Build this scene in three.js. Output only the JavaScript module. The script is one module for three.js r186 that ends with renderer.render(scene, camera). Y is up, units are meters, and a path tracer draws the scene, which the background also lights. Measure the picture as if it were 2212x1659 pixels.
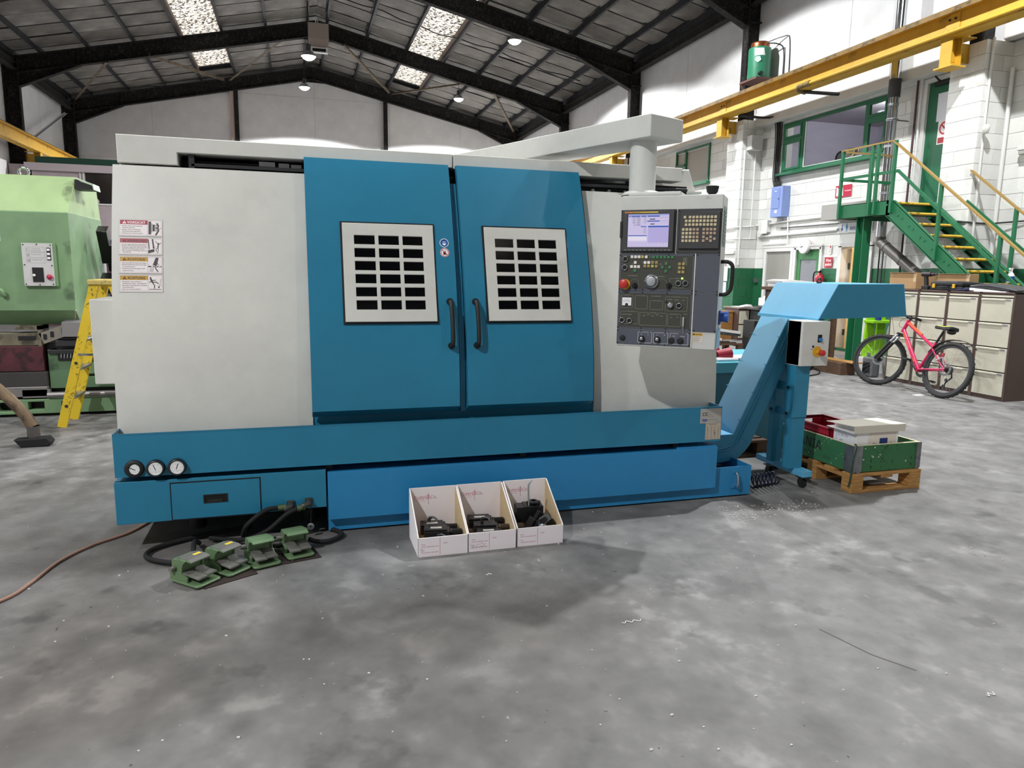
import * as THREE from 'three';
import { RoundedBoxGeometry } from 'three/addons/geometries/RoundedBoxGeometry.js';
import { mergeGeometries } from 'three/addons/utils/BufferGeometryUtils.js';
import { ImprovedNoise } from 'three/addons/math/ImprovedNoise.js';

// ---------- camera, sky, lamps, exposure ----------
const scene = new THREE.Scene();
const camera = new THREE.PerspectiveCamera(2 * Math.atan(829.5 / 1540) * 180 / Math.PI, 2212 / 1659, 0.05, 200);
{
  const right = new THREE.Vector3(0.9580, 0.0140, 0.2864), down = new THREE.Vector3(-0.0316, -0.9874, 0.1546);
  right.normalize(); down.addScaledVector(right, -down.dot(right)).normalize();
  const back = new THREE.Vector3().crossVectors(right, down).negate();
  camera.position.set(0, 1.5, 0);
  camera.quaternion.setFromRotationMatrix(new THREE.Matrix4().makeBasis(right, down.clone().negate(), back));
}
const renderer = new THREE.WebGLRenderer({ antialias: true });
renderer.toneMapping = THREE.LinearToneMapping;
renderer.toneMappingExposure = 0.93;
renderer.shadowMap.enabled = true;
scene.background = new THREE.Color(0.95, 0.90, 0.86);
scene.backgroundIntensity = 2.6;          // overcast daylight above the skylights
const LAMP_CD = 150, LAMP_HALF = 74.6 * Math.PI / 180;
// the high-bay floodlights of the hall: [x, y, z, strength]
const LAMPS = [
  [0.52, 8.25, -29.6, 2.6], [0.52, 7.3, -21.8, 1.4], [6.5, 8.3, -29.6, 2.6], [6.5, 8.3, -21.8, 1.4],
  [6.5, 8.3, -14, 1.0], [0.52, 8.0, -14, 0.7], [6.5, 8.3, -6.2, 1.6], [0.52, 8.0, -6.2, 0.3],
  [-5.4, 8.3, 1.6, 1.9], [6.5, 8.3, 1.6, 0.25], [-5.4, 8.3, -6.2, 0.35],
];
const LAMP_SPOTS = LAMPS.map(([x, y, z, k]) => {
  const l = new THREE.SpotLight(new THREE.Color(0.965, 0.985, 1.0), LAMP_CD * k, 0, LAMP_HALF, 0.06, 2);
  l.name = 'floodlight_beam'; l.position.set(x, y - 0.14, z); l.target.position.set(x, 0, z); l.castShadow = true; l.shadow.radius = 6; l.shadow.mapSize.set(1024, 1024);
  scene.add(l, l.target); l.target.name = 'floodlight_aim';
  return l;
});
// ---------- helpers ----------
let seedState = 12345;
const rnd = () => { seedState = (seedState * 1664525 + 1013904223) >>> 0; return seedState / 4294967296; };
const rr = (a, b) => a + (b - a) * rnd();
const noise = new ImprovedNoise();
const fbm = (x, y, z, o = 4) => { let s = 0, a = 0.5, f = 1; for (let i = 0; i < o; i++) { s += a * noise.noise(x * f, y * f, z * f + i * 7.3); a *= 0.5; f *= 2.03; } return s; };
const clamp = (x, a = 0, b = 1) => Math.min(b, Math.max(a, x));
const V = (x, y, z) => new THREE.Vector3(x, y, z);
const R = (d) => d * Math.PI / 180;

const used = new Map();
function numbered(n) { const k = used.get(n) || 0; used.set(n, k + 1); return k ? n + '_' + String(k).padStart(3, '0') : n; }
const origin = new WeakMap();
function thing(name, label, category, at = [0, 0, 0], group) {
  const o = new THREE.Group(); o.name = numbered(name); o.position.set(...at);
  o.userData.label = label; o.userData.category = category; if (group) o.userData.group = group;
  origin.set(o, at); scene.add(o); return o;
}
function structure(name, at = [0, 0, 0]) { const o = new THREE.Group(); o.name = numbered(name); o.position.set(...at); o.userData.kind = 'structure'; origin.set(o, at); scene.add(o); return o; }
const one = (g) => { const a = [].concat(g); return a.length === 1 ? a[0] : mergeGeometries(a); };
function part(parent, name, geos, mat, label) {
  const at = origin.get(parent) || [0, 0, 0], g = one(geos);
  if (at[0] || at[1] || at[2]) g.translate(-at[0], -at[1], -at[2]);
  const m = new THREE.Mesh(g, mat); m.name = numbered(name); m.castShadow = m.receiveShadow = true;
  if (label) m.userData.label = label;
  origin.set(m, at); parent.add(m); return m;
}
const each = (par, name, geos, mat, label) => geos.map((g) => part(par, name, g, mat, label));
function many(par, name, geos, mat, label) { const m = part(par, name, geos, mat, label); m.userData.kind = 'stuff'; return m; }
// one piece that shares its geometry and material with others
function piece(parent, name, g, mat, pos, rot) {
  const m = new THREE.Mesh(g, mat); m.name = numbered(name); m.castShadow = m.receiveShadow = true;
  const at = origin.get(parent) || [0, 0, 0];
  m.position.set(pos[0] - at[0], pos[1] - at[1], pos[2] - at[2]); if (rot) m.rotation.set(...rot);
  parent.add(m); return m;
}
function solo(name, label, category, geos, mat, group) {   // a thing that is one mesh (geometry given in world coordinates)
  const g = one(geos); g.computeBoundingBox(); const b = g.boundingBox, c = [(b.min.x + b.max.x) / 2, b.min.y, (b.min.z + b.max.z) / 2];
  g.translate(-c[0], -c[1], -c[2]);
  const m = new THREE.Mesh(g, mat); m.name = numbered(name); m.position.set(...c); m.castShadow = m.receiveShadow = true;
  m.userData.label = label; m.userData.category = category; if (group) m.userData.group = group;
  scene.add(m); return m;
}
const pos = (g) => g.attributes.position;
function boxUV(g) {   // uv in metres, from the dominant direction of each face
  const p = pos(g), n = g.attributes.normal, uv = new Float32Array(p.count * 2);
  for (let i = 0; i < p.count; i++) {
    const x = Math.abs(n.getX(i)), y = Math.abs(n.getY(i)), z = Math.abs(n.getZ(i));
    if (y >= x && y >= z) { uv[2 * i] = p.getX(i); uv[2 * i + 1] = p.getZ(i); }
    else if (x >= z) { uv[2 * i] = p.getZ(i); uv[2 * i + 1] = p.getY(i); }
    else { uv[2 * i] = p.getX(i); uv[2 * i + 1] = p.getY(i); }
  }
  g.setAttribute('uv', new THREE.BufferAttribute(uv, 2)); return g;
}
function fin(g) { if (g.index) g = g.toNonIndexed(); for (const k of Object.keys(g.attributes)) if (!['position', 'normal', 'uv'].includes(k)) g.deleteAttribute(k); g.clearGroups(); return boxUV(g); }
// box by its limits, edges rounded by r
function box(x0, x1, y0, y1, z0, z1, r = 0) {
  const w = Math.abs(x1 - x0), h = Math.abs(y1 - y0), d = Math.abs(z1 - z0);
  r = Math.min(r, w * 0.49, h * 0.49, d * 0.49);
  const g = r > 0 ? new RoundedBoxGeometry(w, h, d, 1, r) : new THREE.BoxGeometry(w, h, d);
  g.translate((x0 + x1) / 2, (y0 + y1) / 2, (z0 + z1) / 2); return fin(g);
}
const bx = (cx, cy, cz, w, h, d, r = 0) => box(cx - w / 2, cx + w / 2, cy - h / 2, cy + h / 2, cz - d / 2, cz + d / 2, r);
const AX = { x: [0, 0, -Math.PI / 2], y: [0, 0, 0], z: [Math.PI / 2, 0, 0] };
function cyl(cx, cy, cz, r, len, axis = 'y', seg = 24, r2 = r, open = false) {
  const g = new THREE.CylinderGeometry(r2, r, len, seg, 1, open); g.rotateX(AX[axis][0]); g.rotateZ(AX[axis][2]); g.translate(cx, cy, cz); return fin(g);
}
function lathe(pts, cx, cy, cz, axis = 'y', seg = 32) {
  const g = new THREE.LatheGeometry(pts.map((p) => new THREE.Vector2(p[0], p[1])), seg); g.rotateX(AX[axis][0]); g.rotateZ(AX[axis][2]); g.translate(cx, cy, cz); return fin(g);
}
function sph(cx, cy, cz, r, sx = 1, sy = 1, sz = 1, seg = 16) { const g = new THREE.SphereGeometry(r, seg, seg * 0.75); g.scale(sx, sy, sz); g.translate(cx, cy, cz); return fin(g); }
function tor(cx, cy, cz, r, t, axis = 'z', seg = 32, rs = 10, arc = Math.PI * 2) { const g = new THREE.TorusGeometry(r, t, rs, seg, arc); if (axis === 'y') g.rotateX(Math.PI / 2); if (axis === 'x') g.rotateY(Math.PI / 2); g.translate(cx, cy, cz); return fin(g); }
function tube(pts, r, seg = 0, rs = 8, tension = 0.5, closed = false) {
  const c = new THREE.CatmullRomCurve3(pts.map((p) => V(...p)), closed, 'catmullrom', tension);
  const g = fin(new THREE.TubeGeometry(c, seg || pts.length * 6, r, rs, closed));
  if (closed) return g;
  const t0 = c.getTangent(0), t1 = c.getTangent(1), caps = [[c.getPoint(0), t0.negate()], [c.getPoint(1), t1]].map(([p, t]) => { const k = new THREE.CircleGeometry(r, rs); k.lookAt(t); k.translate(p.x, p.y, p.z); return fin(k); });
  return mergeGeometries([g, ...caps]);
}
// straight rods through points (polyline with mitred look): cylinders and ball joints
function rod(pts, r, rs = 8) {
  const out = [];
  for (let i = 0; i + 1 < pts.length; i++) {
    const a = V(...pts[i]), b = V(...pts[i + 1]), g = new THREE.CylinderGeometry(r, r, a.distanceTo(b), rs);
    g.applyQuaternion(new THREE.Quaternion().setFromUnitVectors(V(0, 1, 0), b.clone().sub(a).normalize())); g.translate((a.x + b.x) / 2, (a.y + b.y) / 2, (a.z + b.z) / 2); out.push(fin(g));
    if (i) out.push(sph(...pts[i], r, 1, 1, 1, rs));
  }
  return mergeGeometries(out);
}
// box-section bar from a to b, w across, h along "up"
function bar(a, b, w, h, up = [0, 1, 0], r = 0) { return sect([[-w / 2, -h / 2], [w / 2, -h / 2], [w / 2, h / 2], [-w / 2, h / 2]], a, b, up); }
function sect(shape, a, b, up = [0, 1, 0]) {
  const A = V(...a), B = V(...b), z = B.clone().sub(A), L = z.length(); z.normalize();
  let y = V(...up); y.addScaledVector(z, -y.dot(z)).normalize(); const x = new THREE.Vector3().crossVectors(y, z);
  const g = new THREE.ExtrudeGeometry(new THREE.Shape(shape.map((p) => new THREE.Vector2(...p))), { depth: L, bevelEnabled: false, steps: 1 });
  g.applyMatrix4(new THREE.Matrix4().makeBasis(x, y, z).setPosition(A)); return fin(g);
}
const iShape = (h, w, tf, tw) => [[-w / 2, -h / 2], [w / 2, -h / 2], [w / 2, -h / 2 + tf], [tw / 2, -h / 2 + tf], [tw / 2, h / 2 - tf], [w / 2, h / 2 - tf], [w / 2, h / 2], [-w / 2, h / 2], [-w / 2, h / 2 - tf], [-tw / 2, h / 2 - tf], [-tw / 2, -h / 2 + tf], [-w / 2, -h / 2 + tf]];
const ibeam = (a, b, h, w, tf, tw, up) => sect(iShape(h, w, tf, tw), a, b, up);
const cShape = (h, w, t) => [[0, -h / 2], [w, -h / 2], [w, -h / 2 + t], [t, -h / 2 + t], [t, h / 2 - t], [w, h / 2 - t], [w, h / 2], [0, h / 2]];
// prism: 2D outline pushed along an axis. axis x: outline (z,y); axis y: outline (x,z); axis z: outline (x,y)
function prism(out, axis, a0, a1, bev = 0, holes = []) {
  const f = axis === 'x' ? (p) => new THREE.Vector2(-p[0], p[1]) : axis === 'y' ? (p) => new THREE.Vector2(p[0], -p[1]) : (p) => new THREE.Vector2(p[0], p[1]);
  const s = new THREE.Shape(out.map(f)); for (const h of holes) s.holes.push(new THREE.Path(h.map(f)));
  const d = Math.abs(a1 - a0), lo = Math.min(a0, a1);
  const g = new THREE.ExtrudeGeometry(s, { depth: d - 2 * bev, bevelEnabled: bev > 0, bevelThickness: bev, bevelSize: bev, bevelOffset: -bev, bevelSegments: 1, curveSegments: 8 });
  g.translate(0, 0, lo + bev);
  if (axis === 'x') g.applyMatrix4(new THREE.Matrix4().makeBasis(V(0, 0, -1), V(0, 1, 0), V(1, 0, 0)));
  if (axis === 'y') g.applyMatrix4(new THREE.Matrix4().makeBasis(V(1, 0, 0), V(0, 0, -1), V(0, 1, 0)));
  return fin(g);
}
const rectPts = (x0, x1, y0, y1) => [[x0, y0], [x1, y0], [x1, y1], [x0, y1]];
function roundRect(x0, x1, y0, y1, r, n = 4) {
  const o = []; for (const [cx, cy, a] of [[x1 - r, y0 + r, -90], [x1 - r, y1 - r, 0], [x0 + r, y1 - r, 90], [x0 + r, y0 + r, 180]]) for (let i = 0; i <= n; i++) { const t = R(a + 90 * i / n); o.push([cx + r * Math.cos(t), cy + r * Math.sin(t)]); }
  return o;
}
const circlePts = (cx, cy, r, n = 20) => Array.from({ length: n }, (_, i) => [cx + r * Math.cos(i / n * 2 * Math.PI), cy + r * Math.sin(i / n * 2 * Math.PI)]);
// frame of a plane: matrix that takes (u, v, w) to p + u*right + v*up + w*normal
function planeM(p, right, up) { const x = V(...right).normalize(), y = V(...up); y.addScaledVector(x, -y.dot(x)).normalize(); return new THREE.Matrix4().makeBasis(x, y, new THREE.Vector3().crossVectors(x, y)).setPosition(...p); }
const on = (M, ...gs) => gs.flat().map((g) => g.applyMatrix4(M));
// flat printed plate: a thin slab whose front shows the whole picture; local plane x right, y up, front +z
function plate(x0, x1, y0, y1, z, t = 0.002) {
  const g = new THREE.BoxGeometry(x1 - x0, y1 - y0, t); g.translate((x0 + x1) / 2, (y0 + y1) / 2, z + t / 2);
  const h = g.toNonIndexed(); h.clearGroups(); return h;
}
function disc(cx, cy, z, r, t = 0.002, seg = 28) { const g = new THREE.CylinderGeometry(r, r, t, seg); g.rotateX(Math.PI / 2); g.translate(cx, cy, z + t / 2); const h = g.toNonIndexed(); h.clearGroups(); const p = pos(h), uv = h.attributes.uv; for (let i = 0; i < p.count; i++) uv.setXY(i, (p.getX(i) - cx) / (2 * r) + 0.5, (p.getY(i) - cy) / (2 * r) + 0.5); return h; }

// ---------- textures and materials ----------
function dataTex(n, f, srgb = true, rep = 1) {
  const d = new Uint8Array(n * n * 4);
  for (let y = 0; y < n; y++) for (let x = 0; x < n; x++) { const c = f(x / n, y / n), i = (y * n + x) * 4; if (c.length) { d[i] = clamp(c[0]) * 255; d[i + 1] = clamp(c[1]) * 255; d[i + 2] = clamp(c[2]) * 255; } else d[i] = d[i + 1] = d[i + 2] = clamp(c) * 255; d[i + 3] = 255; }
  const t = new THREE.DataTexture(d, n, n); t.wrapS = t.wrapT = THREE.RepeatWrapping; t.magFilter = THREE.LinearFilter; t.minFilter = THREE.LinearMipmapLinearFilter; t.generateMipmaps = true;
  if (srgb) t.colorSpace = THREE.SRGBColorSpace; t.repeat.set(1 / rep, 1 / rep); t.needsUpdate = true; return t;
}
const reuse = (t, rep, rep2 = rep) => { const c = t.clone(); c.repeat.set(1 / rep, 1 / rep2); c.needsUpdate = true; return c; };
// tileable value noise
function tileNoise(n0, seed) {
  const g = new Float32Array(n0 * n0); let s = seed; for (let i = 0; i < g.length; i++) { s = (s * 1664525 + 1013904223) >>> 0; g[i] = s / 4294967296; }
  return (u, v) => { const x = u * n0, y = v * n0, ix = Math.floor(x), iy = Math.floor(y), fx = x - ix, fy = y - iy, a = fx * fx * (3 - 2 * fx), b = fy * fy * (3 - 2 * fy), q = (i, j) => g[((j % n0 + n0) % n0) * n0 + ((i % n0 + n0) % n0)]; return (q(ix, iy) * (1 - a) + q(ix + 1, iy) * a) * (1 - b) + (q(ix, iy + 1) * (1 - a) + q(ix + 1, iy + 1) * a) * b; };
}
function tileFbm(n0, o, seed) { const L = Array.from({ length: o }, (_, i) => tileNoise(n0 << i, seed + i * 977)); return (u, v) => { let s = 0, a = 0.5, t = 0; for (const l of L) { s += a * l(u, v); t += a; a *= 0.55; } return s / t; }; }
function canvasTex(w, h, draw) {
  const c = document.createElement('canvas'); c.width = w; c.height = h; const x = c.getContext('2d'); draw(x, w, h);
  const t = new THREE.CanvasTexture(c); t.colorSpace = THREE.SRGBColorSpace; t.anisotropy = 4; return t;
}
const mat = (color, rough = 0.6, metal = 0, extra = {}) => new THREE.MeshStandardMaterial({ color, roughness: rough, metalness: metal, ...extra });
const printed = (w, h, draw, rough = 0.5) => mat('#ffffff', rough, 0, { map: canvasTex(w, h, draw) });

const nA = tileFbm(4, 6, 11), nB = tileFbm(8, 5, 29), nC = tileFbm(16, 5, 51), nD = tileFbm(32, 4, 77);
const T = {
  grime: dataTex(512, (u, v) => { const a = nA(u, v), b = nC(u, v); let k = 0.95 + (a - 0.5) * 0.16 + (b - 0.5) * 0.08; k *= 1 - 0.3 * clamp((nB(u, v) - 0.7) * 7); return [k, k * 0.985, k * 0.96]; }, true, 1.9),
  fine: dataTex(256, (u, v) => 0.5 + (nD(u, v) - 0.5) * 0.9, false, 0.25),
  orange: dataTex(256, (u, v) => nC(u, v), false, 0.12),
  wear: dataTex(512, (u, v) => { const k = 0.965 + (nA(u, v) - 0.5) * 0.10 + (nD(u, v) - 0.5) * 0.03; return [k, k, k * 0.995]; }, true, 1.7),
  dirty: dataTex(512, (u, v) => { const a = nA(u, v), b = nC(u, v); let k = 0.9 + (a - 0.5) * 0.35 + (b - 0.5) * 0.2; const s = clamp((nB(u, v) - 0.62) * 6); k *= 1 - 0.45 * s; return [k, k * 0.985, k * 0.96]; }, true, 0.9),
  fleck: dataTex(512, (u, v) => { const a = nC(u, v), b = nD(u, v), c = nA(u, v); let k = 0.42 + (a - 0.5) * 0.8 + (b - 0.5) * 1.0 + (c - 0.5) * 0.5; return [k, k * 0.97, k * 0.95]; }, true, 0.8),
  roof: dataTex(512, (u, v) => { const k = 0.86 + (nA(u, v) - 0.5) * 0.5 + (nB(u * 1, v) - 0.5) * 0.2; return [k, k * 0.985, k * 0.965]; }, true, 2.6),
  wood: dataTex(512, (u, v) => { const w = nA(u, v * 1) * 0.35, g = Math.sin((v * 26 + w * 9) * Math.PI) * 0.5 + 0.5, f = nD(u * 0.25, v); const k = 0.78 + g * 0.12 + (f - 0.5) * 0.3; return [k, k * 0.97, k * 0.92]; }, true, 0.5),
  speck: dataTex(512, (u, v) => { const a = nD(u, v), b = nC(u, v); const s = clamp((a * 0.6 + b * 0.5 - 0.56) * 16), k = 1 - 0.9 * s * s; return [k, k * 0.985, k * 0.96]; }, true, 1.15),
  scratch: dataTex(512, (u, v) => { const a = nB(u, v), b = nD(u, v); const s = clamp((b * 0.65 + a * 0.5 - 0.72) * 9); const k = 1 - 0.5 * s; return [k, k * 0.97, k * 0.93]; }, true, 0.35),
};
const M = {
  white: mat('#dcdbd5', 0.42, 0, { map: T.wear }),
  white2: mat('#d3d4d0', 0.42, 0, { map: T.wear }),
  blue: mat('#277fa2', 0.36, 0, { map: T.wear, bumpMap: T.orange, bumpScale: 0.00012 }),
  tank: mat('#2a86bd', 0.42, 0, { map: T.wear }),
  sky: mat('#62b3dc', 0.42, 0, { map: T.wear }),  // conveyor blue with the stronger lamp light on its upper faces painted in
  skyShaded: mat('#2f84a6', 0.45, 0, { map: T.wear }),  // same conveyor blue, darkened to paint in the shade on its sides
  black: mat('#0c0c0e', 0.55), dark: mat('#17181a', 0.6), rubber: mat('#141415', 0.8), gloss: mat('#08090b', 0.12),
  grey: mat('#5b5e69', 0.5), panelGrey: mat('#50535f', 0.5), olive: mat('#3a3b33', 0.55), charcoal: mat('#38383a', 0.5),
  steel: mat('#9a9c9e', 0.32, 0.9), steelDark: mat('#4b4b4d', 0.4, 0.85), chrome: mat('#c9cccf', 0.14, 1), alu: mat('#b9bcc0', 0.36, 0.9), zinc: mat('#8f9499', 0.45, 0.7, { map: T.dirty }),
  fire: mat('#4a4643', 0.95, 0, { map: T.fleck, bumpMap: T.fine, bumpScale: 0.012 }),
  purlin: mat('#34343a', 0.6, 0.3, { map: T.dirty }),
  yellow: mat('#d3a72f', 0.55, 0, { map: T.grime }),
  lathe: mat('#7fa37b', 0.5, 0, { map: T.grime }), latheTopLit: mat('#a9c592', 0.5, 0, { map: T.grime }), latheDark: mat('#5f8160', 0.55, 0, { map: T.grime }),  // headstock top is the same green, lightened to paint in light from above
  stair: mat('#1d6b45', 0.45, 0, { map: T.wear }), tread: mat('#e0bc3e', 0.55, 0, { map: T.scratch }), brass: mat('#a98a4c', 0.4, 0.35),
  frameGreen: mat('#14603f', 0.45), dado: mat('#1c6440', 0.55, 0, { map: T.wear }),
  block: mat('#e3e3df', 0.7, 0, { map: T.wear, bumpMap: T.fine, bumpScale: 0.002 }), block2: mat('#dadad6', 0.72, 0, { map: T.wear, bumpMap: T.fine, bumpScale: 0.002 }), block3: mat('#e9e9e6', 0.68, 0, { map: T.wear, bumpMap: T.fine, bumpScale: 0.002 }),
  mortar: mat('#cfcfcb', 0.9), plaster: mat('#dddcda', 0.75, 0, { map: T.wear }), cladding: mat('#d9d8d9', 0.6, 0, { map: T.wear }), seam: mat('#8d8b8a', 0.8),
  pink: mat('#b9aaaf', 0.7, 0, { map: T.wear }), maroon: mat('#5a3b44', 0.7),
  pipe: mat('#d8d8d4', 0.5), brown: mat('#54423d', 0.5), beige: mat('#cfcbb9', 0.5, 0, { map: T.wear }),
  wood: mat('#c99a5c', 0.75, 0, { map: T.wood }), woodDark: mat('#6a5140', 0.8, 0, { map: T.wood }), card: mat('#b2916a', 0.85, 0, { map: T.grime }), cardIn: mat('#c9b08a', 0.85),
  boxWhite: mat('#ece6e6', 0.7), red: mat('#b01e2e', 0.35), redPlastic: mat('#a31430', 0.45), estop: mat('#c1302c', 0.35), eyellow: mat('#dba520', 0.45),
  paper: mat('#e8e6e6', 0.8), pedal: mat('#6f8d69', 0.45, 0.15, { map: T.grime }), pedalGrey: mat('#8f8f8c', 0.45, 0.4, { map: T.dirty }),
  tool: mat('#1b1a1b', 0.35, 0.4), bluePlastic: mat('#2552a8', 0.4), ladder: mat('#dcc12c', 0.5, 0, { map: T.scratch }),
  lampGlow: mat('#ffffff', 0.4, 0, { emissive: '#f2faff', emissiveIntensity: 14 }),
  glass: new THREE.MeshPhysicalMaterial({ color: '#eef1f0', roughness: 0.03, transmission: 1, thickness: 0, ior: 1.45 }),
};
// ---------- the hall ----------
const XL = -8.62, XR = 10.44, RIDGE = 0.95, ZB = -33.5, ZF = 12;
const roofY = (x) => 9.93 - 0.218 * Math.abs(x - RIDGE);
{ // concrete floor: grain in the texture, broad stains in the vertex colours
  const x0 = -9, x1 = 14.2, z0 = -33.8, z1 = 12.2, nx = 116, nz = 230;
  const g = new THREE.PlaneGeometry(x1 - x0, z1 - z0, nx, nz); g.rotateX(-Math.PI / 2); g.translate((x0 + x1) / 2, 0, (z0 + z1) / 2);
  const p = pos(g), uv = g.attributes.uv, col = new Float32Array(p.count * 3);
  // [x, z, rx, rz, depth, brown] : oil and rust patches
  const stains = [[-0.1, -2.75, 1.15, 0.55, 0.42, 1], [0.85, -2.75, 0.75, 0.45, 0.3, 1], [-0.9, -3.3, 0.7, 0.5, 0.3, 1], [-1.0, -2.5, 0.7, 0.5, 0.22, 1], [0.45, -2.15, 0.7, 0.28, 0.3, 0.5], [-0.3, -4.0, 1.4, 0.4, 0.4, 0.8],
    [1.6, -3.8, 1.6, 0.25, 0.3, 0.6], [3.1, -3.8, 0.8, 0.35, 0.28, 0.6], [-0.6, -1.75, 0.6, 0.22, 0.2, 1], [-1.9, -5.3, 0.9, 0.8, 0.15, 0.4], [-2.2, -7.2, 0.8, 0.5, 0.25, 0.5], [1.2, -1.9, 0.25, 0.12, 0.18, 0], [2.3, -2.7, 0.3, 0.18, 0.1, 0], [-1.3, -4.3, 0.7, 0.3, 0.18, 0.6]];
  for (let i = 0; i < p.count; i++) {
    const x = p.getX(i), z = p.getZ(i);
    let k = 1 + 0.10 * fbm(x * 0.3, 3.1, z * 0.3, 3) + 0.05 * fbm(x * 1.1, 9.7, z * 1.1, 3), b = 0.2 * clamp(fbm(x * 0.5, 21, z * 0.5, 3) * 2 + 0.2);
    for (const [sx, sz, rx, rz, d, br] of stains) {
      const w = fbm(x * 1.7 + sx, 5, z * 1.7, 3) * 0.7, q = Math.hypot((x - sx) / rx, (z - sz) / rz) + w, m = clamp(1.25 - q) / 1.25, s = m * m * (3 - 2 * m);
      k *= 1 - d * s; b += br * s * 0.8;
    }
    b = clamp(b); k *= 0.62; col[3 * i] = k * (1 + 0.01 * b); col[3 * i + 1] = k * (1 - 0.06 * b); col[3 * i + 2] = k * (1 - 0.11 * b);
    uv.setXY(i, x, z);
  }
  g.setAttribute('color', new THREE.BufferAttribute(col, 3));
  const c1 = tileFbm(6, 8, 5), c2 = tileFbm(24, 5, 91), c3 = tileFbm(48, 4, 17), c4 = tileNoise(190, 3);
  const map = dataTex(2048, (u, v) => {
    const a = c1(u, v), b = c2(u, v), c = c3(u, v);
    let k = 0.575 + (a - 0.5) * 0.10 + (b - 0.5) * 0.14 + (c - 0.5) * 0.20;
    k += 0.07 * clamp((b * 0.5 + c * 0.6 - 0.62) * 9) * clamp((a - 0.45) * 5);    // pale scuffs
    k -= 0.10 * clamp((c2(v, u) - 0.66) * 9);                                       // dark blotches
    if (c4(u, v) > 0.985) k += 0.25; else if (c4(v, u) > 0.99) k -= 0.3;             // grit and chips
    return [k, k * 0.99, k * 0.98];
  }, true, 5.3);
  const floor = new THREE.Mesh(g, mat('#ffffff', 0.62, 0, { map, vertexColors: true, roughnessMap: null, bumpMap: reuse(T.fine, 0.6), bumpScale: 0.0015 }));
  floor.name = 'floor'; floor.receiveShadow = true; floor.userData.kind = 'structure'; scene.add(floor); origin.set(floor, [0, 0, 0]);
  const crack = (pts, w) => part(floor, 'joint', pts.slice(1).map((q, i) => bar([pts[i][0], 0.0006, pts[i][1]], [q[0], 0.0006, q[1]], w, 0.001)), mat('#5c5a58', 0.9));
  crack([[2.1, -2.35], [2.16, -2.12], [2.24, -1.98]], 0.006);
  crack([[-2.75, -6.3], [-2.3, -6.75], [-2.05, -7.05]], 0.012);
}
// ---------- roof ----------
const OFF = [0.33, 1.7, 3.1, 4.43, 5.8, 7.15, 8.5, 9.62];
const sheetForms = [0, 1, 2, 3].map((k) => {
  const g = new THREE.BoxGeometry(1.40, 0.012, 1.0, 2, 1, 5), p = pos(g);
  for (let i = 0; i < p.count; i++) { const u = p.getX(i) / 0.7, w = p.getZ(i) / 0.5; p.setY(i, p.getY(i) - (0.012 + 0.012 * k) * (1 - w * w) - 0.022 * (k % 2) * (1 - u * u) + 0.012 * Math.sin(3 * u + k)); }
  g.computeVertexNormals(); return fin(g);
});
const ribForm = bx(0, 0, 0, 1.42, 0.02, 0.025);
const sheetMats = ['#8d8a86', '#83807c', '#969390'].map((c) => mat(c, 0.75, 0, { map: T.roof }));
const ribMat = mat('#3b3a3b', 0.8);
const skyMat = new THREE.MeshPhysicalMaterial({ color: '#ffffff', roughness: 0.9, transmission: 0.85, thickness: 0, map: T.speck });
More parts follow.
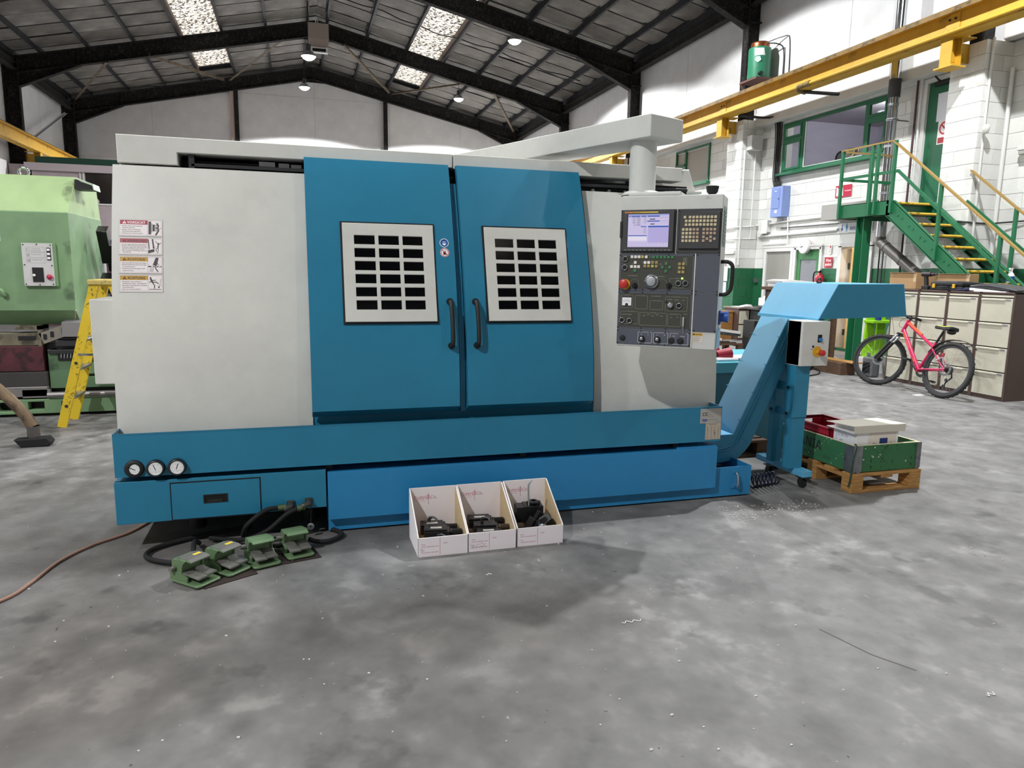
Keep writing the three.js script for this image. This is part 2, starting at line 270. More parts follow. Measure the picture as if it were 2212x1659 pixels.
for (const [side, s] of [['right', 1], ['left', -1]]) {
  const c = structure('ceiling_' + side), ang = -s * Math.atan(0.218), deck = [];
  for (let k = 0; k < 8; k++) {
    const o0 = k ? OFF[k - 1] : 0, o1 = OFF[k], xm = RIDGE + s * (o0 + o1) / 2, sky = k === 3, len = (o1 - o0) / Math.cos(Math.atan(0.218));
    const y = roofY(xm) + 0.20;
    // outer sheeting above the lining, open over the rooflights
    const slab = (z0, z1) => { const g = bx(0, 0, 0, len + 0.04, 0.03, z1 - z0); g.rotateZ(ang); g.translate(xm, y + 0.13, (z0 + z1) / 2); deck.push(g); };
    if (sky) { slab(ZB - 0.4, -31.9); slab(8, ZF + 0.4); } else slab(ZB - 0.4, ZF + 0.4);
    for (let i = 0; i < 27; i++) {
      const z = -32.85 + 1.017 * i;
      if (sky && z > -31.9) continue;
      const m = piece(c, 'roof_sheet', sheetForms[Math.floor(rnd() * 4)], sheetMats[Math.floor(rnd() * 3)], [xm, y + rr(-0.012, 0.012), z], [rr(-0.012, 0.012), 0, ang]);
      m.scale.x = len / 1.40;
      const r = piece(c, 'sheet_rib', ribForm, ribMat, [xm, y - 0.022, z + 0.508], [0, 0, ang]); r.scale.x = len / 1.42;
    }
    if (sky) for (let i = 0; i < 13; i++) { const g = bx(0, 0, 0, len - 0.02, 0.006, 3.03); g.rotateZ(ang); g.translate(xm, y + 0.06, -30.4 + 3.06 * i); part(c, 'rooflight_pane', g, skyMat, 'speckled translucent rooflight sheet'); }
    if (!sky || 1) for (const z of [-6, 0, 6]) { if (sky) continue; const g = bx(0, 0, 0, len, 0.02, 6); g.rotateZ(ang); g.translate(xm, y, z + 0.1); part(c, 'roof_sheet', g, sheetMats[0]); }
  }
  deck.push(bx(s > 0 ? 10.45 : -8.65, 8.1, (ZB + ZF) / 2, 0.5, 0.4, ZF - ZB)); part(c, 'roof_deck', deck, mat('#2a2a2b', 0.9));
  for (const o of OFF.slice(0, 7).concat(9.25)) { const x = RIDGE + s * o; part(c, 'purlin', [bx(x, roofY(x) + 0.1, (ZB + ZF) / 2, 0.025, 0.2, ZF - ZB), bx(x + 0.03, roofY(x) + 0.012, (ZB + ZF) / 2, 0.07, 0.018, ZF - ZB), bx(x - 0.03, roofY(x) + 0.19, (ZB + ZF) / 2, 0.07, 0.018, ZF - ZB)], M.purlin); }
  // curb beside the rooflight
  for (const o of [3.14, 4.39]) { const x = RIDGE + s * o; part(c, 'rooflight_curb', bx(x, roofY(x) + 0.2, -12, 0.06, 0.12, 40), mat('#6f625a', 0.8)); }
}
// ---------- portal frames ----------
const FRAMES = [-33.2, -27.2, -21.1, -15.1, -9.03, -3.0, 3.1, 9.2];
for (const z of FRAMES) {
  const f = structure('portal_frame', [RIDGE, 0, z]);
  for (const s of [1, -1]) {
    const xo = s > 0 ? 10.43 : -8.6, xi = s > 0 ? 10.0 : -8.17, xc = (xo + xi) / 2, yt = roofY(xc) - 0.05;
    part(f, 'steel_column', [ibeam([xc, 0, z], [xc, yt, z], 0.43, 0.2, 0.022, 0.014, [1, 0, 0]), bx(xc, roofY(xc) - 0.75, z, 0.42, 0.02, 0.19), bx(xc, roofY(xc) - 0.1, z, 0.42, 0.02, 0.19)], M.fire);
    const a = [xi + s * 0.05, roofY(xi) - 0.27, z], b = [RIDGE, 9.93 - 0.25, z];
    part(f, 'rafter', [ibeam(a, b, 0.5, 0.2, 0.022, 0.014), bx(xi - s * 1.7, roofY(xi - s * 1.7) - 0.26, z, 0.02, 0.44, 0.18)], M.fire);
    const xh = xi - s * 1.75;
    part(f, 'haunch', [prism([[xi, roofY(xi) - 0.5], [xi, roofY(xi) - 0.92], [xh, roofY(xh) - 0.52], [xh, roofY(xh) - 0.48]], 'z', z - 0.008, z + 0.008), bar([xi, roofY(xi) - 0.92, z], [xh, roofY(xh) - 0.52, z], 0.2, 0.024)], M.fire);
  }
  part(f, 'apex_plate', [bx(RIDGE, 9.62, z, 0.03, 0.6, 0.2), prism([[RIDGE, 9.3], [RIDGE - 0.7, 9.29], [RIDGE, 9.44]], 'z', z - 0.007, z + 0.007), prism([[RIDGE, 9.3], [RIDGE + 0.7, 9.29], [RIDGE, 9.44]], 'z', z - 0.007, z + 0.007)], M.fire);
}
{ // eaves beams and wind bracing
  const e = structure('trim_1');
  for (const x of [10.12, -8.3]) part(e, 'eaves_beam', [bx(x, 7.72, (ZB + ZF) / 2, 0.2, 0.02, ZF - ZB), bx(x, 7.62, (ZB + ZF) / 2, 0.015, 0.2, ZF - ZB), bx(x, 7.52, (ZB + ZF) / 2, 0.2, 0.02, ZF - ZB)], M.fire);
  const b = structure('trim_2');
  for (const [xa, ya, xg, yg] of [[1.82, 9.22, 4.15, 9.12], [6.2, 8.31, 4.27, 9.08], [7.29, 8.05, 9.85, 7.87], [-4.43, 8.29, -2.61, 9.07], [-0.19, 9.22, -2.38, 9.09], [-5.64, 7.98, -8.07, 7.9]]) part(b, 'roof_brace', sect([[-0.045, -0.04], [0.045, -0.04], [0.045, -0.032], [-0.037, -0.032], [-0.037, 0.04], [-0.045, 0.04]], [xa, ya, -27.1], [xg, yg, -33.0]), mat('#6d6252', 0.8, 0.1, { map: T.dirty }));
  part(b, 'wall_brace', [bar([-8.2, 7.17, -32.1], [-8.2, 5.5, -27.9], 0.09, 0.012, [0, 1, 0]), bar([-8.24, 7.17, -32.1], [-8.24, 5.5, -27.9], 0.012, 0.09)], mat('#c9c9c9', 0.6));
}
// ---------- walls ----------
function sheetWall(name, label, fixed, axis, u0, u1, y0, top, du, dy) { // smooth painted boards with open joints
  const w = structure(name); part(w, 'wall_backing', axis === 'x' ? box(fixed + Math.sign(fixed) * 0.012, fixed + Math.sign(fixed) * 0.2, y0, 8.6, u0, u1) : prism([[u0, y0], [u1, y0], [u1, top(u1) + 0.1], [RIDGE, top(RIDGE) + 0.1], [u0, top(u0) + 0.1]], 'z', fixed - 0.2, fixed - 0.012), M.seam);
  for (let u = u0; u < u1 - 0.01; u += du) for (let y = y0; y < 10; y += dy) {
    const a = u + 0.004, b = Math.min(u + du, u1) - 0.004, lo = y + 0.004, ta = Math.min(y + dy - 0.004, top(a)), tb = Math.min(y + dy - 0.004, top(b)); if (ta <= lo + 0.05 && tb <= lo + 0.05) continue;
    const peak = a < RIDGE && b > RIDGE && axis === 'z' ? [[RIDGE, Math.min(y + dy - 0.004, top(RIDGE))]] : [];
    const outl = [[a, lo], [b, lo], [b, Math.max(tb, lo + 0.01)], ...peak, [a, Math.max(ta, lo + 0.01)]], t = rr(0, 0.003);
    part(w, 'wall_board', axis === 'x' ? prism(outl, 'x', fixed + (fixed > 0 ? -t : t), fixed + (fixed > 0 ? 0.012 : -0.012)) : prism(outl, 'z', fixed - 0.012, fixed + t), M.cladding);
  }
  return w;
}
sheetWall('wall_back', '', -33.34, 'z', XL, XR + 0.05, 0, (x) => roofY(x) + 0.1, 3.2, 2.9);
sheetWall('wall_left', '', XL, 'x', ZB, ZF, 0, () => 8.2, 3.05, 3.97);
sheetWall('wall_right_upper', '', XR - 0.08, 'x', ZB, ZF, 5.0, () => 8.2, 3.05, 2.95);
{ const w = structure('wall_front'); part(w, 'wall_board', box(XL - 0.2, XR + 0.2, 0, 10.4, ZF, ZF + 0.2), M.cladding); }
{ const p = structure('gable_framing'); for (const x of [-2.18, 4.0]) part(p, 'gable_post', [ibeam([x, 0, -33.22], [x, roofY(x) - 0.4, -33.22], 0.2, 0.16, 0.012, 0.01, [0, 0, 1])], M.fire); part(p, 'boxed_duct', box(-2.42, -2.27, 0, roofY(-2.3) - 0.5, -33.33, -33.2), mat('#b9a79d', 0.8)); }

// ---------- painted blockwork ----------
const blockGeo = new Map();
const blockBox = (a, b, c) => { const k = [a, b, c].map((v) => v.toFixed(3)).join(); if (!blockGeo.has(k)) { const g = new THREE.BoxGeometry(a, b, c); blockGeo.set(k, fin(g)); } return blockGeo.get(k); };
const paints = [M.block, M.block2, M.block3], J = 0.006;
let blockCount = 0;
function blockwork(w, axis, plane, dir, u0, u1, y0, y1, holes, shift, dado = true, deep = 0.05) {
  for (let r = 0; ; r++) {
    const ya = 0.055 + 0.225 * r - 0.225, yb = Math.min(ya + 0.225, y1), lo = Math.max(ya, y0); if (ya >= y1 - 0.02) break; if (yb - lo < 0.05) continue;
    let free = [[u0, u1]];
    for (const [a, b, c, d] of holes) if (Math.min(yb, d) - Math.max(lo, c) > 0.11) free = free.flatMap(([p, q]) => [[p, Math.min(q, a)], [Math.max(p, b), q]]).filter(([p, q]) => q - p > 0.03);
    for (const [p, q] of free) {
      const cuts = [p]; for (let u = Math.ceil((p - shift) / 0.45) * 0.45 + shift + (r % 2 ? 0.225 : 0); u < q - 0.06; u += 0.45) if (u > p + 0.06) cuts.push(u); cuts.push(q);
      for (let i = 0; i + 1 < cuts.length; i++) {
        const a = cuts[i] + J / 2, b = cuts[i + 1] - J / 2, h = yb - lo - J, L = Math.round((b - a) * 200) / 200, off = rr(0, 0.004), m = dado && yb < 1.7 ? M.dado : paints[Math.floor(rnd() * 3)];
        const cy = (lo + yb) / 2, cu = (a + b) / 2, cf = plane - dir * (deep / 2 - 0) + dir * off;
        if (axis === 'x') piece(w, 'block', blockBox(deep, h, L), m, [cf, cy, cu]); else piece(w, 'block', blockBox(L, h, deep), m, [cu, cy, cf]);
        blockCount++;
      }
    }
  }
}
// openings of the right wall: [z0, z1, y0, y1]
const WIN_UP = [-14.02, -11.03, 3.70, 4.76], DOOR_UP = [-10.25, -9.36, 2.64, 4.76], WIN_LOW = [-14.42, -13.40, 0.92, 2.09], DOOR_LOW = [-13.36, -12.53, 0, 2.07], DOOR_OPEN = [-11.97, -11.20, 0, 2.07], WIN_FAR = [-18.75, -17.0, 3.88, 4.86];
function backing(w, z0, z1, y0, y1, holes, mt) { // the wall itself, cut around its openings
  const ys = [...new Set([y0, y1, ...holes.flatMap((h) => [h[2], h[3]])])].filter((y) => y >= y0 && y <= y1).sort((a, b) => a - b), gs = [];
  for (let i = 0; i + 1 < ys.length; i++) { let free = [[z0, z1]]; for (const [a, b, c, d] of holes) if (c < ys[i + 1] - 1e-6 && d > ys[i] + 1e-6) free = free.flatMap(([p, q]) => [[p, Math.min(q, a)], [Math.max(p, b), q]]).filter(([p, q]) => q - p > 1e-3); for (const [p, q] of free) gs.push(box(XR + 0.008, XR + 0.22, ys[i], ys[i + 1], p, q)); }
  part(w, 'wall_core', gs, mt);
}
const wallA = structure('wall_right_1'), wallB = structure('wall_right_2'), wallC = structure('wall_right_3'), wallD = structure('wall_right_4');
const holesA = [WIN_UP, DOOR_UP, WIN_LOW, DOOR_LOW, DOOR_OPEN];
backing(wallA, -15.1, -9.03, 0, 5.2, holesA, M.mortar); blockwork(wallA, 'x', XR, -1, -14.8, -9.33, 0, 4.86, holesA, 0.1);
backing(wallB, -9.03, ZF, 0, 5.2, [], M.mortar); blockwork(wallB, 'x', XR, -1, -8.74, -5.4, 0, 5.0, [], 0.22);
backing(wallC, -21.1, -15.1, 0, 5.2, [WIN_FAR], M.mortar); blockwork(wallC, 'x', XR, -1, -20.8, -15.4, 0, 4.9, [WIN_FAR], 0.0);
backing(wallD, ZB, -21.1, 0, 5.2, [], M.block);
{ const r = structure('trim_3'); // ring beam over the windows
  for (const [a, b, y] of [[-14.8, -9.33, 4.83], [-20.8, -15.4, 4.92], [-8.74, -3, 5.0]]) part(r, 'ring_beam', box(10.2, XR + 0.02, y, y + 0.42, a, b, 0.01), M.plaster); }
for (const [zc, hi] of [[-9.03, 4.98], [-15.1, 4.98], [-21.1, 4.98], [-27.2, 4.98]]) {
  const p = structure('pillar', [9.9, 0, zc]); part(p, 'pillar_core', box(9.91, XR, 0, hi - 0.01, zc - 0.29, zc + 0.29), M.mortar);
  if (zc > -20) {
    blockwork(p, 'x', 9.9, -1, zc - 0.3, zc + 0.3, 0, hi, [], zc - 0.3 + 0.0, true, 0.05);
    blockwork(p, 'z', zc + 0.3, 1, 9.905, XR, 0, hi, [], 9.905 + 0.225 / 2, true, 0.05);
  } else part(p, 'pillar_face', [box(9.9, 9.93, 0, hi, zc - 0.3, zc + 0.3), box(9.9, XR, 0, hi, zc + 0.28, zc + 0.3)], M.block);
}
// ---------- windows and doors of the right wall ----------
function frameX(w, x, t, z0, z1, y0, y1, b, m, name = 'window_frame') { return part(w, name, [box(x, x + t, y0, y0 + b, z0, z1, 0.004), box(x, x + t, y1 - b, y1, z0, z1, 0.004), box(x, x + t, y0 + b, y1 - b, z0, z0 + b, 0.004), box(x, x + t, y0 + b, y1 - b, z1 - b, z1, 0.004)], m); }
{ const w = structure('window_1'), [z0, z1, y0, y1] = WIN_UP, x = 10.40;
  frameX(w, x, 0.07, z0, z1, y0, y1, 0.06, M.frameGreen);
  part(w, 'mullion', [box(x, x + 0.07, y0 + 0.06, y1 - 0.06, -13.41, -13.33, 0.004), box(x, x + 0.07, y0 + 0.06, y1 - 0.06, -11.62, -11.54, 0.004)], M.frameGreen);
  for (const [a, b] of [[-13.96, -13.41], [-11.54, -11.09]]) { part(w, 'transom', box(x, x + 0.07, 4.36, 4.43, a, b, 0.004), M.frameGreen); for (const [c, d] of [[3.76, 4.36], [4.43, 4.70]]) { frameX(w, x - 0.012, 0.05, a, b, c, d, 0.045, M.frameGreen, 'casement'); part(w, 'glass_pane', box(x + 0.015, x + 0.02, c + 0.04, d - 0.04, a + 0.04, b - 0.04), M.glass); } }
  part(w, 'glass_pane', box(x + 0.03, x + 0.036, 3.76, 4.70, -13.33, -11.62), M.glass);
  part(w, 'window_sill', [box(10.30, 10.47, 3.655, 3.70, z0 - 0.06, z1 + 0.06, 0.006)], M.frameGreen);
  part(w, 'window_bead', [box(x + 0.02, x + 0.04, 3.76, 3.775, -13.33, -11.62), box(x + 0.02, x + 0.04, 3.76, 4.7, -13.33, -13.315)], M.plaster);
}
{ const w = structure('window_2'), [z0, z1, y0, y1] = WIN_FAR, x = 10.40;
  frameX(w, x, 0.07, z0, z1, y0, y1, 0.055, M.frameGreen); part(w, 'mullion', box(x, x + 0.07, y0, y1, -18.25, -18.18), M.frameGreen); part(w, 'transom', box(x, x + 0.07, 4.42, 4.48, z0, -18.2), M.frameGreen);
  part(w, 'blind', box(x + 0.05, x + 0.056, y0, y1, z0, z1), mat('#a9a39b', 0.7)); part(w, 'window_sill', box(10.32, 10.46, y0 - 0.05, y0, z0 - 0.05, z1 + 0.05), M.frameGreen);
}
{ const d = structure('door_1'), [z0, z1, y0, y1] = DOOR_UP; // landing door of the upper office
  frameX(d, 10.40, 0.1, z0 - 0.05, z1, y0 - 0.05, y1 + 0.05, 0.07, M.plaster, 'door_frame');
  part(d, 'door_leaf', [box(10.45, 10.49, y0, y1, z0 + 0.02, z0 + 0.20, 0.004), box(10.45, 10.49, y1 - 0.22, y1, z0 + 0.2, z1), box(10.45, 10.49, y0, 4.08, z0 + 0.2, z1)], M.frameGreen);
  part(d, 'door_pane', box(10.46, 10.48, 4.08, y1 - 0.22, z0 + 0.2, z1), mat('#e9eaf2', 0.3)); part(d, 'closer', [bar([10.42, 4.72, -10.0], [10.25, 4.78, -9.95], 0.02, 0.02), box(10.40, 10.45, 4.66, 4.72, -10.1, -9.8)], M.dark);
  part(d, 'notice', plate(-0.13, 0.13, -0.2, 0.2, 0).applyMatrix4(planeM([10.448, 3.9, -9.85], [0, 0, 1], [0, 1, 0])), printed(128, 192, (c, w, h) => { c.fillStyle = '#f2eeee'; c.fillRect(0, 0, w, h); c.strokeStyle = '#c1272d'; c.lineWidth = 12; c.beginPath(); c.arc(64, 70, 44, 0, 7); c.moveTo(33, 39); c.lineTo(95, 101); c.stroke(); c.fillStyle = '#b0202c'; c.fillRect(8, 140, 112, 44); }));
}
{ const w = structure('window_3'), [z0, z1, y0, y1] = WIN_LOW;
  frameX(w, 10.40, 0.08, z0, z1, y0, y1, 0.085, M.plaster); part(w, 'window_pane', box(10.44, 10.45, y0, y1, z0, z1), mat('#8d8c86', 0.35)); part(w, 'window_bead', [box(10.39, 10.41, y1 + 0.005, y1 + 0.04, z0 - 0.03, DOOR_LOW[1] + 0.05)], M.plaster);
}
{ const d = structure('door_2'), [z0, z1, y0, y1] = DOOR_LOW;
  part(d, 'door_frame', [box(10.40, 10.5, 0, y1, z0 - 0.03, z0 + 0.05), box(10.40, 10.5, 0, y1, z1 - 0.04, z1 + 0.03), box(10.40, 10.5, y1 - 0.04, y1 + 0.03, z0, z1)], M.plaster);
  part(d, 'door_leaf', [box(10.44, 10.48, 0, y1 - 0.04, z0 + 0.05, z0 + 0.17, 0.004), box(10.44, 10.48, 0, y1 - 0.04, z1 - 0.16, z1 - 0.04, 0.004), box(10.44, 10.48, y1 - 0.25, y1 - 0.04, z0 + 0.17, z1 - 0.16), box(10.44, 10.48, 0, 1.0, z0 + 0.17, z1 - 0.16)], mat('#3c7a48', 0.5));
  part(d, 'door_pane', box(10.455, 10.465, 1.0, y1 - 0.25, z0 + 0.17, z1 - 0.16), mat('#82858a', 0.25)); part(d, 'kick_strip', box(10.435, 10.445, 1.0, 1.025, z0 + 0.17, z1 - 0.16), M.alu);
}
{ const d = structure('door_3'), [z0, z1, y0, y1] = DOOR_OPEN; // opens into a warmly lit passage
  part(d, 'door_frame', [box(10.40, 10.66, 0, y1, z0 - 0.06, z0 + 0.03), box(10.40, 10.66, 0, y1, z1 - 0.03, z1 + 0.06), box(10.40, 10.66, y1 - 0.02, y1 + 0.06, z0 - 0.06, z1 + 0.06)], M.plaster);
  part(d, 'door_leaf', box(10.62, 11.34, 0.01, 2.03, z0 + 0.03, z0 + 0.07, 0.004), mat('#e9d3a6', 0.6)); part(d, 'hinge', [box(10.585, 10.615, 1.62, 1.74, z0 + 0.035, z0 + 0.06), box(10.585, 10.615, 0.3, 0.42, z0 + 0.035, z0 + 0.06)], M.steelDark);
}
{ // passage behind the open door and the upper office behind the big window
  const p = structure('room_passage'), cream = mat('#ecd9b0', 0.8);
  part(p, 'passage_wall', [box(13.0, 13.1, 0, 2.5, -13.2, -9.6), box(10.66, 13.1, 0, 2.5, -13.25, -13.15), box(10.66, 13.1, 0, 2.5, -9.65, -9.55), box(10.66, 13.1, 2.45, 2.55, -13.2, -9.6)], cream);
  part(p, 'passage_door', [box(12.96, 13.0, 0, 2.03, -11.5, -10.75, 0.004)], mat('#f0e0bd', 0.6)); part(p, 'door_plate', box(12.94, 12.96, 1.35, 1.55, -11.35, -11.25), M.plaster);
  part(p, 'passage_lamp', cyl(11.9, 2.41, -11.3, 0.16, 0.07), mat('#ffffff', 0.5, 0, { emissive: '#ffd9a0', emissiveIntensity: 5 }));
  const l = new THREE.PointLight(new THREE.Color(1, 0.78, 0.5), 9, 0, 2); l.position.set(11.9, 2.33, -11.3); l.name = 'passage_light'; l.castShadow = true; l.shadow.radius = 5; scene.add(l);
  const o = structure('room_office'), lilac = mat('#a9a5b4', 0.8);
  part(o, 'office_wall', [box(14.0, 14.1, 2.62, 5.3, -15.2, -9.2), box(10.66, 14.1, 2.62, 5.3, -15.25, -15.15), box(10.66, 14.1, 2.62, 5.3, -9.3, -9.2)], lilac);
  part(o, 'office_floor', box(10.66, 14.1, 2.55, 2.64, -15.2, -9.2), M.brown);
  for (let i = 0; i < 5; i++) for (let k = 0; k < 10; k++) part(o, 'ceiling_tile', box(10.68 + 0.66 * i, 11.33 + 0.66 * i, 5.15, 5.17, -15.15 + 0.595 * k, -14.56 + 0.595 * k), mat('#b4b0ba', 0.9));
  part(o, 'ceiling_deck', box(10.66, 14.1, 5.18, 5.3, -15.2, -9.2), M.seam);
  part(o, 'office_lamp', box(11.9, 12.5, 5.12, 5.145, -12.9, -12.3), mat('#ffffff', 0.5, 0, { emissive: '#f4f0ff', emissiveIntensity: 3 }));
  const q = new THREE.PointLight(new THREE.Color(1, 0.97, 1), 16, 0, 2); q.position.set(12.2, 5.05, -12.6); q.name = 'office_light'; q.castShadow = true; q.shadow.radius = 8; scene.add(q);
}
// ---------- crane rails ----------
for (const [nm, x, lab, s] of [['crane_rail', 9.55, 'long yellow crane runway beam along the block wall with the office windows', 1], ['crane_rail', -7.84, 'far yellow crane runway beam along the plain boarded side wall', -1]]) {
  const t = thing(nm, lab, 'crane rail', [x, 5.03, -10], 'crane runway beams');
  part(t, 'beam', ibeam([x, 5.225, -33], [x, 5.225, 6], 0.39, 0.26, 0.03, 0.02), M.yellow);
  part(t, 'channel', [box(x - 0.15, x + 0.15, 5.42, 5.435, -33, 6), box(x - 0.15, x - 0.135, 5.36, 5.42, -33, 6)], mat('#8c6f35', 0.6, 0.2, { map: T.dirty }));
  part(t, 'track', box(x - 0.03, x + 0.03, 5.435, 5.475, -33, 6), M.steelDark);
  for (const z of FRAMES.slice(0, 6)) {
    part(t, 'bracket', [ibeam([x - s * 0.0, 4.62, z], [x, 5.03, z], 0.2, 0.2, 0.016, 0.012, [s, 0, 0]), box(x - 0.14, x + 0.14, 4.60, 4.62, z - 0.16, z + 0.16), box(Math.min(x, x + s * 0.36), Math.max(x, x + s * 0.36), 4.7, 4.98, z - 0.01, z + 0.01), box(x + s * 0.1, x + s * 0.34, 5.035, 5.05, z - 0.12, z + 0.12)], M.yellow);
    part(t, 'bolt_plate', [box(x - 0.022, x - 0.012, 5.07, 5.38, z - 0.12, z + 0.12)], M.yellow);
    each(t, 'bolt', [-0.05, 0.05].flatMap((dz) => [5.14, 5.3].map((y) => cyl(x - 0.03, y, z + dz, 0.018, 0.02, 'x', 6))), M.steelDark);
  }
}
{ const t = thing('conduit_pipe', 'yellow conduit pipe clipped along the bottom of the crane beam', 'pipe', [9.4, 5.07, -14]);
  part(t, 'pipe', tube([[9.4, 5.075, -18.5], [9.4, 5.075, -12], [9.4, 5.075, -6]], 0.032, 20), M.yellow);
  part(t, 'elbow', [tube([[9.4, 5.075, -12.15], [9.4, 5.075, -12.3], [9.44, 5.03, -12.36], [9.6, 5.0, -12.36]], 0.045, 16), cyl(9.4, 5.075, -12.05, 0.05, 0.12, 'z')], mat('#75623c', 0.6, 0.3));
  part(t, 'branch', tube([[9.5, 5.01, -12.36], [10.0, 4.98, -12.2], [10.4, 4.97, -12.1]], 0.035), M.steelDark);
}
// ---------- the turning centre ----------
const PROF = [[0.4, -4.15], [0.6, -4.15], [0.8, -4.158], [0.95, -4.17], [1.1, -4.19], [1.23, -4.215], [1.36, -4.246], [1.49, -4.28], [1.62, -4.319], [1.75, -4.36], [1.87, -4.402], [1.985, -4.445], [2.06, -4.474], [2.14, -4.51]];
const profZ = (y) => { for (let i = 0; i + 1 < PROF.length; i++) if (y <= PROF[i + 1][0]) { const [a, b] = [PROF[i], PROF[i + 1]]; return a[1] + (b[1] - a[1]) * (y - a[0]) / (b[0] - a[0]); } return PROF[PROF.length - 1][1]; };
// panel that follows the machine's leaning front, off = distance in front of it
function frontPanel(x0, x1, y0, y1, off, thick) {
  const ys = [y0, ...PROF.map((p) => p[0]).filter((y) => y > y0 + 0.01 && y < y1 - 0.01), y1];
  const g = prism([...ys.map((y) => [profZ(y) + off, y]), ...ys.slice().reverse().map((y) => [profZ(y) + off - thick, y])], 'x', x0, x1);
  const p = pos(g), n = g.attributes.normal; // smooth the sheet's curve
  for (let i = 0; i < p.count; i++) if (Math.abs(n.getX(i)) < 0.5 && n.getZ(i) > 0.5) { const y = p.getY(i), e = 0.07, s = (profZ(Math.min(y + e, y1)) - profZ(Math.max(y - e, y0))) / (Math.min(y + e, y1) - Math.max(y - e, y0)), q = V(0, -s, 1).normalize(); n.setXYZ(i, q.x, q.y, q.z); }
  return g;
}
const frontM = (x, y, off) => { const s = (profZ(y + 0.25) - profZ(y - 0.25)) / 0.5; return planeM([x, y, profZ(y) + off], [1, 0, 0], [0, 1, s]); };
const cnc = thing('turning_centre', 'large blue and white CNC lathe with two barred windows in its sliding doors', 'machine', [0.9, 0, -4.9]);
{
  const t = cnc;
  part(t, 'front_panel', frontPanel(-0.937, 0.066, 0.55, 2.04, 0, 0.03), M.white, 'plain white panel with warning stickers');
  part(t, 'end_panel', [prism([[-4.18, 0.55], ...PROF.filter((p) => p[0] > 0.6 && p[0] < 2.0).map((p) => [p[1] - 0.03, p[0]]), [-4.49, 2.04], [-5.9, 2.04], [-5.9, 0.55]], 'x', -0.937, -0.92), box(2.67, 2.69, 0.55, 2.04, -5.9, -4.55)], M.white);
  part(t, 'front_panel', frontPanel(1.80, 2.69, 0.55, 2.02, 0, 0.03), M.white, 'white panel behind the swivelling control panel');
  part(t, 'back_panel', [box(-0.937, 2.69, 0.4, 2.2, -5.93, -5.9)], M.white);
  part(t, 'roof_cover', [prism([[-0.915, 2.052], [-0.612, 2.052], [-0.612, 2.12], [0.945, 2.12], [0.945, 2.203], [-0.915, 2.203]], 'z', -4.62, -4.475, 0.004), box(0.951, 2.54, 2.115, 2.203, -4.62, -4.475, 0.005), box(-0.915, 2.54, 2.185, 2.203, -5.9, -4.5), box(-0.93, -0.912, 2.052, 2.2, -5.9, -4.6)], M.white);
  part(t, 'end_cover', [prism([[2.54, 2.2], [2.655, 2.235], [2.80, 2.262], [2.835, 2.262], [2.90, 2.10], [2.54, 2.10]], 'z', -5.4, -4.9, 0.006), box(2.6, 2.92, 2.085, 2.10, -5.5, -4.85)], M.white);
  part(t, 'cover_recess', [prism([[2.56, 2.215], [2.78, 2.25], [2.765, 2.20], [2.71, 2.165], [2.66, 2.17]], 'z', -4.9, -4.893)], M.dark);
  part(t, 'interior', [box(-0.9, 2.66, 0.5, 2.1, -5.8, -4.62), prism([...PROF.filter((p) => p[0] > 0.6 && p[0] < 2.07).map((p) => [p[1] - 0.02, p[0]]), [-4.62, 2.06], [-4.62, 0.7]], 'x', 0.88, 0.98)], M.black);
  part(t, 'slot_bright_patch', [box(-0.19, -0.1, 2.085, 2.112, -4.60, -4.596), box(-0.08, -0.02, 2.083, 2.108, -4.60, -4.596), box(-0.01, 0.05, 2.080, 2.104, -4.60, -4.596)].slice(0, 1), M.boxWhite); part(t, 'slot_bright_patch', box(-0.08, -0.02, 2.083, 2.108, -4.60, -4.596), M.boxWhite); part(t, 'slot_bright_patch', box(-0.01, 0.05, 2.080, 2.104, -4.60, -4.596), M.boxWhite);  // white patches painted in for the bright wall glimpsed through the slot
  part(t, 'door_rail', [box(-0.55, 2.6, 2.052, 2.072, -4.55, -4.50, 0.004), box(-0.55, 2.6, 2.0, 2.012, -4.56, -4.50), box(-0.56, -0.53, 2.03, 2.12, -4.60, -4.5), box(-0.62, -0.53, 2.03, 2.045, -4.56, -4.5)], M.steelDark);
  each(t, 'rail_roller', Array.from({ length: 26 }, (_, i) => cyl(-0.4 + i * 0.115, 2.03, -4.52, 0.012, 0.03, 'z', 10)), M.steel);
  part(t, 'sill_strip', box(0.066, 1.80, 0.55, 0.668, -4.2, -4.16, 0.003), M.blue);
  part(t, 'base_casting', [box(-0.88, 2.6, 0.0, 0.5, -5.7, -4.5)], M.black);
  each(t, 'levelling_foot', [-0.6, 0.04].map((x) => mergeGeometries([cyl(x, 0.03, -4.34, 0.05, 0.06), cyl(x, 0.1, -4.34, 0.018, 0.14)])), M.steelDark);
  part(t, 'drip_tray', [box(-0.932, 2.648, 0.41, 0.64, -4.006, -4.0), box(-0.932, 2.648, 0.634, 0.64, -4.012, -3.9985), box(-0.932, -0.926, 0.41, 0.64, -5.6, -4.003), box(2.642, 2.648, 0.41, 0.64, -5.6, -4.003), box(-0.93, 2.646, 0.41, 0.416, -5.6, -4.003)], M.blue);
  each(t, 'tray_bracket', [0.14, 1.3, 2.35].map((x) => box(x - 0.02, x + 0.02, 0.37, 0.41, -4.3, -4.06)), M.black);
  part(t, 'side_box', [box(-1.075, -0.94, 0.85, 1.315, -4.75, -4.35, 0.006)], M.white);
  const base = part(t, 'lower_cabinet', [prism([[-0.94, 0.155], [0.123, 0.168], [0.123, 0.384], [-0.94, 0.384]], 'z', -4.03, -4.0, 0.002), box(-0.94, -0.925, 0.155, 0.384, -4.7, -4.01), box(-0.94, 0.123, 0.37, 0.384, -4.7, -4.01)], M.blue);
  part(base, 'drawer_gap', [box(-0.677, -0.223, 0.157, 0.367, -4.0, -3.9985)], M.black);
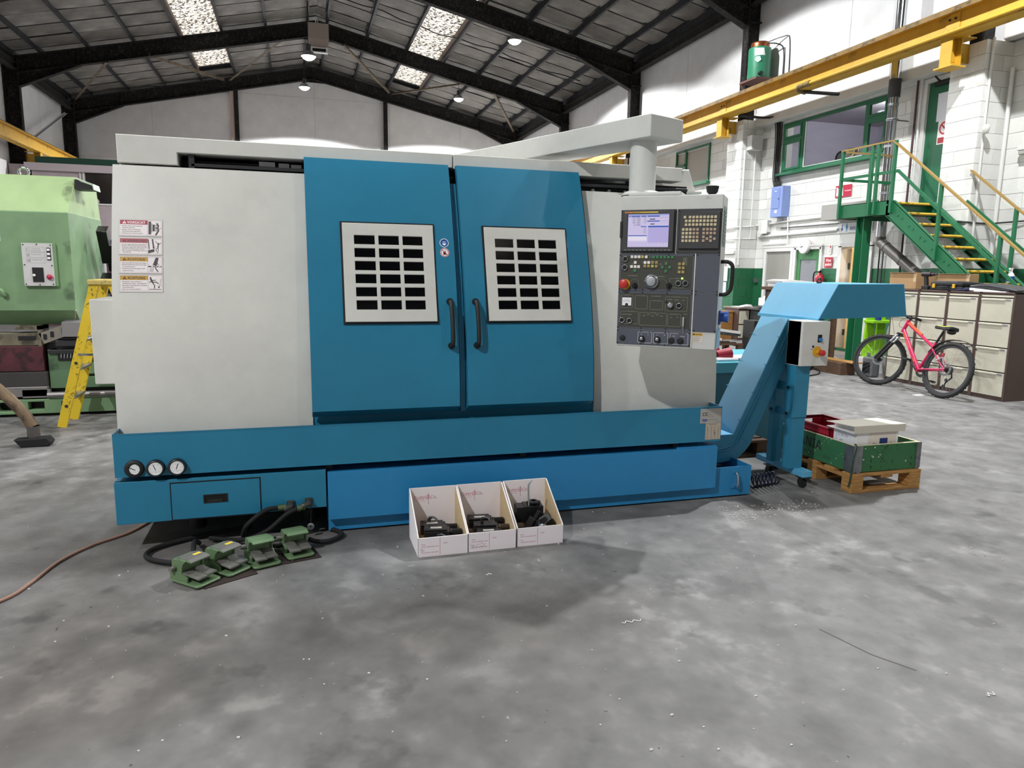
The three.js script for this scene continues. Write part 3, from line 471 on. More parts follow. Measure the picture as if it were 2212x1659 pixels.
  const dr = part(base, 'drawer', [prism(rectPts(-0.671, -0.229, 0.164, 0.360), 'z', -4.0, -3.9955, 0, [rectPts(-0.512, -0.397, 0.246, 0.286)])], M.blue);
  part(base, 'drawer_handle', [prism(rectPts(-0.516, -0.393, 0.242, 0.290), 'z', -3.997, -3.9935, 0, [rectPts(-0.508, -0.401, 0.249, 0.283)]), prism([[-3.999, 0.249], [-3.993, 0.249], [-3.994, 0.262], [-3.999, 0.258]], 'x', -0.49, -0.42)], M.dark);
  // gauges
  [['black', -0.839, 0.0, 1], ['steel', -0.737, 40, 0], ['steel', -0.634, 78, 0]].forEach(([k, x, a, b]) => {
    const y = 0.4535, face = printed(128, 128, (c) => { c.fillStyle = '#eeeeee'; c.fillRect(0, 0, 128, 128); c.strokeStyle = '#222'; c.lineWidth = 2; for (let i = 0; i < 26; i++) { const t = R(135 + i * 10.8); c.beginPath(); c.moveTo(64 + 54 * Math.cos(t), 64 + 54 * Math.sin(t)); c.lineTo(64 + (i % 5 ? 48 : 42) * Math.cos(t), 64 + (i % 5 ? 48 : 42) * Math.sin(t)); c.stroke(); } c.fillStyle = '#333'; c.font = '11px sans-serif'; c.textAlign = 'center'; ['0', '2', '4', '6', '8', '10'].forEach((s, i) => { const t = R(135 + i * 54); c.fillText(s, 64 + 33 * Math.cos(t), 68 + 33 * Math.sin(t)); }); c.fillText('MPa', 64, 100); });
    const gz = b ? -3.985 : -3.972, rI = b ? 0.027 : 0.034;
    const g = part(t, 'gauge', [lathe([[b ? 0.048 : 0.044, 0], [b ? 0.048 : 0.046, 0.004], [b ? 0.044 : 0.044, 0.012 + gz + 3.985], [rI + 0.005, 0.016 + gz + 3.985], [rI, 0.013 + gz + 3.985], [0.001, 0.012 + gz + 3.985]], x, y, -4.0, 'z', 32)], b ? M.dark : M.steelDark, b ? 'gauge in a black rim' : 'gauge in a grey metal rim');
    part(g, 'dial', disc(x + (b ? 0.006 : 0.003), y, -3.9875 + gz + 3.985, rI, 0.001), face);
    const q = R(150 - a), d = [Math.cos(q), Math.sin(q)], zz = -3.9855 + gz + 3.985; part(g, 'needle', bar([x - d[0] * 0.008, y - d[1] * 0.008, zz], [x + d[0] * 0.023, y + d[1] * 0.023, zz], 0.003, 0.001, [0, 0, 1]), M.black);
  });
  // maker's plates
  const plates = planeM([2.566, 0.58, -3.9995], [1, 0, 0], [0, 1, 0]);
  part(t, 'rating_plate', on(plates, plate(-0.079, 0.077, -0.047, 0.05, 0)), printed(320, 200, (c, w, h) => { c.fillStyle = '#a9a49f'; c.fillRect(0, 0, w, h); c.fillStyle = '#111'; c.font = 'bold 50px sans-serif'; c.lineWidth = 8; c.strokeStyle = '#111'; c.beginPath(); c.arc(55, 75, 20, R(50), R(310)); c.stroke(); c.beginPath(); c.arc(98, 75, 20, R(50), R(310)); c.moveTo(78, 75); c.lineTo(95, 75); c.stroke(); c.fillStyle = '#444'; c.font = '14px sans-serif'; ['TYPE', 'MFG. NO.', 'DATE OF MFG.'].forEach((s, i) => c.fillText(s, 122, 62 + 26 * i)); c.fillStyle = '#1d3a86'; c.beginPath(); c.moveTo(28, 140); c.lineTo(108, 146); c.lineTo(108, 168); c.lineTo(62, 178); c.lineTo(28, 168); c.fill(); c.fillStyle = '#ccc'; c.font = 'bold 16px sans-serif'; c.fillText('Daewoo', 32, 162); c.fillStyle = '#333'; c.font = '18px sans-serif'; c.fillText('Machinery Co., Ltd.', 118, 158); c.font = '11px sans-serif'; c.fillText('MADE IN KOREA', 220, 186); }, 0.4));
  part(t, 'oil_chart', on(plates, plate(-0.036, 0.078, -0.158, -0.048, 0)), printed(256, 256, (c, w, h) => { c.fillStyle = '#b7ab9a'; c.fillRect(0, 0, w, h); c.strokeStyle = '#222'; c.fillStyle = '#222'; c.strokeRect(5, 5, w - 10, h - 10); c.font = 'bold 14px sans-serif'; c.fillText('LUBRICATION CHART', 52, 26); for (let k = 0; k < 4; k++) for (let i = 0; i < 20; i++) { const x = 24 + k * 60; c.globalAlpha = 0.75; c.fillRect(x + (k === 1 ? 6 : 0), 48 + i * 10, 10 + ((i * 7 + k * 5) % 22), k === 2 && i > 6 && i < 13 ? 7 : 3); } c.globalAlpha = 1; }, 0.6));
  // doors
  const safe = [(c) => { c.fillStyle = '#f4f4f4'; c.fillRect(0, 0, 128, 128); c.fillStyle = '#1357a8'; c.beginPath(); c.arc(64, 64, 56, 0, 7); c.fill(); c.fillStyle = '#fff'; c.beginPath(); c.ellipse(64, 66, 26, 34, 0, 0, 7); c.fill(); c.fillStyle = '#1357a8'; c.fillRect(36, 54, 56, 8); c.beginPath(); c.arc(52, 62, 11, 0, 7); c.arc(77, 62, 11, 0, 7); c.fill(); c.fillStyle = '#0d3d7a'; c.beginPath(); c.arc(64, 48, 27, R(190), R(350)); c.fill(); },
    (c) => { c.fillStyle = '#f4f0f0'; c.fillRect(0, 0, 128, 128); c.fillStyle = '#111'; c.beginPath(); c.moveTo(44, 96); c.lineTo(44, 66); c.quadraticCurveTo(46, 52, 62, 54); c.lineTo(70, 38); c.lineTo(78, 42); c.lineTo(76, 62); c.quadraticCurveTo(88, 70, 84, 96); c.fill(); c.strokeStyle = '#c22a33'; c.lineWidth = 9; c.beginPath(); c.arc(64, 64, 54, 0, 7); c.moveTo(26, 26); c.lineTo(102, 102); c.stroke(); }];
  for (const [x0, x1, wx0, wx1, hx, k] of [[0.062, 0.908, 0.258, 0.781, 0.862, 0], [0.957, 1.764, 1.094, 1.615, 1.017, 1]]) {
    const d = part(t, 'sliding_door', [frontPanel(x0, x1, 0.70, 2.13, 0.075, 0.045)], M.blue, k ? 'door farther to the control panel side' : 'door carrying two round safety signs');
    part(d, 'door_lip', [prism([[profZ(0.7) + 0.075, 0.70], [profZ(0.7) + 0.03, 0.70], [profZ(0.7) + 0.02, 0.662], [profZ(0.7) + 0.028, 0.662]], 'x', x0, x1)], M.blue);
    if (k) part(d, 'door_edge', [prism([0.66, 0.95, 1.23, 1.49, 1.75, 1.985, 2.02].map((y) => [profZ(y) + 0.03, y]).concat([2.02, 1.985, 1.75, 1.49, 1.23, 0.95, 0.66].map((y) => [profZ(y) - 0.1, y])), 'x', x0 - 0.036, x0 - 0.004, 0)], M.blue);
    const P = frontM((wx0 + wx1) / 2, 1.475, 0.073), hw = (wx1 - wx0) / 2, hh = 0.288;
    part(d, 'window_seal', on(P, prism(rectPts(-hw - 0.011, hw + 0.009, -hh - 0.009, hh + 0.012), 'z', -0.012, 0.004)), M.black);
    const holes = [], ph = 0.0535, pw = 0.117, gx = 0.1385, gy = 0.0763;
    for (let i = 0; i < 3; i++) for (let j = 0; j < 6; j++) { const cx = (i - 1) * gx, cy = (j - 2.5) * gy; holes.push(rectPts(cx - pw / 2, cx + pw / 2, cy - ph / 2, cy + ph / 2)); }
    part(d, 'window_frame', on(P, prism(rectPts(-hw, hw, -hh, hh), 'z', 0.003, 0.017, 0.0015, holes)), M.white);
    for (let i = 0; i < 3; i++) for (let j = 0; j < 6; j++) part(d, 'window_pane', on(P, bx((i - 1) * gx, (j - 2.5) * gy, 0.006, pw, ph, 0.004)), M.gloss);
    const hz = (y) => profZ(y) + 0.075, h0 = [hx, 1.31, hz(1.31)], h1 = [hx, 1.06, hz(1.06)];
    part(d, 'door_handle', [tube([[hx, 1.315, hz(1.315) - 0.005], [hx, 1.31, hz(1.31) + 0.03], [hx, 1.285, hz(1.29) + 0.05], [hx + 0.002, 1.19, hz(1.19) + 0.054], [hx + 0.002, 1.09, hz(1.09) + 0.05], [hx, 1.062, hz(1.06) + 0.03], [hx, 1.057, hz(1.057) - 0.005]], 0.0135, 40, 12), cyl(hx, 1.314, hz(1.314) + 0.006, 0.02, 0.014, 'z'), cyl(hx, 1.058, hz(1.058) + 0.006, 0.02, 0.014, 'z')], M.dark);
    if (!k) [1.656, 1.600].forEach((y, i) => part(d, 'safety_sign', on(frontM(0.848, y, 0.0765), disc(0, 0, 0, 0.027, 0.001)), printed(128, 128, safe[i])));
  }
  // warning stickers on the plain panel
  const warn = (head, bg, fg, lines, pic) => printed(420, 172, (c, w, h) => {
    c.fillStyle = '#b9b3b0'; c.fillRect(0, 0, w, h); c.fillStyle = '#efe6e6'; c.fillRect(4, 4, w - 8, h - 8); c.strokeStyle = '#6d6663'; c.lineWidth = 2; c.strokeRect(12, 10, w - 24, h - 22);
    c.fillStyle = bg; c.fillRect(13, 11, 262, 42); c.fillStyle = fg; c.beginPath(); c.moveTo(34, 46); c.lineTo(54, 16); c.lineTo(74, 46); c.fill(); c.fillStyle = bg; c.fillRect(52, 26, 4, 11); c.fillRect(52, 40, 4, 3);
    c.fillStyle = fg; c.font = 'bold 36px sans-serif'; c.fillText(head, 80, 46, 188); c.fillStyle = '#514a49'; c.font = 'bold 14px sans-serif'; lines.forEach((s, i) => c.fillText(s, 22, 74 + i * (lines.length > 5 ? 15.5 : 18.5), 246)); c.strokeStyle = '#333'; c.beginPath(); c.moveTo(276, 10); c.lineTo(276, h - 12); c.stroke(); c.fillStyle = c.strokeStyle = '#453d3c'; c.lineCap = 'round'; pic(c); });
  const limb = (c, pts, w) => { c.lineWidth = w; c.lineJoin = 'round'; c.beginPath(); pts.forEach((p, i) => i ? c.lineTo(...p) : c.moveTo(...p)); c.stroke(); };
  const cards = [
    warn('VORSICHT', '#a83a4c', '#f4eded', ['• Gefahr: nicht in die laufende', '   Maschine greifen !', '• Gefahr: nicht auf laufende', '   Maschinenteile zugreifen !', '• Gefahren für Leib und Leben !'], (c) => { c.fillRect(284, 20, 26, 130); c.fillRect(314, 40, 6, 90); c.fillRect(324, 50, 22, 68); c.fillRect(352, 54, 10, 14); c.fillRect(352, 74, 12, 24); c.fillRect(352, 104, 10, 14); limb(c, [[368, 44], [378, 60], [374, 90], [380, 112], [356, 152]], 16); limb(c, [[384, 100], [404, 84]], 4); limb(c, [[356, 40], [362, 30]], 3); limb(c, [[376, 40], [380, 32]], 3); }),
    warn('WARNUNG', '#b0565e', '#5b4048', ['• Nicht im abgeschalteten Zustand öffnen.', '• Komplett hinausschleudernde Werkstücke,', '   Werkzeuge, Späne oder andere lose Teile', '   können zu Verletzungen führen.', '• Kann zu schweren Verletzungen oder zum', '   Tode führen.'], (c) => { limb(c, [[282, 20], [290, 110]], 9); limb(c, [[322, 18], [334, 104]], 14); c.beginPath(); c.moveTo(280, 124); c.lineTo(340, 112); c.lineTo(340, 140); c.lineTo(280, 156); c.fill(); c.beginPath(); c.arc(380, 54, 7, 0, 7); c.fill(); limb(c, [[378, 64], [374, 100]], 11); limb(c, [[376, 70], [352, 32]], 5); limb(c, [[380, 70], [404, 50]], 5); limb(c, [[372, 100], [354, 112], [360, 140]], 6); limb(c, [[374, 100], [378, 122], [370, 150]], 6); limb(c, [[318, 100], [370, 84]], 2); }),
    warn('ACHTUNG', '#c99a3a', '#4a3b2b', ['• Quetschstelle für Hand und Finger', '• Quetschstelle für Hand und Finger', '   an Türscharniere !', '• Deshalb sind Verletzungen nicht', '   ausgeschlossen !'], (c) => { c.beginPath(); c.moveTo(352, 14); c.lineTo(380, 14); c.lineTo(362, 94); c.lineTo(322, 88); c.fill(); limb(c, [[364, 60], [380, 88]], 5); c.fillRect(280, 96, 62, 13); c.fillRect(362, 96, 44, 13); limb(c, [[350, 94], [352, 124], [372, 150]], 10); for (let i = 0; i < 3; i++) limb(c, [[330 - i * 14, 116], [320 - i * 12, 152]], 4); c.fillStyle = '#efe6e6'; c.fillRect(306, 99, 24, 7); c.fillRect(374, 99, 24, 7); }),
    warn('ACHTUNG', '#c99a3a', '#3b2f22', ['• Ständig für einen sauberen', '   Hallenboden sorgen, "Rutschgefahr"', '• Besondere Rutschgefahr auf Späne', '   und Schmieröle !', '• Basis von Arbeitsunfällen !'], (c) => { c.beginPath(); c.arc(300, 30, 8, 0, 7); c.fill(); limb(c, [[302, 42], [318, 74]], 18); limb(c, [[310, 60], [288, 76]], 7); limb(c, [[316, 56], [348, 52]], 7); limb(c, [[322, 74], [352, 72], [372, 86]], 9); limb(c, [[320, 78], [338, 106], [336, 132]], 9); limb(c, [[396, 40], [390, 98]], 3); c.fillRect(372, 112, 14, 18); limb(c, [[378, 100], [396, 104]], 4); c.fillRect(286, 140, 114, 6); }),
  ];
  cards.forEach((m, i) => { const y1 = 1.747 - i * 0.0985, y0 = y1 - 0.0955; part(t, 'warning_sticker', on(frontM(-0.796, (y0 + y1) / 2, 0.0008 + 0.0007), plate(-0.107, 0.107, -0.048, 0.048, 0, 0.001)), m); });
  // outlet elbows and their armoured hoses, an eye-bolt on a chain
  const hose = (name, pts, r) => { const c = new THREE.CatmullRomCurve3(pts.map((p) => V(...p))), L = c.getLength(), n = Math.round(L / 0.007), rings = []; for (let i = 0; i < n; i++) { const p = c.getPointAt(i / n), tg = c.getTangentAt(i / n), g = new THREE.CylinderGeometry(r * 1.08, r * 1.08, 0.0034, 10, 1, true); g.applyQuaternion(new THREE.Quaternion().setFromUnitVectors(V(0, 1, 0), tg)); g.translate(p.x, p.y, p.z); rings.push(fin(g)); } return [tube(pts, r, Math.round(L / 0.02)), ...rings]; };
  for (const [x, y, pts] of [[-0.07, 0.2, [[-0.13, 0.197, -3.955], [-0.2, 0.195, -3.94], [-0.3, 0.12, -3.93], [-0.325, 0.03, -4.02], [-0.30, 0.025, -4.2]]], [0.026, 0.208, [[-0.03, 0.187, -3.955], [-0.09, 0.165, -3.94], [-0.2, 0.08, -3.93], [-0.33, 0.035, -3.95], [-0.5, 0.025, -4.05]]]]) {
    part(t, 'hose_elbow', [box(x - 0.021, x + 0.021, y - 0.022, y + 0.022, -4.0, -3.99, 0.003), tube([[x, y, -3.99], [x, y - 0.002, -3.965], [x - 0.02, y - 0.008, -3.955], [x - 0.035, y - 0.012, -3.955]], 0.018, 14, 12)], mat('#4a4a47', 0.45, 0.5));
    const e = pts[0]; part(t, 'hose_nut', [cyl(e[0] + 0.005, e[1] + 0.001, e[2], 0.019, 0.022, 'x', 6), cyl(e[0] + 0.026, e[1] + 0.003, e[2], 0.016, 0.02, 'x', 6)], mat('#5d6a4c', 0.4, 0.4)); part(t, 'armoured_hose', hose('h', pts, 0.0125), M.rubber);
  }
  part(t, 'tag_chain', rod([[0.036, 0.19, -3.985], [0.035, 0.12, -3.99], [0.034, 0.085, -3.985]], 0.0025, 6), M.steelDark); part(t, 'chain_tag', [lathe([[0.005, -0.003], [0.019, -0.003], [0.019, 0.003], [0.005, 0.003]], 0.033, 0.066, -3.985, 'z', 24)], M.alu);
}
// ---------- swing arm of the control panel
{
  
  const d = V(-0.365, 0, -0.931), end = V(2.062, 2.318, -3.83), far = end.clone().addScaledVector(d, 2.15);
  const a = part(cnc, 'support_arm', [(() => { const g = bx(0, 0, 0, 0.285, 0.128, 2.15, 0.008); g.rotateY(Math.atan2(d.x, d.z)); const c = end.clone().add(far).multiplyScalar(0.5); g.translate(c.x, c.y, c.z); return g; })()], M.white2);
  part(a, 'pivot_post', cyl(far.x - d.x * 0.2, 2.0, far.z - d.z * 0.2, 0.1, 0.5), M.white2);
  const cx = 1.985, cz = -3.965;
  part(a, 'drop_column', [cyl(cx, 2.1, cz, 0.0775, 0.34, 'y', 40)], M.white2);
  part(a, 'column_flange', [lathe([[0, 0], [0.12, 0], [0.12, 0.012], [0.105, 0.026], [0.0775, 0.034], [0, 0.034]], cx, 1.943, cz, 'y', 40)], M.white2);
}
// ---------- coolant tank ----------
{
  const t = thing('coolant_tank', 'long bright blue coolant tank slid in under the blue and white lathe', 'tank', [1.5, 0, -4.4]);
  const up = part(t, 'upper_shell', [box(0.132, 2.632, 0.088, 0.366, -4.04, -4.0, 0.003), box(0.132, 2.632, 0.355, 0.366, -4.5, -4.03), box(2.62, 2.632, 0.09, 0.366, -4.5, -4.03), box(2.34, 2.632, 0.345, 0.376, -4.2, -4.01, 0.003)], M.tank);
  part(t, 'lower_shell', [box(0.132, 2.93, 0.012, 0.212, -4.046, -4.04), box(2.92, 2.93, 0.012, 0.212, -4.7, -4.046), box(0.132, 2.93, 0.012, 0.02, -4.7, -4.046), box(0.132, 0.14, 0.012, 0.36, -4.6, -4.046), box(2.6, 2.93, 0.012, 0.212, -4.706, -4.7)], M.tank);
  part(t, 'coolant', box(0.15, 2.92, 0.02, 0.12, -4.69, -4.05), M.gloss);
  part(t, 'handle_plate', box(2.775, 2.83, 0.062, 0.188, -4.04, -4.034, 0.002), M.tank); part(t, 'handle', tube([[2.8, 0.172, -4.034], [2.8, 0.17, -4.012], [2.802, 0.155, -4.005], [2.806, 0.115, -4.003], [2.806, 0.09, -4.005], [2.806, 0.078, -4.012], [2.806, 0.076, -4.034]], 0.008, 30, 10), M.chrome);
  each(t, 'caster', [0.35, 1.2, 2.0, 2.8].flatMap((x) => [cyl(x, 0.012, -4.3, 0.012, 0.03, 'x')]), M.black);
}
// ---------- control panel on its arm ----------
const pend = thing('control_panel', 'tall grey control console with screen, keypad and rows of buttons', 'control panel', [0, 0, 0]);
{
  const t = pend, D = 0.24, F = 0;  // local: x along the face, y up, z out of the face
  part(t, 'housing', [box(-0.275, 0.293, -0.42, 0.44, -D, -0.004, 0.006)], M.white2);
  part(t, 'side_strip', box(0.293, 0.2945, -0.42, -0.30, -D + 0.02, -0.02), mat('#8fb9d4', 0.5));
  part(t, 'top_mount', [box(-0.24, 0.06, 0.44, 0.463, -0.22, -0.02, 0.008)], M.white2);
  part(t, 'horn', [lathe([[0, 0], [0.022, 0], [0.022, 0.012], [0.03, 0.018], [0.036, 0.05], [0.033, 0.052], [0, 0.05]], 0.22, 0.44, -0.09, 'y', 20)], M.rubber);
  part(t, 'maker_badge', plate(0.19, 0.232, 0.415, 0.43, -0.004, 0.001), printed(96, 36, (c) => { c.fillStyle = '#c9c8c6'; c.fillRect(0, 0, 96, 36); c.fillStyle = '#333'; c.font = 'bold 14px sans-serif'; c.fillText('KEY', 30, 16); c.font = '9px sans-serif'; c.fillText('MEMORY SW', 18, 30); }));
  const scr = part(t, 'display', [prism(rectPts(-0.27, 0.043, 0.12, 0.362), 'z', -0.004, 0.010, 0.003), prism(rectPts(-0.256, 0.036, 0.128, 0.352), 'z', 0.010, 0.024, 0.003, [rectPts(-0.227, 0.007, 0.153, 0.337)])], M.charcoal);
  part(scr, 'screen', plate(-0.228, 0.008, 0.152, 0.338, 0.012, 0.002), (() => {
    const x = canvasTex(640, 500, (c, w, h) => {
      c.fillStyle = '#d9cff5'; c.fillRect(0, 0, w, h); const b = (x, y, ww, hh, f) => { c.fillStyle = f; c.fillRect(x, y, ww, hh); };
      b(8, 8, w - 16, 14, '#8fa4ea'); b(10, 26, 180, 18, '#3e5fb8'); b(205, 26, 80, 18, '#3e5fb8'); b(300, 26, 190, 18, '#3e5fb8'); b(300, 100, 190, 16, '#3e5fb8'); b(318, 178, 312, 22, '#3a62c0'); b(205, 180, 85, 16, '#5a78c8'); b(10, 318, 292, 14, '#3a62c0'); b(318, 200, 312, 230, '#c0b6ec'); b(10, 332, 292, 70, '#f3ecff');
      c.fillStyle = '#333'; c.font = '34px monospace'; c.textAlign = 'right'; ['114.000', '60.700', '89.985', '0.000'].forEach((s, i) => c.fillText(s, 195, 74 + i * 34)); c.font = '15px monospace'; for (let i = 0; i < 5; i++) { c.fillText('0.000', 288, 62 + i * 19); c.fillText('0.000', 288, 216 + i * 19); } c.fillText('F        0', 420, 66); c.fillText('S        0', 420, 138); b(340, 74, 80, 12, '#111'); b(352, 146, 60, 12, '#111'); c.fillStyle = '#556'; c.font = '14px monospace'; c.textAlign = 'left'; c.fillText('G00 G97 G69 G99', 500, 60); c.fillText('G21 G40 G25 G22', 500, 110); c.fillText('M  T  D  F  S', 500, 140);
      c.strokeStyle = '#9a90c8'; for (let i = 0; i < 11; i++) c.strokeRect(22 + i * 54, 440, 52, 46); c.fillStyle = '#fff'; c.fillText('ABS', 30, 40); });
    return mat('#111111', 0.2, 0, { emissive: '#ffffff', emissiveMap: x, emissiveIntensity: 0.85 }); })());
  part(scr, 'series_label', plate(-0.245, -0.055, 0.342, 0.3505, 0.024, 0.001), printed(480, 28, (c) => { const g = c.createLinearGradient(0, 0, 480, 0); g.addColorStop(0, '#d07a3a'); g.addColorStop(0.4, '#c9a53f'); g.addColorStop(1, '#cdb457'); c.fillStyle = g; c.fillRect(0, 0, 480, 28); c.font = 'bold 20px sans-serif'; c.fillStyle = '#b0321e'; c.fillText('FANUC', 10, 21); c.fillStyle = '#222'; c.fillText('Series 21i-TB', 100, 21); }));
  many(scr, 'soft_key', Array.from({ length: 12 }, (_, i) => box(-0.242 + i * 0.0222 + (i > 5 ? 0.006 : 0), -0.228 + i * 0.0222 + (i > 5 ? 0.006 : 0), 0.134, 0.1385, 0.023, 0.027)), mat('#8c8c8c', 0.5));
  part(scr, 'card_slot', [box(-0.2725, -0.258, 0.205, 0.298, 0.004, 0.02, 0.002)], M.dark);
  const kp = part(t, 'keypad', [prism(rectPts(0.051, 0.293, 0.12, 0.362), 'z', -0.004, 0.006, 0.002), prism(rectPts(0.064, 0.285, 0.143, 0.347), 'z', 0.006, 0.02, 0.004)], M.charcoal);
  const keys = [[], []], kx = 0.0196;
  const kk = (u, v, d = 0) => keys[d].push(bx(u, v, 0.0215, 0.0148, 0.0148, 0.005, 0.002));
  kk(0.094, 0.316); for (let i = 0; i < 8; i++) kk(0.122 + i * kx, 0.316); for (let r = 1; r < 3; r++) for (let i = 0; i < 9; i++) kk(0.102 + i * kx, 0.316 - r * 0.0205);
  for (let r = 0; r < 4; r++) for (let i = 0; i < 5; i++) kk(0.088 + i * kx, 0.249 - r * 0.0205, i > 2 && r < 3 ? 1 : 0);
  for (let r = 0; r < 2; r++) for (let i = 0; i < 4; i++) kk(0.2 + i * kx, 0.249 - r * 0.0205, 1); kk(0.2, 0.208, 1); kk(0.2, 0.1875, 1); kk(0.2196, 0.198, 1); kk(0.239, 0.208, 1); kk(0.239, 0.1875, 1); kk(0.259, 0.198, 1);
  const km = [mat('#cdbf9b', 0.55), mat('#b39b84', 0.55)]; keys.forEach((g, i) => { many(kp, 'key', g, km[i]); });
  part(t, 'side_plate', [box(0.166, 0.293, -0.098, 0.117, -0.004, 0.002, 0.001), box(0.166, 0.293, -0.318, -0.102, -0.004, 0.002, 0.001)], M.panelGrey);
  part(t, 'divider_strip', box(0.157, 0.163, -0.41, 0.118, -0.004, 0.003), M.white);
  // three operating panels: a blue-grey carrier, an olive printed sheet, then the real switches on it
  const print = (w, h, y0, y1, draw) => [prism(rectPts(-0.273, 0.155, y0, y1), 'z', -0.004, 0.002, 0.001), plate(-0.262, 0.145, y0 + 0.012, y1 - 0.012, 0.002, 0.0012), printed(w, h, (c) => { c.fillStyle = '#3b3c33'; c.fillRect(0, 0, w, h); c.strokeStyle = c.fillStyle = '#b9b7a2'; c.lineWidth = 2; c.font = '11px sans-serif'; draw(c); })];
  const PX = 1000 / 0.407, pu = (u) => (u + 0.262) * PX;
  const fr = (c, x0, x1, y0, y1, s) => { c.beginPath(); c.roundRect(x0, y0, x1 - x0, y1 - y0, 8); c.stroke(); if (s) { const w = c.measureText(s).width; c.save(); c.fillStyle = '#3b3c33'; c.fillRect((x0 + x1) / 2 - w / 2 - 6, y0 - 8, w + 12, 16); c.restore(); c.fillText(s, (x0 + x1) / 2 - w / 2, y0 + 4); } };
  const [c1, s1, m1] = print(1000, 463, -0.096, 0.116, (c) => { c.font = '15px sans-serif'; c.fillText('MODE', 150, 22); c.fillText('OPERATION SELECT', 400, 22); c.fillText('AXIS FEED', 150, 118); c.fillText('RAPID OVERRIDE', 300, 96); c.fillText('SPINDLE', 530, 118); c.fillText('FEED OVERRIDE (%)', 110, 284); c.fillText('SPINDLE OVERRIDE (%)', 470, 290); c.fillText('READY', 30, 24); for (let i = 0; i < 6; i++) c.fillText('● ALARM ' + i, 860, 34 + i * 18); for (let i = 0; i < 11; i++) { const t = R(150 + i * 24); c.fillRect(200 + 62 * Math.cos(t), 385 + 62 * Math.sin(t), 6, 6); c.fillRect(585 + 72 * Math.cos(t), 385 + 72 * Math.sin(t), 8, 5); } fr(c, 700, 900, 310, 440, 'POWER'); });
  const p1 = part(t, 'operation_panel', c1, M.panelGrey); part(p1, 'printed_sheet', s1, m1);
  const [c2, s2, m2] = print(1000, 482, -0.318, -0.098, (c) => { c.font = '15px sans-serif'; fr(c, 20, 190, 30, 210, 'LOAD METER'); fr(c, 225, 400, 34, 220, 'TOOL COUNTER'); c.fillText('CYCLE COMPLETION', 450, 40); fr(c, 440, 620, 100, 225, 'WORK COUNTER'); fr(c, 655, 960, 40, 235, 'CHIP CONVEYOR'); c.fillText('FORWARD', 680, 80); c.fillText('REVERSE', 780, 84); c.fillText('STOP', 890, 86); fr(c, 20, 280, 262, 436, 'TAIL STOCK PRESSURE'); c.fillText('FORWARD  ADVANCE', 40, 310); fr(c, 300, 680, 272, 450, 'AUTO DOOR'); fr(c, 700, 880, 282, 452, 'DOOR INTERLOCK'); for (let i = 0; i < 5; i++) c.fillText('OPEN', 340 + i * 62, 320 - (i % 2) * 18); c.fillText('ON', 735, 330); c.fillText('OFF', 820, 330); c.fillText('RS-232', 915, 280); });
  const p2 = part(t, 'function_panel', c2, M.panelGrey); part(p2, 'printed_sheet', s2, m2);
  const p3 = part(t, 'key_switch_panel', [prism(rectPts(-0.273, 0.155, -0.408, -0.322), 'z', -0.004, 0.002, 0.001)], M.panelGrey);
  part(p3, 'printed_sheet', plate(-0.15, 0.15, -0.402, -0.326, 0.002, 0.001), printed(740, 188, (c) => { c.fillStyle = '#515460'; c.fillRect(0, 0, 740, 188); c.strokeStyle = c.fillStyle = '#e8e8e8'; c.lineWidth = 4; c.font = '14px sans-serif'; for (const [a, b, s] of [[10, 210, 'CHUCK DIRECTION'], [235, 440, 'PROGRAM PROTECT'], [470, 720, 'STEADY REST']]) { c.beginPath(); c.roundRect(a, 18, b - a, 156, 12); c.stroke(); c.fillStyle = '#515460'; c.fillRect(a + 26, 8, b - a - 52, 20); c.fillStyle = '#f2f2f2'; c.fillText(s, a + 34, 24, b - a - 68); } c.fillText('OD', 50, 58); c.fillText('ID', 150, 58); c.fillText('ON', 275, 58); c.fillText('OFF', 380, 58); c.fillText('CLAMP', 500, 62); c.fillText('UNCLAMP', 610, 62); }));
  const push = (par, u, v, r = 0.017, cap = M.gloss) => { const b = part(par, 'push_button', lathe([[r, 0], [r, 0.009], [r - 0.003, 0.012], [r - 0.005, 0.009], [r - 0.005, 0.004]], u, v, 0.003, 'z', 22), M.chrome); return part(par, 'button_cap', cyl(u, v, 0.008, r - 0.0045, 0.01, 'z', 20), cap); };
  push(p1, -0.236, 0.086); push(p1, -0.238, 0.037); push(p1, 0.073, -0.049); push(p1, 0.113, -0.048);
  part(p1, 'power_lamp', sph(0.093, -0.021, 0.004, 0.006), mat('#d8ffb0', 0.4, 0, { emissive: '#b6ff5a', emissiveIntensity: 1.6 }));
  part(p1, 'emergency_stop_base', [cyl(-0.233, -0.06, 0.006, 0.030, 0.006, 'z', 28)], M.eyellow); part(p1, 'emergency_stop', lathe([[0.012, 0], [0.012, 0.016], [0.026, 0.02], [0.027, 0.032], [0.022, 0.039], [0.0, 0.041]], -0.236, -0.057, 0.008, 'z', 28), M.estop);
  for (const [u, v] of [[-0.176, -0.066], [0.020, -0.062]]) part(p1, 'override_knob', [lathe([[0.016, 0], [0.016, 0.008], [0.011, 0.011], [0, 0.011]], u, v, 0.003, 'z', 20), bx(u, v, 0.018, 0.008, 0.034, 0.014, 0.002)], M.black);
  part(p1, 'hand_wheel', [lathe([[0.041, 0], [0.042, 0.006], [0.040, 0.014], [0.033, 0.017], [0.030, 0.02], [0.028, 0.032], [0.024, 0.035], [0, 0.035]], -0.078, -0.04, 0.003, 'z', 40), lathe([[0.005, 0], [0.006, 0.02], [0.003, 0.026], [0, 0.026]], -0.11, -0.04, 0.018, 'z', 14)], M.alu);
  const sq = (par, name, list, m, lab) => many(par, name, list.map(([u, v]) => bx(u, v, 0.006, 0.0165, 0.0165, 0.006, 0.002)), m, lab);
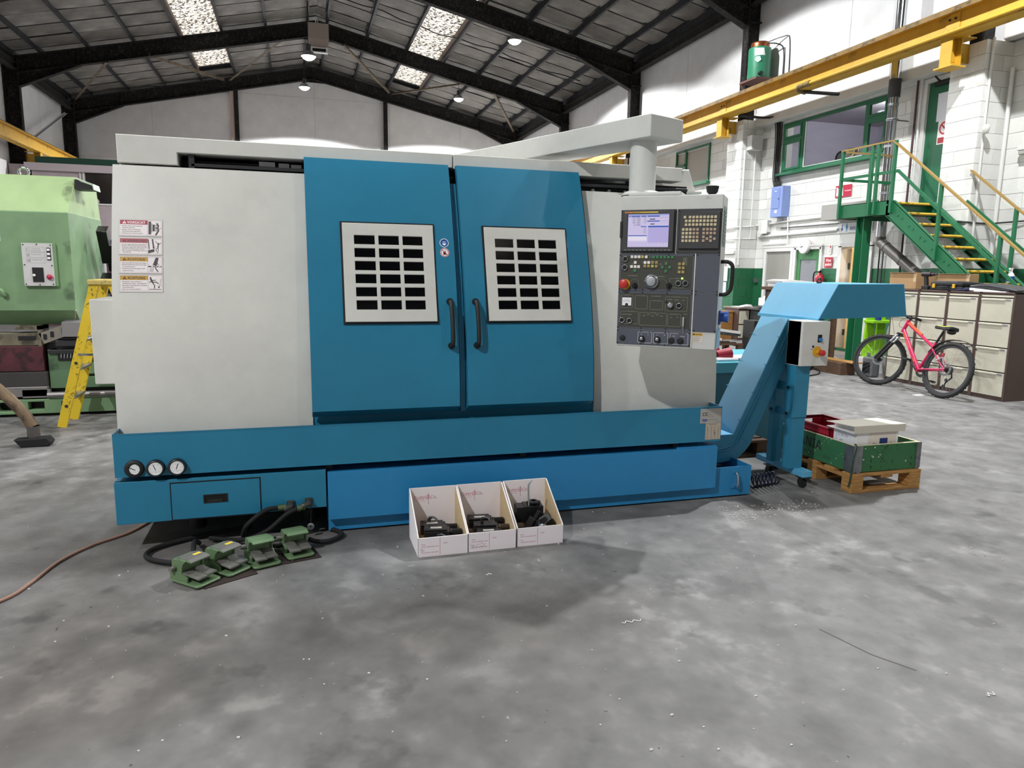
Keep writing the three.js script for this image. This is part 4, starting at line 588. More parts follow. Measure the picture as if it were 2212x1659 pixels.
  const lit = mat('#ece8e0', 0.5), tan = mat('#a3905f', 0.5), grn = mat('#3d7a4f', 0.5), yl = mat('#b5b552', 0.5);
  sq(p1, 'white_key', [[-0.198, 0.098], [-0.177, 0.098], [-0.157, 0.098], [-0.116, 0.098], [-0.178, 0.066], [-0.199, 0.042], [-0.178, 0.042], [-0.158, 0.042], [-0.121, 0.066], [-0.1, 0.066]], lit);
  sq(p1, 'green_key', [[-0.073, 0.097], [-0.052, 0.097], [-0.031, 0.097], [-0.010, 0.097], [0.011, 0.097], [0.033, 0.097], [-0.178, 0.019], [0.0, 0.061], [-0.021, 0.04], [0.021, 0.04], [0, 0.018]], grn);
  sq(p1, 'tan_key', [[-0.078, 0.067], [-0.056, 0.067], [-0.121, 0.046], [-0.1, 0.046], [-0.056, 0.046], [0.075, 0.06], [0.096, 0.06], [0.075, 0.038], [0.096, 0.038], [0.075, 0.015], [0.096, 0.015]], tan); sq(p1, 'yellow_key', [[-0.137, 0.098], [-0.078, 0.046]], yl);
  part(p2, 'load_meter', [plate(-0.246, -0.192, -0.182, -0.136, 0.003, 0.006)], printed(128, 110, (c) => { c.fillStyle = '#eeedf2'; c.fillRect(0, 0, 128, 110); c.strokeStyle = '#333'; c.lineWidth = 2; c.beginPath(); c.arc(64, 92, 58, R(215), R(325)); c.stroke(); for (let i = 0; i < 9; i++) { const t = R(220 + i * 12.5); c.beginPath(); c.moveTo(64 + 58 * Math.cos(t), 92 + 58 * Math.sin(t)); c.lineTo(64 + 50 * Math.cos(t), 92 + 50 * Math.sin(t)); c.stroke(); } c.fillStyle = '#222'; c.beginPath(); c.arc(64, 96, 20, R(180), R(360)); c.fill(); c.fillRect(44, 96, 40, 14); c.font = '12px sans-serif'; c.fillText('%', 60, 66); }));
  push(p2, -0.243, -0.268); push(p2, -0.199, -0.27); push(p2, 0.083, -0.175); part(p2, 'selector', lathe([[0.017, 0], [0.017, 0.018], [0.012, 0.024], [0, 0.022]], 0.035, -0.172, 0.003, 'z', 22), M.chrome); part(p2, 'toggle', cyl(0.008, -0.156, 0.006, 0.006, 0.008, 'z', 12), M.black);
  part(p2, 'slide_latch', [box(0.106, 0.118, -0.292, -0.24, 0.003, 0.014, 0.002), bar([0.111, -0.292, 0.01], [0.115, -0.33, 0.008], 0.005, 0.005)], M.alu);
  part(p3, 'key_socket', [lathe([[0.016, 0], [0.016, 0.006], [0.012, 0.009], [0, 0.008]], -0.237, -0.372, 0.002, 'z', 22)], M.dark);
  for (const u of [-0.122, -0.031]) part(p3, 'key_switch', [lathe([[0.017, 0], [0.017, 0.016], [0.014, 0.02], [0, 0.02]], u, -0.372, 0.002, 'z', 24)], M.black); for (const u of [-0.122, -0.031]) part(p3, 'key_barrel', [lathe([[0.009, 0], [0.009, 0.004], [0, 0.004]], u, -0.372, 0.021, 'z', 18), bx(u, -0.372, 0.026, 0.003, 0.012, 0.004)], M.alu);
  for (const u of [0.048, 0.1]) part(p3, 'blank_cap', lathe([[0.019, 0], [0.019, 0.004], [0.016, 0.006], [0, 0.006]], u, -0.376, 0.002, 'z', 24), M.black);
  many(t, 'panel_screw', [-0.268, -0.13, 0.012, 0.15].flatMap((u) => [0.108, -0.088, -0.106, -0.31, -0.328, -0.402].map((v) => cyl(u, v, 0.003, 0.0042, 0.004, 'z', 8))).concat([0.172, 0.287].flatMap((u) => [0.11, -0.092, -0.108, -0.312].map((v) => cyl(u, v, 0.003, 0.0042, 0.004, 'z', 8))), [-0.265, 0.038, 0.056, 0.287].flatMap((u) => [0.356, 0.126].map((v) => cyl(u, v, 0.011, 0.0042, 0.003, 'z', 8)))), M.black);
  part(t, 'notice_sticker', plate(0.163, 0.224, -0.38, -0.323, -0.0035, 0.001), printed(160, 150, (c) => { c.fillStyle = '#d8cfc2'; c.fillRect(0, 0, 160, 150); c.fillStyle = '#c79a35'; c.fillRect(8, 8, 144, 42); c.fillStyle = '#3a2a1a'; c.beginPath(); c.arc(28, 29, 13, 0, 7); c.fill(); c.font = 'bold 22px sans-serif'; c.fillText('WICHTIG', 50, 37); c.fillStyle = '#6a5f58'; for (let i = 0; i < 6; i++) c.fillRect(12, 62 + i * 14, 130 - (i * 29) % 50, 4); }));
  part(t, 'grab_handle', tube([[0.29, 0.075, -0.06], [0.33, 0.075, -0.06], [0.352, 0.06, -0.06], [0.358, 0.03, -0.06], [0.356, -0.06, -0.06], [0.346, -0.09, -0.06], [0.325, -0.105, -0.06], [0.29, -0.108, -0.06]], 0.011, 50, 12), M.black);
  part(t, 'wall_socket', [box(0.293, 0.302, -0.28, -0.2, -0.16, -0.09, 0.002), cyl(0.318, -0.235, -0.125, 0.03, 0.035, 'x', 24), cyl(0.338, -0.235, -0.125, 0.034, 0.012, 'x', 24)], M.bluePlastic);
  part(t, 'vent_plate', [box(0.293, 0.2945, 0.16, 0.38, -0.19, -0.05)].concat(Array.from({ length: 9 }, (_, i) => box(0.2945, 0.297, 0.18 + i * 0.021, 0.19 + i * 0.021, -0.18, -0.06))), mat('#7c8f86', 0.5));
  t.position.set(2.02, 1.49, -3.69); t.rotation.set(0, -R(39), 0); t.updateMatrix();
}
// ---------- chip conveyor ----------
{
  const t = thing('chip_conveyor', 'bright blue inclined chip conveyor with hood, control box and castor stand', 'conveyor', [3.4, 0, -4.3]);
  const zn = -4.262, zf = -4.56;
  const side = [[2.66, 0.372], [2.922, 0.377], [3.305, 1.185], [3.62, 1.185], [3.45, 1.06], [3.322, 0.871], [3.07, 0.30], [3.035, 0.255], [2.985, 0.21], [2.925, 0.187], [2.84, 0.177], [2.66, 0.175]];
  part(t, 'trough', prism(side, 'z', zf, zn, 0.003), M.skyShaded);
  part(t, 'cover_plate', [prism([[2.924, 0.382], [3.31, 1.19], [3.303, 1.193], [2.916, 0.384]], 'z', zf - 0.004, zn + 0.005)], M.sky);
  part(t, 'tail_cover', box(2.66, 2.924, 0.374, 0.382, zf - 0.004, zn + 0.005, 0.002), M.sky);
  part(t, 'side_rib', [tube([[2.70, 0.268, zn], [2.86, 0.283, zn], [2.94, 0.325, zn], [2.985, 0.40, zn], [3.34, 1.15, zn]], 0.008, 30, 6), tube([[2.70, 0.252, zn], [2.875, 0.268, zn], [2.96, 0.315, zn], [3.01, 0.40, zn], [3.365, 1.14, zn]], 0.007, 30, 6)], M.skyShaded);
  part(t, 'seam_band', bar([3.06, 0.305, zn + 0.001], [2.975, 0.37, zn + 0.001], 0.008, 0.003, [0, 0, 1]), M.skyShaded);
  each(t, 'cover_clip', [0.12, 0.36, 0.6, 0.84].flatMap((k) => [zn + 0.008, zf - 0.008].map((z) => { const x = 2.924 + 0.383 * k, y = 0.382 + 0.805 * k; return tube([[x - 0.012, y + 0.012, z - 0.012 * Math.sign(z - zf - 0.1)], [x - 0.016, y + 0.008, z], [x + 0.004, y - 0.004, z + 0.006 * Math.sign(z - zf - 0.1)]], 0.0028, 10, 6); })), M.skyShaded);
  // hood: four slanting sides, closed on top
  const T0 = [[3.59, 1.438, -4.12], [4.155, 1.444, -4.12], [4.155, 1.444, -4.80], [3.59, 1.438, -4.80]], B0 = [[3.465, 1.196, -4.14], [4.225, 1.21, -4.14], [4.225, 1.21, -4.82], [3.465, 1.196, -4.82]];
  const quad = (a, b, c, d, n = 0.004) => { const A = V(...a), nrm = V(...b).sub(A).cross(V(...d).sub(A)).normalize().multiplyScalar(-n), o = [a, b, c, d].map((p) => V(...p)), q = o.map((p) => p.clone().add(nrm)), f = [], tri = (x, y, z) => f.push(...x.toArray(), ...y.toArray(), ...z.toArray()), qd = (x, y, z, w) => { tri(x, y, z); tri(x, z, w); }; qd(...o); qd(q[3], q[2], q[1], q[0]); for (let i = 0; i < 4; i++) { const j = (i + 1) % 4; qd(o[i], q[i], q[j], o[j]); } const g = new THREE.BufferGeometry(); g.setAttribute('position', new THREE.Float32BufferAttribute(f, 3)); g.computeVertexNormals(); return fin(g); };
  const hood = part(t, 'hood', [quad(B0[3], B0[0], T0[0], T0[3]), quad(B0[1], B0[2], T0[2], T0[1]), quad(B0[2], B0[3], T0[3], T0[2]), quad(T0[3], T0[0], T0[1], T0[2])], M.sky);
  part(hood, 'hood_side', quad(B0[0], B0[1], T0[1], T0[0]), M.skyShaded);
  part(hood, 'hood_lip', [bar([3.463, 1.19, -4.82], [3.463, 1.19, -4.14], 0.012, 0.022)], M.sky);
  part(t, 'lifting_eye', [tor(3.66, 1.455, -4.4, 0.018, 0.006, 'z'), cyl(3.66, 1.443, -4.4, 0.012, 0.012)], M.steelDark);
  // stand
  part(t, 'stand', [prism([[-4.155, 0.13], [-4.155, 0.86], [-4.235, 0.86], [-4.235, 0.13]], 'x', 3.32, 3.43), prism([[-4.36, 0.13], [-4.36, 0.80], [-4.41, 0.80], [-4.41, 0.13]], 'x', 3.32, 3.41)].map((g) => g), M.skyShaded);
  part(t, 'stand_sleeve', [box(3.315, 3.435, 0.50, 0.88, -4.25, -4.148, 0.003), box(3.315, 3.415, 0.50, 0.85, -4.42, -4.35, 0.003), box(3.33, 3.34, 0.68, 0.74, -4.36, -4.24), box(3.33, 3.34, 0.50, 0.55, -4.36, -4.24), prism([[-4.16, 0.84], [-4.44, 0.84], [-4.50, 1.02], [-4.27, 1.02]], 'x', 3.36, 3.43)], M.skyShaded);
  each(t, 'stand_bolt', [0.71, 0.525].flatMap((y) => [-4.21, -4.385].map((z) => cyl(3.312, y, z, 0.012, 0.012, 'x', 6))), M.steelDark);
  part(t, 'foot_beam', box(3.37, 3.45, 0.085, 0.13, -4.60, -4.06, 0.004), M.sky);
  [[3.41, -4.10], [3.38, -4.43]].forEach(([x, z]) => {
    const c = part(t, 'castor_fork', [box(x - 0.035, x + 0.035, 0.078, 0.085, z - 0.04, z + 0.04), box(x - 0.022, x - 0.016, 0.03, 0.078, z - 0.025, z + 0.012), box(x + 0.016, x + 0.022, 0.03, 0.078, z - 0.025, z + 0.012), bar([x, 0.08, z + 0.02], [x, 0.065, z + 0.07], 0.03, 0.006)], M.steelDark);
    part(c, 'castor_wheel', lathe([[0.012, -0.014], [0.034, -0.014], [0.037, -0.010], [0.037, 0.010], [0.034, 0.014], [0.012, 0.014]], x, 0.037, z - 0.01, 'x', 24), M.rubber);
  });
  const eb = part(t, 'control_box', [box(3.312, 3.322, 0.872, 1.186, -4.26, -4.105, 0.004), box(3.312, 3.53, 0.872, 1.186, -4.26, -4.118, 0.006)], M.white);
  part(eb, 'box_door', box(3.309, 3.533, 0.874, 1.184, -4.114, -4.098, 0.005), M.white);
  part(eb, 'start_plate', box(3.435, 3.468, 1.04, 1.092, -4.098, -4.0945, 0.001), M.black); part(eb, 'start_button', cyl(3.452, 1.059, -4.088, 0.0125, 0.014, 'z', 20), mat('#2f7fc4', 0.35));
  part(eb, 'lock_plate', box(3.382, 3.415, 0.993, 1.03, -4.098, -4.094, 0.001), M.white2); part(eb, 'lock_core', cyl(3.398, 1.011, -4.093, 0.008, 0.004, 'z', 16), M.black);
  part(eb, 'stop_disc', cyl(3.437, 0.975, -4.095, 0.037, 0.004, 'z', 32), M.eyellow); part(eb, 'stop_stem', cyl(3.44, 0.972, -4.08, 0.013, 0.03, 'z', 20), M.eyellow); part(eb, 'stop_button', lathe([[0, 0], [0.02, 0], [0.0215, 0.01], [0.0205, 0.026], [0.017, 0.031], [0, 0.032]], 3.443, 0.97, -4.066, 'z', 24), M.estop);
  part(t, 'motor', [cyl(3.40, 0.90, -4.36, 0.06, 0.16, 'z', 24), box(3.34, 3.45, 0.8, 0.9, -4.3, -4.16, 0.02)], M.skyShaded);
  part(t, 'cable_gland', [cyl(3.42, 0.86, -4.17, 0.012, 0.03), tube([[3.42, 0.85, -4.17], [3.43, 0.83, -4.165], [3.46, 0.85, -4.16], [3.48, 0.872, -4.17]], 0.006)], M.black);
}
solo('power_cable', 'thin black cable lying on the floor behind the conveyor control box', 'cable', tube([[6.3, 0.01, -9.0], [6.95, 0.01, -8.75], [7.35, 0.01, -8.85], [7.62, 0.01, -9.0], [7.8, 0.03, -9.25], [7.82, 0.06, -9.6], [7.7, 0.05, -9.9]], 0.009, 60, 8), M.black);
solo('coiled_hose', 'coiled dark blue air hose lying on the floor beside the coolant tank', 'hose', tube(Array.from({ length: 60 }, (_, i) => [3.02 + i * 0.0042, 0.052 + 0.045 * Math.sin(i * 0.75), -4.17 + 0.045 * Math.cos(i * 0.75) - i * 0.0008]), 0.006, 300, 6), mat('#151a33', 0.4));
{ // unit behind the lathe with gloves and a tray on its lid
  const t = thing('side_tank', 'teal metal tank standing behind the lathe near the chip conveyor', 'tank', [3.5, 0, -5.8]);
  part(t, 'tank_body', box(2.95, 4.3, 0.03, 0.65, -6.2, -5.33, 0.006), mat('#2a6d80', 0.5)); part(t, 'tank_lid', box(2.92, 4.33, 0.65, 0.745, -6.23, -5.30, 0.008), mat('#4aa9bd', 0.45));
  part(t, 'armoured_hose', tube([[2.76, 0.72, -5.1], [2.86, 0.62, -5.0], [2.9, 0.5, -4.95], [2.92, 0.42, -4.9]], 0.022, 30), M.rubber);
  const g = (pts, r, m, nm, lb) => solo(nm, lb, 'glove', m === 0 ? tube(pts, r, 24, 10) : tube(pts, r, 24, 10), m === 0 ? M.redPlastic : M.redPlastic, 'work gloves');
  const glove = (x, y, z, a, lab) => { const q = thing('work_glove', lab, 'glove', [0, 0, 0], 'red work gloves on the tank lid'); part(q, 'cuff', [lathe([[0.04, 0], [0.046, 0.05], [0.056, 0.13], [0.05, 0.125], [0.04, 0.05]], 0, 0, 0, 'x', 20)], M.redPlastic); part(q, 'palm', sph(-0.05, -0.005, 0, 0.05, 1.2, 0.6, 0.95), M.dark); each(q, 'finger', [-0.03, -0.01, 0.012, 0.032].map((dz, i) => tube([[-0.08, -0.005, dz], [-0.12, -0.008, dz * 1.15], [-0.155 + 0.012 * Math.abs(i - 1.5), -0.015, dz * 1.2]], 0.0105, 12, 8)), M.redPlastic); part(q, 'thumb', tube([[-0.04, 0.0, 0.04], [-0.075, 0.0, 0.06], [-0.1, -0.006, 0.066]], 0.011, 12, 8), M.redPlastic); q.position.set(x, y, z); q.rotation.set(0, R(a), R(8)); return q; };
  glove(3.50, 0.80, -5.62, 12, 'red rubber work glove whose cuff points up, behind its mate'); glove(3.53, 0.785, -5.47, -8, 'red and black work glove lying in front of its mate');
  solo('plastic_tray', 'white plastic tray lid lying on the teal tank', 'tray', [box(3.48, 3.95, 0.7455, 0.765, -5.62, -5.36, 0.006), box(3.5, 3.93, 0.764, 0.772, -5.60, -5.38, 0.004)], M.boxWhite);
}
// ---------- three auction boxes in front of the tank ----------
{
  const W = 0.268, D = 0.31, H = 0.285, F = 0.105, th = 0.005;
  const logo = printed(512, 512, (c) => { c.fillStyle = '#ece4e6'; c.fillRect(0, 0, 512, 512); c.fillStyle = '#b04a68'; c.font = '54px serif'; c.fillText('Cottrill', 44, 130); c.fillText('Co.', 228, 130); c.fillRect(206, 60, 4, 130); c.fillRect(196, 84, 24, 3); c.globalAlpha = 0.6; c.fillRect(44, 150, 150, 2); c.font = '9px sans-serif'; c.fillText('AUCTIONEERS AND VALUERS', 44, 146); });
  const front = (mark) => printed(512, 210, (c) => { c.fillStyle = '#ece4e7'; c.fillRect(0, 0, 512, 210); c.fillStyle = '#b4607c'; c.fillRect(222, 8, 4, 184); c.font = 'bold 17px serif'; c.fillText('Web:', 32, 80); c.font = 'bold 18px serif'; c.fillText('www.cottandco.com', 32, 104, 178); c.font = 'bold 17px serif'; c.fillText('Tel:', 32, 146); c.font = 'bold 18px serif'; c.fillText('+44 (0) 121 328 2424', 32, 170, 182); c.fillStyle = '#98566c'; c.font = 'bold 20px serif'; c.fillText('LOT:', 256, 78); c.strokeStyle = '#3b3338'; c.lineWidth = 2; if (mark) for (let i = 0; i < mark; i++) { c.beginPath(); const x = 20 + ((i * 53) % (mark > 8 ? 150 : 50)), y = 118 + ((i * 31) % 60); c.moveTo(x, y); c.lineTo(x + 4 + (i % 3) * 12, y + 16 - (i % 4) * 8); c.stroke(); } });
  const edge = mat('#ded3d3', 0.8), inner = mat('#c2ab86', 0.85);
  const boxes = [['first white lot box, holding two black tool blocks and a round holder', 0.567, -3.548, 0, 5], ['middle white lot box with black pen scribbles across its phone number', 0.838, -3.553, 0, 22], ['white lot box with a bent steel coolant pipe sticking up', 1.115, -3.558, 0, 0]].map(([lab, x, z, a, mark]) => {
    const t = thing('lot_box', lab, 'box', [0, 0, 0], 'open cardboard lot boxes');
    part(t, 'back_wall', box(0, W, 0, H, -D, -D + th), M.boxWhite); part(t, 'back_print', plate(0.004, W - 0.004, 0.02, H - 0.002, -D + th, 0.0006), logo);
    for (const sx of [0, W - th]) { part(t, 'side_wall', prism([[0, 0], [-D, 0], [-D, H], [-D + 0.02, H], [0, F]], 'x', sx, sx + th), M.boxWhite); }
    each(t, 'side_lining', [0 + th, W - th - 0.001].map((sx) => prism([[-0.005, 0.004], [-D + 0.006, 0.004], [-D + 0.006, H - 0.002], [-D + 0.02, H - 0.003], [-0.005, F - 0.001]], 'x', sx, sx + 0.001)), inner);
    part(t, 'front_wall', box(0, W, 0, F, -th, 0), M.boxWhite); part(t, 'front_print', plate(0.001, W - 0.001, 0.001, F - 0.001, 0, 0.0006), front(mark));
    part(t, 'floor_panel', box(th, W - th, 0.001, 0.006, -D + th, -th), inner);
    t.position.set(x, 0, z); t.rotation.y = R(a); return t;
  });
  // tooling in the boxes
  const T2 = M.tool;
  const block = (lab, x, y, z, a, tilt, withHose, k = 1) => {
    const t = thing('tool_block', lab, 'tool holder', [0, 0, 0], 'black turret tool holders');
    part(t, 'block_body', [box(-0.085, 0.055, 0, 0.045, -0.045, 0.045, 0.005), box(-0.085, 0.04, 0.045, 0.055, -0.04, 0.04, 0.004)], T2);
    part(t, 'shank', [lathe([[0, 0], [0.022, 0], [0.022, 0.012], [0.02, 0.014], [0.02, 0.062], [0.017, 0.067], [0, 0.067]], 0.053, 0.024, 0, 'x', 22)], k ? mat('#2b2a2a', 0.3, 0.6) : mat('#4a3b2f', 0.35, 0.5));
    if (k) part(t, 'label', plate(-0.03, 0.03, -0.012, 0.012, 0, 0.0008).applyMatrix4(planeM([-0.02, 0.0555, 0.01], [1, 0, 0], [0, 0, -1])), printed(96, 40, (c) => { c.fillStyle = '#a9a49b'; c.fillRect(0, 0, 96, 40); c.fillStyle = '#555'; for (let i = 0; i < 3; i++) c.fillRect(6, 8 + i * 9, 70 - i * 14, 3); }));
    each(t, 'screw_hole', [[-0.07, -0.02], [-0.07, 0.02], [-0.055, -0.005]].map(([u, w]) => cyl(u, 0.0557, w, 0.006, 0.001, 'y', 12)), M.black);
    if (withHose) part(t, 'coolant_nozzle', [tube([[-0.035, 0.055, -0.01], [-0.036, 0.075, -0.01], [-0.02, 0.085, -0.005], [0, 0.08, 0.005], [0.006, 0.066, 0.015]], 0.006, 20, 8), cyl(-0.036, 0.065, -0.01, 0.009, 0.016, 'y', 8), cyl(-0.03, 0.08, -0.008, 0.0085, 0.02, 'x', 8)], M.steelDark);
    t.position.set(x, y, z); t.rotation.set(0, R(a), R(tilt)); return t;
  };
  block('black tool block with a curled coolant nozzle, at the back of the first lot box', 0.70, 0.055, -3.755, -8, 0, true);
  block('black tool block with a pale label on top in the first lot box', 0.705, 0.06, -3.665, -10, 0, false);
  block('black tool block lowest in the first lot box, against its front wall', 0.72, 0.007, -3.605, -6, 0, true, 0);
  block('black tool block with screw holes at the back of the middle lot box', 0.975, 0.06, -3.775, -6, 0, false);
  block('black tool block with a short hose on top in the middle lot box', 0.985, 0.052, -3.685, -8, 0, true, 0);
  block('dark blue-black tool block with a two-tone label in the middle lot box', 0.985, 0.04, -3.61, -9, 0, false);
  { const t = thing('boring_head', 'tall black square tool holder with a round nut and bent steel pipe', 'tool holder', [0, 0, 0]);
    part(t, 'block_body', [box(-0.055, 0.055, 0, 0.115, -0.05, 0.05, 0.005), box(-0.10, -0.05, 0.02, 0.11, -0.045, 0.045, 0.004)], T2);
    part(t, 'clamp_nut', [lathe([[0.014, 0.02], [0.026, 0.02], [0.034, 0.016], [0.036, 0], [0, 0]], 0.005, 0.115, 0, 'y', 28)].concat(Array.from({ length: 6 }, (_, i) => bx(0.005 + 0.034 * Math.cos(i * 1.047), 0.124, 0.034 * Math.sin(i * 1.047), 0.012, 0.016, 0.012, 0.003))), T2);
    part(t, 'shank', cyl(-0.118, 0.055, 0.0, 0.022, 0.04, 'x', 22), M.steelDark);
    part(t, 'coolant_pipe', tube([[-0.028, 0.115, 0.03], [-0.03, 0.16, 0.03], [-0.032, 0.225, 0.03], [-0.028, 0.245, 0.03], [-0.015, 0.262, 0.03]], 0.0055, 30, 10), M.alu);
    t.position.set(1.262, 0.06, -3.745); t.rotation.y = R(-6); }
  { const t = thing('tool_holder', 'small black angled holder leaning inside the piped lot box', 'tool holder', [0, 0, 0]); part(t, 'block_body', box(-0.03, 0.03, -0.05, 0.05, -0.025, 0.025, 0.004), T2); part(t, 'clamp_bar', box(-0.012, 0.012, 0.045, 0.10, -0.012, 0.012, 0.003), T2); t.position.set(1.225, 0.075, -3.65); t.rotation.set(0.2, 0.3, -0.55); }
  { const t = thing('tool_holder', 'black square-ended holder tilted against the wall of the piped lot box', 'tool holder', [0, 0, 0]); part(t, 'block_body', box(-0.035, 0.035, -0.03, 0.03, -0.03, 0.03, 0.004), T2); part(t, 'shank', cyl(0.02, -0.045, 0, 0.02, 0.04), T2); t.position.set(1.318, 0.095, -3.655); t.rotation.set(0.4, 0.2, 0.6); }
  { const t = thing('tool_holder', 'low black block in the front corner of the piped lot box', 'tool holder', [0, 0, 0]); part(t, 'block_body', box(-0.04, 0.04, 0, 0.075, -0.03, 0.03, 0.004), T2); each(t, 'set_screw', [[-0.02, 0.0757, 0], [0.02, 0.0757, 0]].map((p) => cyl(...p, 0.006, 0.002, 'y', 10)), M.steelDark); t.position.set(1.175, 0.007, -3.615); }
  { const t = thing('drill_sleeve', 'short polished steel sleeve lying at the front of the piped lot box', 'sleeve', [0, 0, 0]); part(t, 'sleeve', lathe([[0.007, -0.02], [0.019, -0.02], [0.021, -0.017], [0.021, 0.02], [0.007, 0.02]], 0, 0, 0, 'z', 26), M.chrome); part(t, 'collar', lathe([[0.018, -0.008], [0.026, -0.008], [0.026, 0.008], [0.018, 0.008]], 0.0, 0, -0.03, 'z', 26), M.steelDark); t.position.set(1.272, 0.085, -3.60); t.rotation.y = 0.4; }
  { const t = thing('hex_key', 'thin dark steel rod standing slanted in the piped lot box', 'tool', [0, 0, 0]); part(t, 'rod', rod([[1.232, 0.05, -3.63], [1.246, 0.125, -3.60]], 0.0045), M.steelDark); }
}
// ---------- foot switches ----------
{
  const M1 = M.pedal, pedal = () => {
    const t = thing('foot_switch', '', 'foot pedal', [0, 0, 0], 'green foot switches');
    part(t, 'base_plate', [prism(roundRect(-0.07, 0.07, -0.10, 0.10, 0.02).map((p) => [p[0], p[1]]), 'y', 0.004, 0.014, 0.002)], M1);
    part(t, 'base_frame', [prism([[-0.10, 0.012], [-0.10, 0.05], [-0.03, 0.058], [0.02, 0.035], [0.02, 0.012]], 'x', -0.064, -0.054), prism([[-0.10, 0.012], [-0.10, 0.05], [-0.03, 0.058], [0.02, 0.035], [0.02, 0.012]], 'x', 0.054, 0.064), box(-0.06, 0.06, 0.012, 0.05, -0.1, -0.04, 0.004)], M1);
    const cov = prism([[-0.098, 0.05], [-0.096, 0.098], [-0.085, 0.112], [-0.03, 0.122], [0.02, 0.122], [0.045, 0.116], [0.045, 0.112], [0.0, 0.112], [-0.02, 0.105], [-0.028, 0.09], [-0.028, 0.05]], 'x', -0.056, 0.056, 0.003);
    part(t, 'toe_guard', [cov], M1);
    each(t, 'guard_side', [prism([[-0.03, 0.052], [-0.03, 0.118], [0.012, 0.118], [-0.008, 0.1], [-0.016, 0.08], [-0.02, 0.052]], 'x', -0.062, -0.055), prism([[-0.03, 0.052], [-0.03, 0.118], [0.012, 0.118], [-0.008, 0.1], [-0.016, 0.08], [-0.02, 0.052]], 'x', 0.055, 0.062)], M1);
    part(t, 'treadle', [prism([[-0.03, 0.058], [0.03, 0.050], [0.088, 0.046], [0.088, 0.038], [0.03, 0.042], [-0.03, 0.05]], 'x', -0.056, 0.0, 0.001), prism([[-0.03, 0.058], [0.03, 0.050], [0.085, 0.050], [0.085, 0.042], [0.03, 0.042], [-0.03, 0.05]], 'x', 0.002, 0.056, 0.001)], M.pedalGrey);
    part(t, 'return_spring', tor(0.0, 0.03, 0.03, 0.02, 0.004, 'z', 20, 6), M.steelDark);
    part(t, 'gland', cyl(-0.07, 0.07, -0.07, 0.012, 0.03, 'x', 10), M.pedalGrey);
    return t;
  };
  const p = pedal(), put = (o, lab, x, z, a, y = 0) => { o.userData.label = lab; o.position.set(x, y, z); o.rotation.y = R(a); return o; };
  const cp = () => { const c = p.clone(); c.name = numbered('foot_switch'); c.traverse((o) => { if (o !== c) o.name = numbered(o.name.replace(/_\d+$/, '')); }); scene.add(c); return c; };
  put(p, 'grey-topped green foot switch set on the floor in front of the other three', -0.51, -3.54, 46, 0.004);
  const b = put(cp(), 'green foot switch with yellow sticker, second from the front of its row', -0.375, -3.64, 44, 0.004), c = put(cp(), 'green foot switch with scuffed grey treadle, third along the row', -0.215, -3.70, 20, 0.004), d = put(cp(), 'green foot switch at the end of the row closest to the lot boxes', -0.045, -3.775, 16, 0.004);
  const top = (o) => { part(o, 'worn_top', prism([[-0.06, 0.1205], [-0.03, 0.1245], [0.02, 0.1245], [0.046, 0.118], [0.046, 0.1165], [0.02, 0.1225], [-0.03, 0.1225]], 'x', -0.053, 0.053), M.pedalGrey); part(o, 'sticker', box(0.005, 0.045, 0.1247, 0.1252, -0.025, -0.005), mat('#d9c23a', 0.5)); };
  top(p); top(b);
  for (const [nm, lab, xs] of [['mounting_plate', 'thin rusty steel plate under the two scuffed foot switches by the lot boxes', [-0.31, 0.03, -3.62, -3.68, -0.03]], ['mounting_plate', 'thin rusty steel plate under the two yellow-stickered foot switches', [-0.52, -0.28, -3.45, -3.55, 0]]]) { const g = prism([[xs[0], xs[2] - 0.18], [xs[1], xs[3] - 0.18], [xs[1] + 0.05, xs[3]], [xs[0] + 0.06, xs[2] + 0.02]], 'y', 0.0, 0.004); solo(nm, lab, 'plate', g, mat('#3f3431', 0.7, 0.3, { map: T.dirty })); }
  const hs = (lab, pts, r = 0.0125) => solo('pedal_hose', lab, 'hose', tube(pts, r, 60, 10), M.rubber, 'hoses of the foot switches');
  hs('black corrugated hose looping from under the lathe to the front foot switches', [[-0.36, 0.05, -3.68], [-0.44, 0.03, -3.70], [-0.62, 0.02, -3.74], [-0.78, 0.018, -3.86], [-0.76, 0.018, -3.99], [-0.55, 0.02, -4.12], [-0.3, 0.02, -4.2]]);
  hs('short black hose standing up behind the foot switches with yellow stickers', [[-0.57, 0.06, -3.60], [-0.56, 0.055, -3.68], [-0.55, 0.04, -3.75], [-0.555, 0.045, -3.82], [-0.555, 0.075, -3.88], [-0.55, 0.02, -4.0]]);
  hs('black hose running under the tank edge to the last foot switch', [[0.02, 0.05, -3.83], [0.06, 0.03, -3.84], [0.13, 0.02, -3.86], [0.2, 0.02, -3.95], [0.12, 0.015, -4.1]]);
  hs('black hose with bright ferrule linking two foot switches', [[-0.16, 0.05, -3.78], [-0.13, 0.045, -3.79], [-0.09, 0.05, -3.82]]);
  solo('floor_cable', 'thin pinkish brown cable crossing the bare floor and going under the lathe', 'cable', tube([[-1.9, 0.008, -3.05], [-1.5, 0.008, -3.35], [-1.307, 0.008, -3.533], [-1.25, 0.008, -3.7], [-1.2, 0.008, -3.946], [-1.1, 0.008, -4.14], [-0.95, 0.008, -4.3], [-0.86, 0.008, -4.5]], 0.0085, 60, 8), mat('#9a7766', 0.6));
}
